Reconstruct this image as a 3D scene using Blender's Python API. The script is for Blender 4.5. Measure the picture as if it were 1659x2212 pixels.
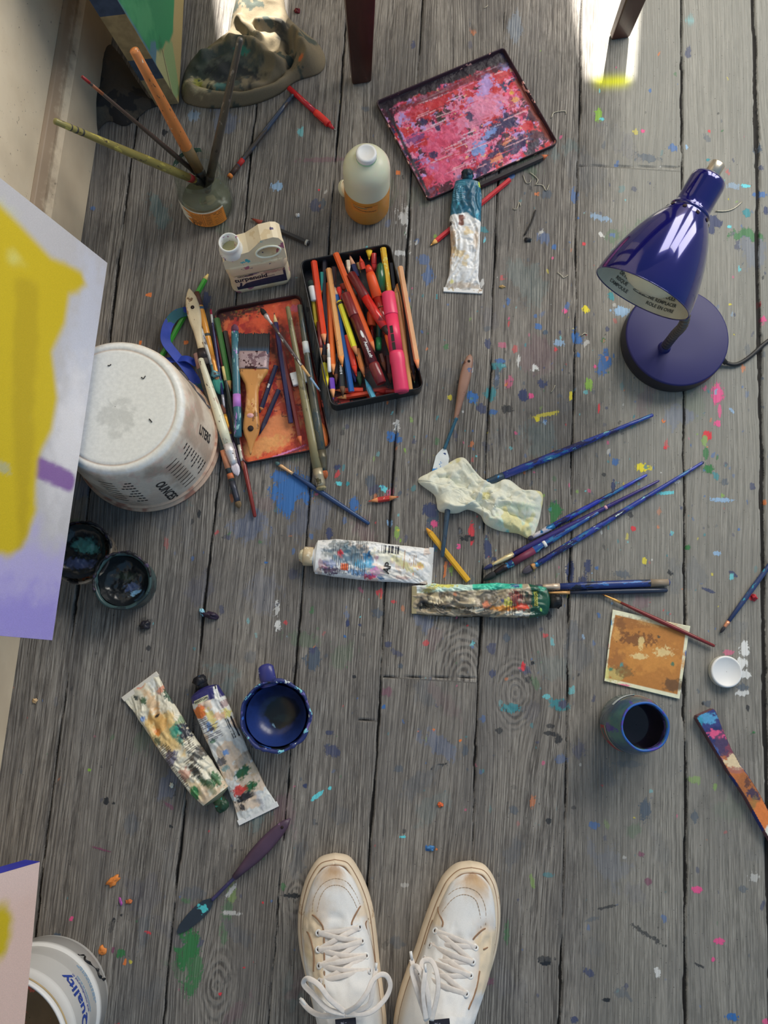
import bpy, bmesh, math, random
import numpy as np
from mathutils import Vector, Matrix, Quaternion
from mathutils.geometry import tessellate_polygon

SC = bpy.context.scene
COL = SC.collection
for o in list(bpy.data.objects):
    bpy.data.objects.remove(o)
# ------------------------------------------------------------------ camera
F, PX, PY, H = 1852.0, 829.5, 1106.0, 1.2        # focal length in pixels (1659 x 2212), eye height
_v = Vector((610.0, -10006.0, F)).normalized()    # the boards run this way, seen from the camera
_nx = -22.0
_n = Vector((_nx, (F * F + 610 * _nx) / 10006.0, F)).normalized()
ZW = -_n
YW = (_v - _v.dot(ZW) * ZW).normalized()
XW = YW.cross(ZW)
def W(d):
    d = Vector(d)
    return Vector((d.dot(XW), d.dot(YW), d.dot(ZW)))
CAM = Vector((0, 0, H))
cd = bpy.data.cameras.new('camera'); cam = bpy.data.objects.new('camera', cd); COL.objects.link(cam)
_r, _u, _b = W((1, 0, 0)), W((0, -1, 0)), W((0, 0, -1))
cam.matrix_world = Matrix(((_r.x, _u.x, _b.x, 0), (_r.y, _u.y, _b.y, 0), (_r.z, _u.z, _b.z, H), (0, 0, 0, 1)))
cd.sensor_fit = 'VERTICAL'; cd.sensor_height = 36.0; cd.lens = F / 2212.0 * 36.0
cd.clip_start = 0.02
SC.camera = cam
def P(x, y, z=0.0):                                # where the sight line through a photo point meets height z
    d = W((x - PX, y - PY, F))
    return CAM + d * ((z - H) / d.z)

# ------------------------------------------------------------------ light
SC.view_settings.view_transform = 'Standard'; SC.view_settings.look = 'None'
SC.view_settings.gamma = 1.0; SC.view_settings.use_curve_mapping = False
SC.view_settings.exposure = 0.0
wd = bpy.data.worlds.new('room_light'); SC.world = wd; wd.use_nodes = True
_bg = wd.node_tree.nodes['Background']; _bg.inputs[1].default_value = 0.40
_tc = wd.node_tree.nodes.new('ShaderNodeTexCoord'); _sx = wd.node_tree.nodes.new('ShaderNodeSeparateXYZ'); _rp = wd.node_tree.nodes.new('ShaderNodeValToRGB')
wd.node_tree.links.new(_tc.outputs['Generated'], _sx.inputs[0])       # cool light from the room behind, warm bounce ahead
_mr = wd.node_tree.nodes.new('ShaderNodeMapRange'); _mr.inputs[1].default_value = -1.0; _mr.inputs[2].default_value = 1.0
wd.node_tree.links.new(_sx.outputs[1], _mr.inputs[0]); wd.node_tree.links.new(_mr.outputs[0], _rp.inputs[0]); wd.node_tree.links.new(_rp.outputs[0], _bg.inputs[0])
_rp.color_ramp.elements[0].position = 0.38; _rp.color_ramp.elements[0].color = (0.36, 0.66, 1.0, 1)
_rp.color_ramp.elements[1].position = 0.9; _rp.color_ramp.elements[1].color = (0.92, 0.86, 0.80, 1)
SUN_DIR = Vector((0.10, 1.0, 0.95)).normalized()   # towards the sun
sd = bpy.data.lights.new('sun', 'SUN'); sd.energy = 22.0; sd.angle = 0.009; sd.color = (1.0, 0.95, 0.86)
sun = bpy.data.objects.new('sun', sd); COL.objects.link(sun)
sun.rotation_mode = 'QUATERNION'; sun.rotation_quaternion = SUN_DIR.to_track_quat('Z', 'Y')
def area(name, loc, target, sx, sy, power, color):
    l = bpy.data.lights.new(name, 'AREA'); l.shape = 'RECTANGLE'; l.size = sx; l.size_y = sy; l.energy = power; l.color = color
    o = bpy.data.objects.new(name, l); COL.objects.link(o); o.location = loc
    o.rotation_mode = 'QUATERNION'; o.rotation_quaternion = (Vector(loc) - Vector(target)).to_track_quat('Z', 'Y')
    return o
for k in range(3):                                 # the three panes of the window, daylight through each
    area('window_daylight', (0.62 + 0.60 * k, 1.95 - 0.18 * k, 1.45), (0.30, 0.25, 0.0), 0.46, 1.15, 16.5, (1.0, 0.95, 0.87))

# ------------------------------------------------------------------ colour and noise helpers
def lin(c):
    c = c / 255.0
    return c / 12.92 if c <= 0.04045 else ((c + 0.055) / 1.055) ** 2.4
ALB = 1.5
def C(r, g, b, k=None):                            # photo colour -> surface colour
    k = ALB if k is None else k
    return tuple(min(0.86, lin(v) * k) for v in (r, g, b)) + (1.0,)
def _hash(ix, iy, seed):
    h = (ix.astype(np.int64) * 374761393 + iy.astype(np.int64) * 668265263 + seed * 974634777) & 0x7fffffff
    h = (h ^ (h >> 13)) * 1274126177 & 0x7fffffff
    h = h ^ (h >> 16)
    return (h & 0xffff) / 65535.0
def vn(x, y, seed=0):                              # value noise 0..1
    x = np.asarray(x, float); y = np.asarray(y, float)
    ix = np.floor(x); iy = np.floor(y); fx = x - ix; fy = y - iy
    fx = fx * fx * (3 - 2 * fx); fy = fy * fy * (3 - 2 * fy)
    a = _hash(ix, iy, seed); b = _hash(ix + 1, iy, seed); c = _hash(ix, iy + 1, seed); d = _hash(ix + 1, iy + 1, seed)
    return (a * (1 - fx) + b * fx) * (1 - fy) + (c * (1 - fx) + d * fx) * fy
def fbm(x, y, seed=0, oct=4):
    s = 0; a = 0.5; t = 0
    for k in range(oct):
        s = s + a * vn(np.asarray(x) * 2 ** k, np.asarray(y) * 2 ** k, seed + k * 17); t += a; a *= 0.55
    return s / t
def sstep(a, b, x):
    t = np.clip((x - a) / (b - a), 0, 1)
    return t * t * (3 - 2 * t)

# ------------------------------------------------------------------ object helpers
def link(o, parent=None):
    COL.objects.link(o)
    if parent is not None: o.parent = parent
    return o
def tag(o, label=None, cat=None, group=None, kind=None):
    if label: o['label'] = label
    if cat: o['category'] = cat
    if group: o['group'] = group
    if kind: o['kind'] = kind
    return o
def thing(name, label, cat, loc=(0, 0, 0), quat=None, group=None):
    o = bpy.data.objects.new(name, None); o.empty_display_size = 0.02; COL.objects.link(o)
    o.location = loc
    if quat is not None:
        o.rotation_mode = 'QUATERNION'; o.rotation_quaternion = quat
    return tag(o, label, cat, group)
def mk(name, geo, mat, parent=None, smooth=True, label=None, colors=None, loc=None, quat=None):
    v, f = geo
    me = bpy.data.meshes.new(name)
    me.from_pydata([tuple(p) for p in v], [], f)
    if smooth: me.polygons.foreach_set('use_smooth', [True] * len(me.polygons))
    if colors is not None:
        at = me.attributes.new('paint', 'FLOAT_COLOR', 'POINT')
        at.data.foreach_set('color', np.asarray(colors, dtype=np.float32).ravel())
    me.update()
    bm = bmesh.new(); bm.from_mesh(me); bmesh.ops.recalc_face_normals(bm, faces=bm.faces); bm.to_mesh(me); bm.free()
    if mat is not None: me.materials.append(mat)
    o = bpy.data.objects.new(name, me)
    link(o, parent)
    if label: o['label'] = label
    if loc is not None: o.location = loc
    if quat is not None:
        o.rotation_mode = 'QUATERNION'; o.rotation_quaternion = quat
    return o
def sharp(o, deg=35):
    bm = bmesh.new(); bm.from_mesh(o.data)
    for e in bm.edges:
        if len(e.link_faces) == 2 and e.calc_face_angle(0) > math.radians(deg): e.smooth = False
    bm.to_mesh(o.data); bm.free(); return o
def bevel(o, w, seg=2, deg=30):
    m = o.modifiers.new('bevel', 'BEVEL'); m.width = w; m.segments = seg; m.limit_method = 'ANGLE'; m.angle_limit = math.radians(deg)
    return o
def subd(o, n=1):
    m = o.modifiers.new('sub', 'SUBSURF'); m.levels = n; m.render_levels = n; return o
def frame(a, b, up=(0, 0, 1)):                     # quaternion with +X from a to b, +Z close to up
    x = (Vector(b) - Vector(a)).normalized(); u = Vector(up)
    y = u.cross(x).normalized(); z = x.cross(y)
    return Matrix(((x.x, y.x, z.x), (x.y, y.y, z.y), (x.z, y.z, z.z))).to_quaternion()
# --- shapes
def join(*gs):
    V = []; Fc = []
    for v, f in gs:
        n = len(V); V += [tuple(p) for p in v]; Fc += [tuple(i + n for i in q) for q in f]
    return V, Fc
def box(cx, cy, cz, sx, sy, sz):
    v = [(cx + i * sx / 2, cy + j * sy / 2, cz + k * sz / 2) for i in (-1, 1) for j in (-1, 1) for k in (-1, 1)]
    return v, [(0, 1, 3, 2), (4, 6, 7, 5), (0, 4, 5, 1), (2, 3, 7, 6), (0, 2, 6, 4), (1, 5, 7, 3)]
def hexa(p):                                       # 8 points: bottom 4 (ring), top 4 (ring)
    return list(p), [(0, 1, 2, 3), (4, 5, 6, 7), (0, 1, 5, 4), (1, 2, 6, 5), (2, 3, 7, 6), (3, 0, 4, 7)]
def lathe(prof, seg=48, axis='Z', sx=1.0, sy=1.0, wob=None, cap=True):
    V = []; Fc = []
    n = len(prof)
    for i, (r, z) in enumerate(prof):
        for k in range(seg):
            a = 2 * math.pi * k / seg
            rr = r * (1 + (wob(a, z) if wob else 0))
            x, y = rr * math.cos(a) * sx, rr * math.sin(a) * sy
            V.append((x, y, z) if axis == 'Z' else (z, x, y))
    for i in range(n - 1):
        for k in range(seg):
            Fc.append((i * seg + k, i * seg + (k + 1) % seg, (i + 1) * seg + (k + 1) % seg, (i + 1) * seg + k))
    if cap:
        if prof[0][0] > 1e-6: Fc.append(tuple(range(seg)))
        if prof[-1][0] > 1e-6: Fc.append(tuple((n - 1) * seg + k for k in range(seg)))
    return V, Fc
def sweep(pts, rad, seg=10, flat=1.0, up=(0, 0, 1), cap=True, closed=False):
    pts = [Vector(p) for p in pts]; n = len(pts)
    if not hasattr(rad, '__len__'): rad = [rad] * n
    V = []; Fc = []
    u = Vector(up)
    for i, p in enumerate(pts):
        if closed: t = pts[(i + 1) % n] - pts[i - 1]
        else: t = pts[min(i + 1, n - 1)] - pts[max(i - 1, 0)]
        t.normalize()
        s = t.cross(u)
        if s.length < 1e-4: s = t.cross(Vector((1, 0, 0)))
        s.normalize(); w = s.cross(t)
        if not flat == 1.0: pass
        else: u = w
        for k in range(seg):
            a = 2 * math.pi * k / seg
            V.append(p + s * (rad[i] * math.cos(a)) + w * (rad[i] * flat * math.sin(a)))
    m = n if closed else n - 1
    for i in range(m):
        j = (i + 1) % n
        for k in range(seg):
            Fc.append((i * seg + k, i * seg + (k + 1) % seg, j * seg + (k + 1) % seg, j * seg + k))
    if cap and not closed:
        Fc.append(tuple(range(seg))); Fc.append(tuple((n - 1) * seg + k for k in range(seg)))
    return V, Fc
def cr(pts, n=8):                                  # smooth curve through the points
    pts = [Vector(p) for p in pts]; out = []
    for i in range(len(pts) - 1):
        p0 = pts[max(i - 1, 0)]; p1 = pts[i]; p2 = pts[i + 1]; p3 = pts[min(i + 2, len(pts) - 1)]
        for k in range(n):
            t = k / n
            out.append(0.5 * ((2 * p1) + (p2 - p0) * t + (2 * p0 - 5 * p1 + 4 * p2 - p3) * t * t + (3 * p1 - p0 - 3 * p2 + p3) * t ** 3))
    out.append(pts[-1]); return out
def ngrid(X, Y, Z):                                # arrays (n, m) -> geometry
    n, m = X.shape
    V = np.stack([X, Y, Z], -1).reshape(-1, 3)
    i = np.arange(n * m).reshape(n, m)
    Q = np.stack([i[:-1, :-1], i[1:, :-1], i[1:, 1:], i[:-1, 1:]], -1).reshape(-1, 4)
    return V.tolist(), Q.tolist()
def slab(poly, z0, z1):                            # prism over a polygon
    n = len(poly)
    V = [(x, y, z0) for x, y in poly] + [(x, y, z1) for x, y in poly]
    return V, [tuple(range(n)), tuple(range(n, 2 * n))] + [(k, (k + 1) % n, n + (k + 1) % n, n + k) for k in range(n)]
def rrect(sx, sy, r, seg=6):
    out = []
    for cx, cy, a0 in ((sx / 2 - r, sy / 2 - r, 0), (-sx / 2 + r, sy / 2 - r, 90), (-sx / 2 + r, -sy / 2 + r, 180), (sx / 2 - r, -sy / 2 + r, 270)):
        for k in range(seg + 1):
            a = math.radians(a0 + 90 * k / seg)
            out.append((cx + r * math.cos(a), cy + r * math.sin(a)))
    return out
def text_geo(s, size, fn, sub=False):              # built-in lettering, each point sent through fn(x, y)
    cu = bpy.data.curves.new('lettering', 'FONT'); cu.body = s; cu.size = size; cu.align_x = 'CENTER'; cu.align_y = 'CENTER'
    cu.resolution_u = 3; cu.offset = size * 0.022
    o = bpy.data.objects.new('lettering', cu)
    COL.objects.link(o); dg = bpy.context.evaluated_depsgraph_get()
    me = bpy.data.meshes.new_from_object(o.evaluated_get(dg))
    bpy.data.objects.remove(o); bpy.data.curves.remove(cu)
    V = [tuple(fn(v.co.x, v.co.y)) for v in me.vertices]; Fc = [tuple(p.vertices) for p in me.polygons]
    bpy.data.meshes.remove(me)
    return V, Fc

# ------------------------------------------------------------------ materials
MATS = {}
class NT:
    def __init__(s, name):
        s.m = bpy.data.materials.new(name); s.m.use_nodes = True; s.t = s.m.node_tree; s.n = s.t.nodes; s.l = s.t.links
        s.b = s.n['Principled BSDF']
    def new(s, typ, **kw):
        n = s.n.new(typ)
        for k, v in kw.items(): setattr(n, k, v)
        return n
    def put(s, sock, v):
        if isinstance(v, bpy.types.NodeSocket): s.l.new(v, sock)
        elif isinstance(v, (tuple, list)) and sock.type == 'RGBA' and len(v) == 3: sock.default_value = tuple(v) + (1,)
        else: sock.default_value = v
    def math(s, op, a, b=0.0, c=0.0, clamp=False):
        n = s.new('ShaderNodeMath', operation=op, use_clamp=clamp)
        s.put(n.inputs[0], a); s.put(n.inputs[1], b); s.put(n.inputs[2], c); return n.outputs[0]
    def mix(s, f, a, b, typ='MIX'):
        n = s.new('ShaderNodeMix', data_type='RGBA', blend_type=typ)
        s.put(n.inputs[0], f); s.put(n.inputs[6], a); s.put(n.inputs[7], b); return n.outputs[2]
    def ramp(s, x, a, b, lo=0.0, hi=1.0):
        n = s.new('ShaderNodeMapRange', interpolation_type='SMOOTHSTEP')
        s.put(n.inputs[0], x); s.put(n.inputs[1], a); s.put(n.inputs[2], b); s.put(n.inputs[3], lo); s.put(n.inputs[4], hi); return n.outputs[0]
    def noise(s, vec, scale, detail=3, rough=0.55, dim='3D', color=False):
        n = s.new('ShaderNodeTexNoise', noise_dimensions=dim)
        if vec is not None: s.put(n.inputs['Vector'], vec)
        n.inputs['Scale'].default_value = scale; n.inputs['Detail'].default_value = detail; n.inputs['Roughness'].default_value = rough
        return n.outputs[1 if color else 0]
    def obj(s, scale=(1, 1, 1), loc=(0, 0, 0)):
        tc = s.new('ShaderNodeTexCoord'); mp = s.new('ShaderNodeMapping')
        s.l.new(tc.outputs['Object'], mp.inputs[0]); mp.inputs['Scale'].default_value = scale; mp.inputs['Location'].default_value = loc
        return mp.outputs[0]
    def bump(s, h, strength=0.3, dist=0.001):
        n = s.new('ShaderNodeBump'); s.put(n.inputs['Height'], h); n.inputs['Strength'].default_value = strength
        n.inputs['Distance'].default_value = dist; s.l.new(n.outputs[0], s.b.inputs['Normal'])
    def attr(s, name, out='Color'):
        n = s.new('ShaderNodeAttribute', attribute_name=name); return n.outputs[out]
def mat(name, col, rough=0.5, metal=0.0, splats=(), scale=60.0, var=0.12, bump=0.0, bscale=300.0, stretch=(1, 1, 1), coat=0.0, trans=0.0, ior=1.45, seed=0.0, spec=0.5):
    """plain or paint-spotted material; splats = [(colour, amount 0..1, scale), ...]"""
    if name in MATS: return MATS[name]
    T = NT(name); vec = T.obj(stretch, (seed * 3.1, seed * 1.7, seed * 0.9))
    c = col
    if var > 0:
        nz = T.noise(vec, scale * 0.6, 4)
        c = T.mix(T.ramp(nz, 0.3, 0.75), tuple(v * (1 - var) for v in col[:3]), tuple(min(1, v * (1 + var)) for v in col[:3]))
    for k, (sc, amt, ss) in enumerate(splats):
        v2 = T.obj(stretch, (seed + k * 7.3 + 1.1, seed * 2 - k * 3.7, k * 1.9))
        nz = T.noise(v2, ss, 4, 0.6)
        th = 0.72 - 0.36 * amt
        c = T.mix(T.ramp(nz, th - 0.012, th + 0.012), c, sc)
    T.put(T.b.inputs['Base Color'], c)
    T.b.inputs['Roughness'].default_value = rough; T.b.inputs['Metallic'].default_value = metal
    T.b.inputs['Coat Weight'].default_value = coat; T.b.inputs['Transmission Weight'].default_value = trans; T.b.inputs['IOR'].default_value = ior
    T.b.inputs['Specular IOR Level'].default_value = spec
    if bump > 0: T.bump(T.noise(vec, bscale, 4, 0.6), bump)
    MATS[name] = T.m; return T.m
def mat_paint(name, rough=0.5, bump=0.25, bscale=350.0, metal=0.0, grain=0.08, coat=0.0, stretch=(1, 1, 1)):
    """surface whose own colours (labels, dried paint, dirt) are stored on the mesh"""
    if name in MATS: return MATS[name]
    T = NT(name); vec = T.obj(stretch)
    c = T.attr('paint'); nz = T.noise(vec, bscale, 5, 0.65)
    k = T.ramp(nz, 0.25, 0.75, 1 - grain, 1 + grain)
    c = T.mix(1.0, c, T.comb(k) if hasattr(T, 'comb') else k, 'MULTIPLY')
    T.put(T.b.inputs['Base Color'], c); T.b.inputs['Roughness'].default_value = rough; T.b.inputs['Metallic'].default_value = metal
    T.b.inputs['Coat Weight'].default_value = coat
    if bump > 0: T.bump(nz, bump, 0.0008)
    MATS[name] = T.m; return T.m
# marks on a surface with flat coordinates U, V (same units as the marks)
def marks(U, V, base, items, seed=0):
    col = np.empty(U.shape + (4,)); col[...] = base
    for k, it in enumerate(items):
        kind, c = it[0], np.array(it[1])
        if kind == 'blob':                         # x, y, rx, ry, angle, soft, rag, alpha
            x, y, rx, ry = it[2:6]; an, soft, rag, al = (list(it[6:]) + [0, 0.15, 0.5, 1.0][len(it) - 6:])[:4]
            a = math.radians(an); dx = U - x; dy = V - y
            p = (dx * math.cos(a) + dy * math.sin(a)) / rx; q = (-dx * math.sin(a) + dy * math.cos(a)) / ry
            r = np.sqrt(p * p + q * q); fr = 2.2 / min(rx, ry)
            d = 1 - r + (fbm(U * fr, V * fr, seed + k * 31, 5) - 0.5) * 2 * rag
            m = sstep(-soft, soft, d) * al
        elif kind == 'rect':                       # x0, y0, x1, y1, soft, rag
            x0, y0, x1, y1 = it[2:6]; soft = it[6] if len(it) > 6 else (abs(x1 - x0) * 0.02); rag = it[7] if len(it) > 7 else 0
            nz = (fbm(U * 6 / abs(x1 - x0), V * 6 / abs(x1 - x0), seed + k * 13, 4) - 0.5) * rag
            m = sstep(-soft, soft, U - x0 + nz) * sstep(-soft, soft, x1 - U + nz) * sstep(-soft, soft, V - y0 + nz) * sstep(-soft, soft, y1 - V + nz)
        elif kind == 'lines':                      # rect + pitch, along 'u' or 'v', duty
            x0, y0, x1, y1, pitch, ax, duty = it[2:9]
            a, b = (V, U) if ax == 'u' else (U, V)
            row = np.floor(a / pitch)
            on = ((a / pitch - row) < duty) & (vn(row * 7.7, np.floor(b / (pitch * 0.9)), seed + k) > 0.18)
            m = (on & (U > x0) & (U < x1) & (V > y0) & (V < y1)).astype(float) * 0.85
        elif kind == 'bars':                       # barcode
            x0, y0, x1, y1, pitch, ax = it[2:8]
            b = U if ax == 'u' else V
            m = ((vn(np.floor(b / pitch) * 3.3, np.zeros_like(b), seed + k) > 0.5) & (U > x0) & (U < x1) & (V > y0) & (V < y1)).astype(float)
        elif kind == 'spots':                      # scale, threshold, seed[, rect]
            sc, th = it[2:4]
            nz = fbm(U * sc, V * sc, seed + k * 71 + 5, 4)
            m = sstep(th - 0.012, th + 0.012, nz)
            if len(it) > 4:
                x0, y0, x1, y1 = it[4:8]; m = m * ((U > x0) & (U < x1) & (V > y0) & (V < y1))
        elif kind == 'poly':                       # points, soft
            pts = it[2]; soft = it[3] if len(it) > 3 else 0.0
            ins = np.zeros(U.shape, bool); dm = np.full(U.shape, 1e9); n = len(pts)
            for i in range(n):
                ax_, ay_ = pts[i]; bx_, by_ = pts[(i + 1) % n]
                c1 = ((ay_ > V) != (by_ > V)) & (U < (bx_ - ax_) * (V - ay_) / ((by_ - ay_) or 1e-9) + ax_)
                ins ^= c1
                L2 = (bx_ - ax_) ** 2 + (by_ - ay_) ** 2 + 1e-12
                t = np.clip(((U - ax_) * (bx_ - ax_) + (V - ay_) * (by_ - ay_)) / L2, 0, 1)
                dm = np.minimum(dm, np.hypot(U - ax_ - t * (bx_ - ax_), V - ay_ - t * (by_ - ay_)))
            sd_ = np.where(ins, dm, -dm)
            m = sstep(-soft - 1e-9, soft + 1e-9, sd_) if soft > 0 else ins.astype(float)
        elif kind == 'stroke':                     # points, width, soft, rag, alpha
            pts, w, soft = it[2:5]; rag = it[5] if len(it) > 5 else 0.0; al = it[6] if len(it) > 6 else 1.0
            dm = np.full(U.shape, 1e9)
            for i in range(len(pts) - 1):
                ax_, ay_ = pts[i]; bx_, by_ = pts[i + 1]; L2 = (bx_ - ax_) ** 2 + (by_ - ay_) ** 2 + 1e-12
                t = np.clip(((U - ax_) * (bx_ - ax_) + (V - ay_) * (by_ - ay_)) / L2, 0, 1)
                dm = np.minimum(dm, np.hypot(U - ax_ - t * (bx_ - ax_), V - ay_ - t * (by_ - ay_)))
            nz = (fbm(U * 1.2 / w, V * 1.2 / w, seed + k * 19, 4) - 0.5) * 2 * rag * w
            m = sstep(-soft, soft, w - dm + nz) * al
        m = m[..., None]
        col = col * (1 - m) + c * m
    col[..., 3] = 1
    return col
# ------------------------------------------------------------------ the floor
# board joints traced as (x, y) pairs along each joint
JOINTS = [[(300, 233), (287, 317), (265, 489), (236, 732), (191, 1110), (149, 1437), (116, 1667), (71, 2031), (50, 2200)],
          [(553, 233), (523, 489), (464, 1110), (442, 1336), (402, 1717), (368, 2021), (351, 2190)],
          [(741, 135), (729, 304), (712, 523), (671, 1068), (646, 1369), (628, 1636), (601, 1906)],
          [(911, 34), (903, 169), (877, 547), (855, 930), (833, 1291), (813, 1637)],
          [(1090, 51), (1071, 540), (1053, 934), (1036, 1356), (1019, 1853)],
          [(1255, 202), (1245, 506), (1238, 721), (1218, 1739), (1211, 2205)],
          [(1474, 101), (1476, 337), (1472, 917), (1476, 1289), (1481, 1801), (1484, 2172)],
          [(1627, 34), (1639, 506), (1642, 918), (1652, 1390), (1660, 1900)]]
jx = []
for J in JOINTS:
    w = [P(x, y) for x, y in J]
    ys = np.array([p.y for p in w]); xs = np.array([p.x for p in w])
    A = np.polyfit(ys, xs, 1); jx.append((A[0], A[1]))
jx = [(jx[0][0], jx[0][1] - 0.135)] + jx + [(0.0, jx[-1][1] + 0.13 * k) for k in range(1, 8)]
def axis(lo, hi, a, b, step):
    c = np.arange(a, b, step)
    l = a - np.cumsum(step * 1.35 ** np.arange(1, 30)); l = l[l > lo][::-1]
    r = b + np.cumsum(step * 1.35 ** np.arange(1, 30)); r = r[r < hi]
    return np.concatenate([[lo], l, c, r, [hi]])
fx = axis(-0.75, 2.4, -0.56, 0.58, 0.0016); fy = axis(-1.6, 2.5, -0.53, 0.98, 0.0018)
FX, FY = np.meshgrid(fx, fy, indexing='ij')
gapd = np.full(FX.shape, 1.0); plank = np.zeros(FX.shape)
for k, (a, b) in enumerate(jx):
    wav = (fbm(FY * 9 + k * 5, FY * 0, 40 + k, 3) - 0.5) * 0.005 + (fbm(FY * 90 + k * 5, FY * 0, 60 + k, 3) - 0.5) * 0.0016
    xx = a * FY + b + wav
    wd_ = -0.0006 + 0.0030 * fbm(FY * 16, FY * 0 + k, 77, 3)
    if k == 8: wd_ = wd_ + 0.0022
    if k == 7: wd_ = wd_ + 0.0006
    gapd = np.minimum(gapd, np.abs(FX - xx) - wd_)
    plank += (FX > xx)
for (x0, x1, y) in ((827, 1032, 1462), (1250, 1476, 358), (775, 820, 1555), (470, 668, -60)):     # butt joints
    a, b = P(x0, y), P(x1, y)
    ins = (FX > a.x) & (FX < b.x)
    plank = np.where(ins & (FY > a.y), plank + 20, plank)
    gapd = np.where(ins, np.minimum(gapd, np.abs(FY - a.y - (FX - a.x) * 0.05) - 0.00035), gapd)
# grain: straight run, bent round the knots
g1 = FX + (fbm(FX * 6 + plank * 3.1, FY * 1.6, 5, 3) - 0.5) * 0.035
g2 = np.zeros(FX.shape); gw = np.zeros(FX.shape)
for (kx, ky, rx, ry, below) in ((1000, 1466, 0.060, 0.10, 1), (1112, 1500, 0.040, 0.062, 0), (470, 2130, 0.03, 0.06, 0), (640, 1935, 0.02, 0.035, 0)):
    k = P(kx, ky); dx = FX - k.x; dy = FY - k.y
    r = np.sqrt((dx / rx) ** 2 + (dy / ry) ** 2)
    gg = np.exp(-r * r * 0.9)
    same = plank == plank[np.argmin(abs(fx - k.x)), np.argmin(abs(fy - k.y - 0.004))]
    gg = gg * same
    g1 = g1 - dx * 0.55 * gg * (1 - 0.2 * r)
    rr = np.sqrt(dx ** 2 + (dy * rx / ry) ** 2)
    wnew = sstep(0.55, 0.9, np.exp(-r * r * 0.55)) * same
    g2 = np.where(wnew > gw, rr + k.x * 3, g2); gw = np.maximum(gw, wnew)
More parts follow.
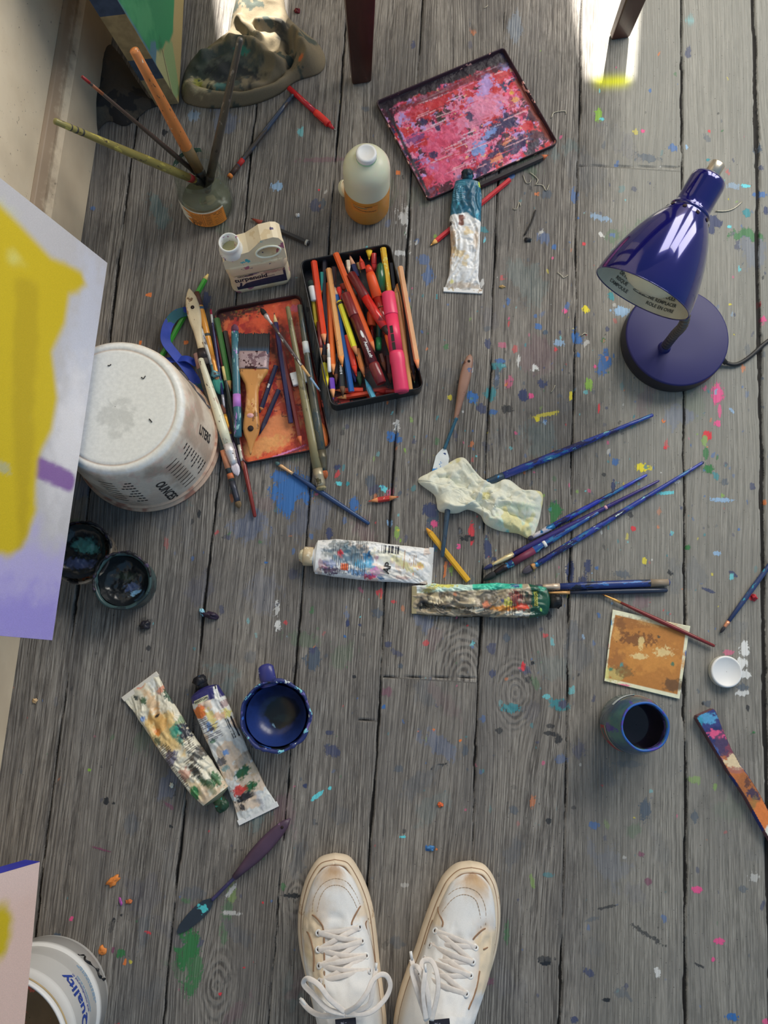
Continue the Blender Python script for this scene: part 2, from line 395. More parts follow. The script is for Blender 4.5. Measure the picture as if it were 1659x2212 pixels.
# dried paint: field above 0.5 = paint
rs = random.Random(11)
PAL = {'b': C(46, 94, 152), 'n': C(46, 56, 90), 'k': C(30, 34, 40), 't': C(40, 120, 130), 'g': C(45, 105, 60), 'l': C(120, 160, 60), 'y': C(205, 185, 40),
       'r': C(190, 50, 60), 'p': C(205, 75, 125), 'w': C(205, 205, 198), 'c': C(90, 185, 195), 's': C(130, 165, 205), 'o': C(215, 110, 55), 'v': C(95, 85, 150), 'm': C(110, 60, 85), 'd': C(60, 75, 92)}
SPL = []                                            # x, y, rx, ry (pixels), colour, opacity, raggedness, angle
def S(x, y, rx, ry, c, al=0.9, rag=0.6, an=0): SPL.append((x, y, rx, ry, c, al, rag, an))
for a in ((628, 1060, 38, 44, 'b', .98, .45), (605, 1030, 18, 14, 'b'), (600, 1075, 16, 12, 'b'), (655, 1085, 14, 22, 'b'), (683, 1102, 11, 20, 'b', .9), (764, 1092, 13, 16, 'b'), (848, 943, 13, 11, 'b', .95), (862, 950, 5, 8, 'b'),
          (712, 1152, 9, 14, 'n'), (730, 1010, 8, 7, 'n'), (732, 1044, 8, 5, 'c'), (830, 1056, 14, 6, 'c', .9, .3, 25), (750, 1045, 5, 5, 't'), (808, 1058, 14, 12, 'n', .6), (800, 1038, 12, 14, 'd', .7), (840, 1130, 8, 8, 's'), (858, 1150, 6, 14, 'l', .6),
          (405, 2060, 24, 62, 'g', .95, .35), (412, 2110, 18, 40, 'g', .8), (390, 2035, 14, 30, 'g', .9), (425, 2090, 12, 22, 'g', .7), (490, 1985, 12, 50, 'g', .4), (500, 1930, 10, 22, 'l', .35),
          (498, 1925, 5, 20, 'w', .6, .5, 35), (500, 1972, 20, 5, 'w', .5), (262, 2060, 9, 10, 'g', .9), (245, 2052, 3, 7, 'm'), (1200, 1103, 13, 17, 'g', .95, .5), (1195, 1118, 6, 12, 'g'),
          (1019, 1150, 7, 22, 'r', .85), (1008, 1163, 20, 6, 'k', .95), (1012, 1160, 12, 4, 'k'), (990, 1180, 6, 6, 'p'), (1055, 1190, 9, 30, 'n', .9, .3, -8), (1063, 1215, 8, 14, 'n', .9), (935, 1120, 11, 22, 'd', .95, .6), (930, 1102, 16, 16, 'n', .9), (938, 1132, 8, 7, 'p'), (920, 1008, 9, 12, 'l', .7), (895, 1025, 5, 8, 'c'),
          (1388, 1010, 15, 9, 'y', .95, .4), (1330, 998, 7, 8, 'b', .8), (1172, 955, 7, 14, 'b', .9), (1182, 968, 8, 6, 'b'), (1160, 980, 5, 5, 'b'), (1290, 887, 5, 14, 'r', .95, .2, 20), (1180, 895, 30, 4, 'y', .6, .6, -15), (1160, 905, 5, 6, 'y'),
          (1528, 942, 11, 10, 'r', .95, .5), (1550, 915, 8, 6, 'p', .9), (1550, 850, 14, 22, 'p', .9, .6), (1555, 885, 4, 16, 'p', .7), (1505, 890, 12, 10, 'b', .9), (1515, 885, 9, 8, 'n'), (1433, 910, 4, 5, 'o'), (1440, 960, 5, 10, 'r', .5), (1437, 967, 4, 4, 'r'),
          (1530, 1013, 10, 10, 'g', .95, .3), (1525, 980, 6, 12, 'g', .8), (1560, 1080, 26, 5, 's', .7), (1440, 1065, 20, 4, 'c', .8, .3, -8), (1325, 1050, 5, 12, 'n'), (1450, 1235, 8, 8, 'k', .85, .5), (1486, 1183, 7, 6, 'g', .9, .3), (1550, 1195, 8, 5, 's', .7), (1625, 1290, 8, 8, 'r', .95, .3), (1368, 1142, 6, 5, 'r'),
          (1308, 780, 15, 22, 'b', .9, .7, 15), (1297, 795, 10, 14, 'b', .8), (1285, 792, 4, 4, 'p'), (1242, 725, 8, 16, 'b', .95), (1250, 735, 10, 9, 'b'), (1272, 830, 8, 13, 'l', .85), (1172, 828, 9, 10, 'n'), (1131, 854, 9, 12, 'n', .95), (1147, 855, 5, 6, 'p', .9), (1233, 857, 4, 14, 'y', .8), (1155, 790, 10, 9, 'w', .8), (1122, 780, 6, 12, 'w', .7), (1183, 770, 6, 6, 'g', .5),
          (1075, 790, 14, 10, 't', .8), (1073, 815, 6, 24, 'd', .8), (1060, 850, 12, 14, 't', .8), (1040, 882, 10, 10, 'n', .8), (1065, 890, 12, 6, 'b', .8), (1095, 884, 14, 8, 'k', .8), (1080, 780, 10, 5, 'b', .8), (1020, 858, 13, 12, 'b', .95), (1101, 826, 8, 14, 'p', .45), (1054, 742, 6, 9, 'n', .8), (1052, 706, 8, 10, 'd', .5), (1085, 745, 10, 6, 'p', .4),
          (1320, 640, 8, 8, 't', .9), (1266, 668, 8, 7, 'y', .95), (1221, 672, 5, 5, 'p'), (1340, 672, 18, 11, 's', .8, .8), (1162, 705, 9, 6, 'b', .8), (1178, 718, 6, 5, 'd'), (1250, 767, 5, 6, 'b'), (1200, 755, 4, 5, 'r', .8), (1112, 755, 5, 8, 'r', .5), (1303, 735, 5, 6, 'g'), (1210, 740, 12, 7, 's', .6), (1120, 620, 6, 4, 'k'),
          (1240, 420, 8, 16, 'b', .6), (1370, 680, 4, 3, 'k'), (1180, 420, 10, 8, 'd', .6), (1175, 515, 14, 12, 'b', .35), (1197, 534, 5, 6, 'b', .8), (1325, 510, 14, 16, 'g', .35), (1261, 527, 4, 4, 'r', .9), (1296, 470, 25, 7, 's', .5, .8, 15), (1390, 340, 32, 8, 'd', .6, 1.0, 5), (1454, 320, 10, 8, 'b', .7), (1530, 345, 4, 3, 't'), (1532, 283, 3, 3, 'r'),
          (1293, 248, 8, 16, 'l', .95, .7), (1300, 257, 5, 4, 'c'), (1613, 460, 9, 9, 't', .9, .2), (1612, 510, 30, 14, 'g', .8, .8), (1600, 530, 12, 10, 'n', .6), (1636, 322, 9, 12, 'd', .9), (1610, 402, 10, 4, 'c'), (1640, 420, 14, 8, 'b', .8), (1545, 480, 14, 14, 'n', .9, .8), (1535, 497, 10, 8, 'n'), (1585, 402, 14, 7, 's', .4), (1654, 455, 5, 8, 'n'), (1640, 655, 4, 8, 'r'), (1650, 690, 8, 6, 'p', .9), (1575, 490, 5, 4, 'c'),
          (1440, 22, 8, 0.1, 's', .1), (1490, 42, 10, 8, 'c', .3), (1388, 283, 5, 4, 'p'), (1060, 497, 40, 6, 't', .7, .5, -3), (870, 480, 14, 26, 'w', .55, 1.1), (868, 503, 8, 5, 'g', .9), (875, 520, 10, 12, 'w', .4, 1.0), (865, 546, 16, 6, 'w', .6, .9), (915, 560, 12, 10, 'b', .45), (925, 595, 12, 18, 'b', .5), (900, 520, 6, 6, 'b', .4), (690, 410, 3, 3, 'r'), (682, 445, 12, 14, 'n', .6), (698, 440, 5, 10, 'd', .6), (597, 403, 12, 8, 's', .7, 1.0, -25), (650, 285, 6, 10, 'c', .5), (1016, 97, 6, 8, 'n', .35), (893, 97, 5, 8, 'n', .7), (1018, 48, 9, 8, 'd', .6), (1022, 72, 7, 6, 'o', .4), (1112, 60, 18, 30, 's', .15), (860, 373, 5, 5, 'o', .9),
          (700, 345, 55, 5, 'm', .35, .6, -6), (790, 235, 9, 6, 'd', .5), (570, 40, 6, 4, 'r'), (642, 25, 7, 6, 'm', .95, .2), (418, 250, 12, 14, 's', .35), (355, 285, 6, 7, 'k'), (318, 638, 4, 4, 'o', .95), (325, 637, 4, 5, 'o'), (303, 740, 3, 6, 'o', .95), (402, 740, 5, 5, 'o'), (445, 650, 9, 22, 'n', .8), (200, 450, 6, 4, 'b', .6),
          (676, 1425, 16, 28, 'd', .8, .6, 8), (675, 1400, 7, 14, 'n', .8), (678, 1392, 3, 8, 'o', .7), (598, 1310, 6, 20, 'w', .6, .9), (600, 1350, 7, 12, 'w', .8, .9), (720, 1622, 18, 12, 'n', .7, .6, 20), (712, 1583, 8, 6, 'n', .7), (540, 1420, 14, 12, 'd', .3), (312, 1352, 14, 18, 'k', .4, .7), (322, 1400, 6, 5, 'k', .8), (590, 1755, 4, 4, 'n'), (683, 1720, 18, 5, 'c', .95, .6, -40), (660, 1697, 5, 6, 'n', .9), (712, 1703, 5, 4, 'c', .95), (752, 1753, 4, 3, 'b', .9),
          (430, 1110, 4, 9, 'k', .9), (415, 1128, 4, 7, 'k', .7), (492, 1160, 7, 6, 'n', .6), (1103, 1530, 22, 10, 't', .75, .4), (1208, 1522, 20, 14, 't', .8, .5), (1215, 1520, 10, 10, 'n', .7), (1180, 1505, 8, 6, 'c', .6), (1062, 1400, 10, 12, 'n', .6), (1064, 1456, 8, 8, 'n', .7), (1135, 1447, 12, 10, 'n', .55), (1130, 1440, 5, 10, 'r', .95, .3, 0), (1150, 1432, 4, 4, 'k'), (925, 1388, 14, 6, 'r', .6, .6, -20), (1178, 1373, 6, 5, 'r', .6), (1095, 1378, 8, 10, 'd', .6), (1180, 1450, 10, 20, 'd', .5), (1142, 1468, 8, 7, 'k', .6), (838, 1392, 8, 6, 'n', .7), (857, 1410, 14, 6, 'n', .5, .8, 20), (835, 1495, 12, 10, 'm', .5), (830, 1527, 4, 5, 'b', .9), (1190, 1585, 16, 5, 'k', .8, .8, 8), (1205, 1597, 9, 9, 'k', .85), (1190, 1568, 9, 5, 'k', .7), (1077, 1578, 10, 6, 'k', .7), (948, 1655, 14, 4, 'k', .85, .6, -25), (968, 1625, 4, 22, 'k', .6, .9), (1005, 1620, 8, 12, 'd', .6), (860, 1660, 10, 8, 'd', .5), (905, 1580, 3, 3, 'o', .95, .3), (994, 1600, 3, 3, 'o', .95), (937, 1576, 3, 3, 'o', .9), (951, 1738, 6, 5, 'o', .95), (870, 1808, 8, 3, 'c', .95, .3, -5), (925, 1833, 7, 6, 'b', .95), (943, 1835, 4, 3, 'o'), (1110, 1750, 10, 9, 'd', .5), (1185, 1773, 6, 7, 'k', .8), (1283, 1782, 10, 8, 'b', .6), (1240, 1745, 6, 5, 'k', .5), (1394, 1750, 12, 22, 'd', .75), (1500, 1765, 8, 12, 'd', .6), (1500, 1685, 14, 8, 'l', .4), (1545, 1700, 5, 8, 'l', .45),
          (1177, 2077, 13, 9, 'k', .98, .4), (1177, 2071, 18, 6, 'k', .7, 1.0), (1275, 2103, 14, 8, 'n', .7, .7, 25), (1310, 2160, 9, 5, 'k', .95, .5), (1240, 2203, 8, 7, 'n', .8), (1342, 2145, 14, 10, 'd', .4), (1355, 2150, 16, 4, 'd', .4, .7, 50), (1183, 1890, 14, 5, 't', .5), (1310, 1960, 22, 3, 'k', .7, .9, -15), (1280, 1985, 20, 4, 'd', .4, .9, -20), (1400, 2020, 35, 5, 'k', .7, 1.1, 28), (1510, 2085, 14, 3, 'k', .8, .6, 20), (1400, 1905, 8, 8, 'm', .7), (1385, 1845, 6, 5, 'm', .7), (1505, 1922, 10, 8, 'p', .9, .8), (1553, 2032, 10, 9, 'p', .9, .8), (1541, 2072, 5, 5, 'p', .9), (1583, 2198, 14, 8, 'b', .98, .5), (1576, 2195, 8, 8, 'b', .95), (1655, 2208, 8, 8, 'p', .8), (1435, 1985, 7, 10, 'b', .5), (1420, 2102, 6, 10, 'w', .7, .9), (1628, 1895, 12, 9, 'w', .4, .9), (1605, 1920, 10, 7, 'd', .5), (1648, 1955, 4, 12, 'n', .6, .3, 20), (1150, 1905, 5, 16, 'l', .4, .5, -15),
          (1585, 1437, 13, 0.5, 'w', .5), (1608, 1402, 12, 14, 'w', .9, .6), (1603, 1432, 12, 10, 'w', .9, .6), (1612, 1458, 10, 9, 'w', .85, .6), (1605, 1497, 15, 6, 'w', .7, .8, -10), (1605, 1485, 12, 8, 'd', .6), (1385, 1300, 20, 14, 'm', .3), (1430, 1350, 8, 6, 'd', .5), (1520, 1520, 5, 5, 'k'), (1627, 1583, 5, 5, 'g', .9), (1527, 1520, 9, 7, 'd', .6), (1615, 1530, 4, 7, 'k', .8), (1185, 1330, 6, 8, 'k', .8), (1210, 1640, 14, 10, 'b', .35), (1240, 1390, 16, 40, 'd', .35), (1250, 1620, 14, 18, 'n', .4), (1262, 1265, 9, 22, 'n', .85), (1232, 1235, 8, 26, 'n', .9), (1270, 1225, 8, 16, 'n', .85), (1345, 1240, 18, 8, 'd', .6), (1530, 1275, 14, 4, 'n', .8, .4, 18), (1583, 1240, 10, 5, 'n', .8, .4, 30), (1575, 1410, 12, 6, 'p', .5), (1580, 1245, 5, 9, 'c', .7), (1625, 1050, 6, 7, 'n', .7), (1652, 1085, 4, 6, 'o', .8), (1565, 1040, 8, 8, 'd', .6),
          (961, 1228, 3, 24, 'o', .7, .8), (965, 1215, 2, 12, 'o', .6), (745, 1180, 8, 5, 'd', .6), (585, 1142, 4, 4, 'n', .9), (575, 1215, 4, 3, 'b', .9), (635, 1240, 12, 12, 'n', .4), (617, 1345, 5, 5, 'r', .6), (820, 1280, 8, 8, 'r', .7), (850, 1300, 6, 4, 'r', .7), (815, 1325, 14, 10, 'd', .6), (752, 1346, 5, 8, 'n', .95), (777, 1350, 4, 4, 'n', .8), (745, 1375, 3, 3, 'b'), (765, 1462, 4, 4, 'k', .9), (865, 1438, 5, 6, 'd', .7), (1360, 1650, 30, 8, 'd', .3), (855, 2035, 12, 14, 'd', .35), (870, 2040, 10, 4, 'd', .4), (630, 1935, 18, 5, 'k', .9, .7), (612, 1915, 5, 10, 'g', .6), (640, 1830, 5, 5, 't', .8), (1095, 2015, 6, 24, 'g', .5), (1055, 2120, 14, 8, 'm', .5), (875, 1912, 10, 5, 'w', .3), (705, 1860, 5, 8, 'k', .4), (568, 1950, 3, 3, 'r', .9), (230, 1730, 6, 7, 'k', .95, .5), (245, 1735, 3, 3, 'k', .9), (320, 1712, 12, 14, 'd', .6), (365, 1740, 14, 4, 'm', .6, .6, 30), (370, 1785, 5, 4, 'k', .9), (285, 1780, 18, 22, 'd', .3), (220, 1835, 24, 2.5, 'm', .9, .3, 12), (155, 1985, 5, 6, 'p', .9, .8), (124, 2022, 8, 7, 'd', .8), (245, 1988, 4, 4, 'k', .95), (262, 1977, 3, 3, 'k'), (310, 2000, 12, 50, 'd', .3), (320, 2014, 8, 3, 'r', .8, .3, 20), (415, 1965, 8, 10, 'm', .4), (420, 1930, 24, 16, 'd', .3), (476, 2148, 4, 4, 'r', .95), (527, 2090, 3, 3, 'r', .9), (318, 2145, 4, 7, 'c', .7), (332, 2140, 4, 4, 'c', .8), (270, 2078, 4, 7, 'o', .95), (283, 2078, 5, 5, 'y', .6), (193, 1663, 4, 4, 'l', .9), (400, 1948, 10, 8, 'g', .5), (405, 1965, 4, 8, 'r', .5)):
    S(*a)
DENS = [(1180, 760, 170, 260, 260), (1480, 900, 160, 240, 150), (1000, 900, 130, 260, 110), (1330, 1150, 200, 220, 120), (700, 1080, 180, 140, 90), (950, 1150, 160, 150, 80), (1560, 450, 90, 160, 60), (1150, 1520, 140, 160, 70), (640, 1600, 260, 300, 70), (1400, 1900, 220, 300, 60), (1100, 300, 250, 250, 45), (350, 1850, 220, 300, 60), (830, 1500, 500, 600, 170), (300, 1250, 180, 250, 40)]
for (cx, cy, sx, sy, n) in DENS:
    for i in range(int(n * 0.8)):
        x, y = rs.gauss(cx, sx), rs.gauss(cy, sy)
        r = rs.choice((1.5, 1.8, 2, 2.2, 2.6, 3, 3.5, 5)) * (0.8 + 0.5 * rs.random())
        c = rs.choice('bbbnnnkkdtttcsrpgoywldd' if cx > 900 else 'bbnnkkdddtcropgnkk')
        S(x, y, r, r * rs.uniform(0.7, 2.4), c, rs.uniform(0.25, 0.75) * (1.0 if cx > 900 and cy < 1300 else 0.75), 0.9, rs.uniform(-30, 30))
for i in range(150):                                # faint old stains
    x, y = rs.uniform(150, 1650), rs.uniform(250, 2200)
    S(x, y, rs.uniform(12, 40), rs.uniform(12, 50), rs.choice('dddnmtkkbg'), rs.uniform(0.08, 0.22), 0.9, rs.uniform(-60, 60))
fm = np.zeros(FX.shape); fc = np.zeros(FX.shape + (3,)); fa = np.zeros(FX.shape)
for k, (x, y, rx, ry, c, al, rag, an) in enumerate(SPL):
    p = P(x, y); ex = (P(x + 1, y) - p).length * rx; ey = (P(x, y + 1) - p).length * ry
    R = max(ex, ey) * 1.9 + 0.002
    i0, i1 = np.searchsorted(fx, (p.x - R, p.x + R)); j0, j1 = np.searchsorted(fy, (p.y - R, p.y + R))
    if i1 - i0 < 1 or j1 - j0 < 1: continue
    sl = (slice(i0, i1), slice(j0, j1)); U, V = FX[sl] - p.x, FY[sl] - p.y
    a = math.radians(-an); q = (U * math.cos(a) + V * math.sin(a)) / max(ex, .0012); r = (-U * math.sin(a) + V * math.cos(a)) / max(ey, .0012)
    fr = 1.6 / max(min(ex, ey), 0.0035)
    d = 1 - np.sqrt(q * q + r * r) + (fbm(U * fr + k, V * fr * 0.7, k, 4) - 0.5) * 2 * rag
    m = np.clip(0.5 + d * 0.8, 0, 1)
    take = (m > 0.12) & ((m * (0.5 + al) > fm[sl] * (0.5 + fa[sl])) | (m > 0.5))
    fm[sl] = np.where(take, m, fm[sl]); fa[sl] = np.where(take, al, fa[sl])
    fc[sl] = np.where(take[..., None], np.array(PAL[c][:3]), fc[sl])
FZ = -0.006 * (1 - sstep(-0.0004, 0.0006, gapd))
# yellow light by the chair leg and glow on smooth right boards, painted in
yel_pos = P(1322, 176); yel_light = np.exp(-(((FX - yel_pos.x) / 0.027) ** 4 + ((FY - yel_pos.y - 0.02 * (FX - yel_pos.x) / 0.034 * 0.2) / 0.011) ** 2))
rub = sstep(1210, 1400, 829.5 + (FX / 1.2) * 1852) * (0.45 + 0.55 * sstep(-0.1, 0.65, FY))  # painted glow over the right-hand boards, not wear
def build_floor():
    v, f = None, None
    n, m = FX.shape
    me = bpy.data.meshes.new('floor')
    me.vertices.add(n * m)
    me.vertices.foreach_set('co', np.stack([FX, FY, FZ], -1).astype(np.float32).ravel())
    i = np.arange(n * m, dtype=np.int32).reshape(n, m)
    Q = np.stack([i[:-1, :-1], i[1:, :-1], i[1:, 1:], i[:-1, 1:]], -1).reshape(-1, 4)
    me.loops.add(Q.size); me.loops.foreach_set('vertex_index', Q.ravel())
    me.polygons.add(len(Q)); me.polygons.foreach_set('loop_start', np.arange(0, Q.size, 4, dtype=np.int32))
    me.update(calc_edges=True)
    for nm, arr in (('g1', g1), ('g2', g2), ('gw', gw), ('gap', gapd), ('plank', plank), ('sm', fm), ('sa', fa), ('yel_light', yel_light), ('rub', rub)):
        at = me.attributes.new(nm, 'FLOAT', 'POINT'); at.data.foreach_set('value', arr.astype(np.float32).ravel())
    at = me.attributes.new('sc', 'FLOAT_COLOR', 'POINT')
    at.data.foreach_set('color', np.concatenate([fc, np.ones(fc.shape[:2] + (1,))], -1).astype(np.float32).ravel())
    T = NT('weathered_boards')
    A = lambda k: T.attr(k, 'Fac')
    tc = T.new('ShaderNodeTexCoord'); sp = T.new('ShaderNodeSeparateXYZ'); T.l.new(tc.outputs['Object'], sp.inputs[0])
    y = sp.outputs[1]
    def grain(src, fs, ys, zadd, detail=4, rough=0.6):
        cb = T.new('ShaderNodeCombineXYZ')
        T.put(cb.inputs[0], T.math('MULTIPLY', src, fs)); T.put(cb.inputs[1], T.math('MULTIPLY', y, ys)); T.put(cb.inputs[2], T.math('MULTIPLY_ADD', A('plank'), 7.3, zadd))
        return T.noise(cb.outputs[0], 1.0, detail, rough)
    n1 = grain(A('g1'), 330, 3.0, 0.0, 3, 0.55)
    n2 = T.math('MULTIPLY_ADD', T.math('SINE', T.math('ADD', T.math('MULTIPLY', A('g2'), 1050.0), T.math('MULTIPLY', T.noise(T.obj((1, 1, 1)), 45.0, 2), 9.0))), 0.11, 0.50)
    cord = T.math('SINE', T.math('ADD', T.math('MULTIPLY', A('g1'), 1650.0), T.math('MULTIPLY', grain(A('g1'), 40, 2.0, 5.0, 3), 22.0)))
    cmask = T.ramp(grain(A('g1'), 12, 1.2, 33.0, 2), 0.38, 0.56)
    mx = T.new('ShaderNodeMix'); T.put(mx.inputs[0], A('gw')); T.put(mx.inputs[2], n1); T.put(mx.inputs[3], n2)
    gn = mx.outputs[0]
    fine = grain(A('g1'), 900, 30, 9.0, 4, 0.65)
    wide = grain(A('g1'), 26, 2.2, 21.0, 3, 0.5)
    ridge = T.ramp(gn, 0.38, 0.60)
    dk, md, lt = C(66, 62, 59), C(116, 111, 105), C(149, 144, 137)
    c = T.mix(ridge, dk, md)
    c = T.mix(T.ramp(fine, 0.4, 0.7), c, lt)
    c = T.mix(T.math('MULTIPLY', T.math('MULTIPLY', T.ramp(cord, 0.15, 0.85), cmask), T.math('MULTIPLY_ADD', A('gw'), -0.5, 0.62)), c, dk)
    c = T.mix(T.math('MULTIPLY', T.ramp(wide, 0.35, 0.62, 1.0, 0.0), 0.28), c, dk)
    blot = T.noise(T.obj((1, 0.45, 1)), 9.0, 5, 0.6)
    c = T.mix(T.math('MULTIPLY', T.ramp(blot, 0.40, 0.68), 0.5), c, C(86, 84, 84))
    blot2 = T.noise(T.obj((1, 0.6, 1), (4, 2, 0)), 30.0, 5, 0.7)
    c = T.mix(T.math('MULTIPLY', T.ramp(blot2, 0.52, 0.72), 0.4), c, C(66, 62, 60))
    c = T.mix(T.math('MULTIPLY', A('rub'), 0.60), c, C(134, 134, 127))  # the painted glow on the right-hand boards
    # crumbs of dark dirt
    spk = T.noise(T.obj(), 420.0, 2, 0.5)
    c = T.mix(T.ramp(spk, 0.70, 0.74), c, C(52, 50, 50))
    # dried paint sits on the ridges and breaks up along the grain
    e = T.math('ADD', A('sm'), T.math('MULTIPLY', T.math('SUBTRACT', fine, 0.5), 1.0))
    e = T.math('ADD', e, T.math('MULTIPLY', T.math('SUBTRACT', T.noise(T.obj(), 330.0, 4, 0.7), 0.5), 1.1))
    e = T.math('ADD', e, T.math('MULTIPLY', T.math('SUBTRACT', gn, 0.5), 0.9))
    mk_ = T.math('MULTIPLY', T.ramp(e, 0.47, 0.57), A('sa'))
    c = T.mix(mk_, c, T.attr('sc'))
    c = T.mix(T.math('MULTIPLY', A('yel_light'), 0.9, clamp=True), c, C(205, 200, 30))
    gp = T.ramp(T.math('ADD', A('gap'), T.math('MULTIPLY', T.math('SUBTRACT', T.noise(T.obj(), 500.0, 3, 0.6), 0.5), 0.0018)), -0.0004, 0.0006, 1.0, 0.0)
    c = T.mix(T.math('MULTIPLY', gp, 0.92), c, C(30, 27, 26))
    T.put(T.b.inputs['Base Color'], c)
    T.put(T.b.inputs['Roughness'], T.math('MULTIPLY_ADD', mk_, -0.25, 0.78))
    T.b.inputs['Specular IOR Level'].default_value = 0.35
    hgt = T.math('ADD', T.math('MULTIPLY', ridge, 1.0), T.math('ADD', T.math('MULTIPLY', fine, 0.5), T.math('MULTIPLY', mk_, 0.6)))
    T.bump(hgt, 0.55, 0.0009)
    me.materials.append(T.m)
    me.polygons.foreach_set('use_smooth', np.ones(len(me.polygons), dtype=bool))
    o = bpy.data.objects.new('floor', me); COL.objects.link(o); tag(o, 'weathered grey floorboards spattered with dried paint', 'floor', kind='structure')
    return o
build_floor()
# left wall with its skirting board, along the traced foot line
wa, wb = P(186, 287), P(15, 1387)
wdir = (wa - wb).normalized(); wn = Vector((wdir.y, -wdir.x, 0))          # wn points into the room
q = frame(wb, wa)
def wl(s, d, z): return tuple(wb + wdir * s + wn * d + Vector((0, 0, z)))
def prism_along(prof, s0, s1, nseg=60):
    V = []; Fc = []; n = len(prof)
    for i in range(nseg + 1):
        s = s0 + (s1 - s0) * i / nseg
        V += [wl(s, d, z) for d, z in prof]
    for i in range(nseg):
        for k in range(n):
            Fc.append((i * n + k, i * n + (k + 1) % n, (i + 1) * n + (k + 1) % n, (i + 1) * n + k))
    Fc += [tuple(range(n)), tuple(nseg * n + k for k in range(n))]
    return V, Fc
T = NT('old_cream_paint'); vec = T.obj()
nz = T.noise(vec, 14.0, 5, 0.6); n2 = T.noise(vec, 160.0, 4, 0.6)
c = T.mix(T.ramp(nz, 0.35, 0.7), (0.86, 0.73, 0.54), (0.78, 0.65, 0.47))
c = T.mix(T.ramp(n2, 0.66, 0.72), c, C(110, 95, 80))
T.put(T.b.inputs['Base Color'], c); T.b.inputs['Roughness'].default_value = 0.6; T.bump(nz, 0.2, 0.003)
CREAM = T.m
tag(mk('wall_left', prism_along([(0.0, 0.0), (0.0, 1.6), (-0.08, 1.6), (-0.08, 0.0)], -1.4, 2.1), CREAM, smooth=False), 'cream plaster wall along the left edge', 'wall', kind='structure')
T = NT('dirty_skirting_paint'); vec = T.obj()
sp = T.new('ShaderNodeSeparateXYZ'); T.l.new(vec, sp.inputs[0])
nz = T.noise(vec, 40.0, 5, 0.65)
c = T.mix(T.ramp(T.noise(vec, 12.0), 0.35, 0.7), (0.84, 0.70, 0.51), (0.74, 0.60, 0.43))
top = T.ramp(T.math('ADD', sp.outputs[2], T.math('MULTIPLY', T.math('SUBTRACT', nz, 0.5), 0.05)), 0.112, 0.135)
c = T.mix(T.math('MULTIPLY', top, 0.8), c, C(120, 98, 78))
c = T.mix(T.ramp(nz, 0.68, 0.74), c, C(90, 78, 68))
T.put(T.b.inputs['Base Color'], c); T.b.inputs['Roughness'].default_value = 0.5
tag(bevel(mk('baseboard_left', prism_along([(0, 0), (0.018, 0), (0.018, 0.112), (0.013, 0.122), (0.013, 0.130), (0.006, 0.142), (0, 0.144)], -1.4, 2.1), T.m, smooth=False), 0.001), 'dirty cream skirting board', 'baseboard', kind='structure')
# unseen wall added past the view, holes shaped to throw two sun patches
YB = 2.3
def onto(x, y, z=0.0):
    p = P(x, y, z); t = (YB - p.y) / SUN_DIR.y; r = p + SUN_DIR * t
    return (r.x, r.z)
h1 = [onto(*a) for a in ((1205, -200), (1264, 172), (1369, 172), (1400, -200))]
h2 = [onto(a[0], a[1], 0.035) for a in ((462, -120), (478, 20), (490, 60), (520, 72), (552, 84), (600, 66), (617, 10), (622, -120))]
outer = [(-1.6, 0.0), (3.4, 0.0), (3.4, 4.2), (-1.6, 4.2)]
loops = [[Vector((x, z, 0)) for x, z in L] for L in (outer, h1, h2)]
tri = tessellate_polygon(loops); flat = [v for L in loops for v in L]
n = len(flat)
V = [(v.x, YB, v.y) for v in flat] + [(v.x, YB + 0.003, v.y) for v in flat]
tag(mk('sunmask', (V, [tuple(t) for t in tri] + [tuple(i + n for i in t) for t in tri]), CREAM, smooth=False), 'wall beyond the top of the view', 'wall', kind='structure')  # added unseen wall, only there to shape the sun patches
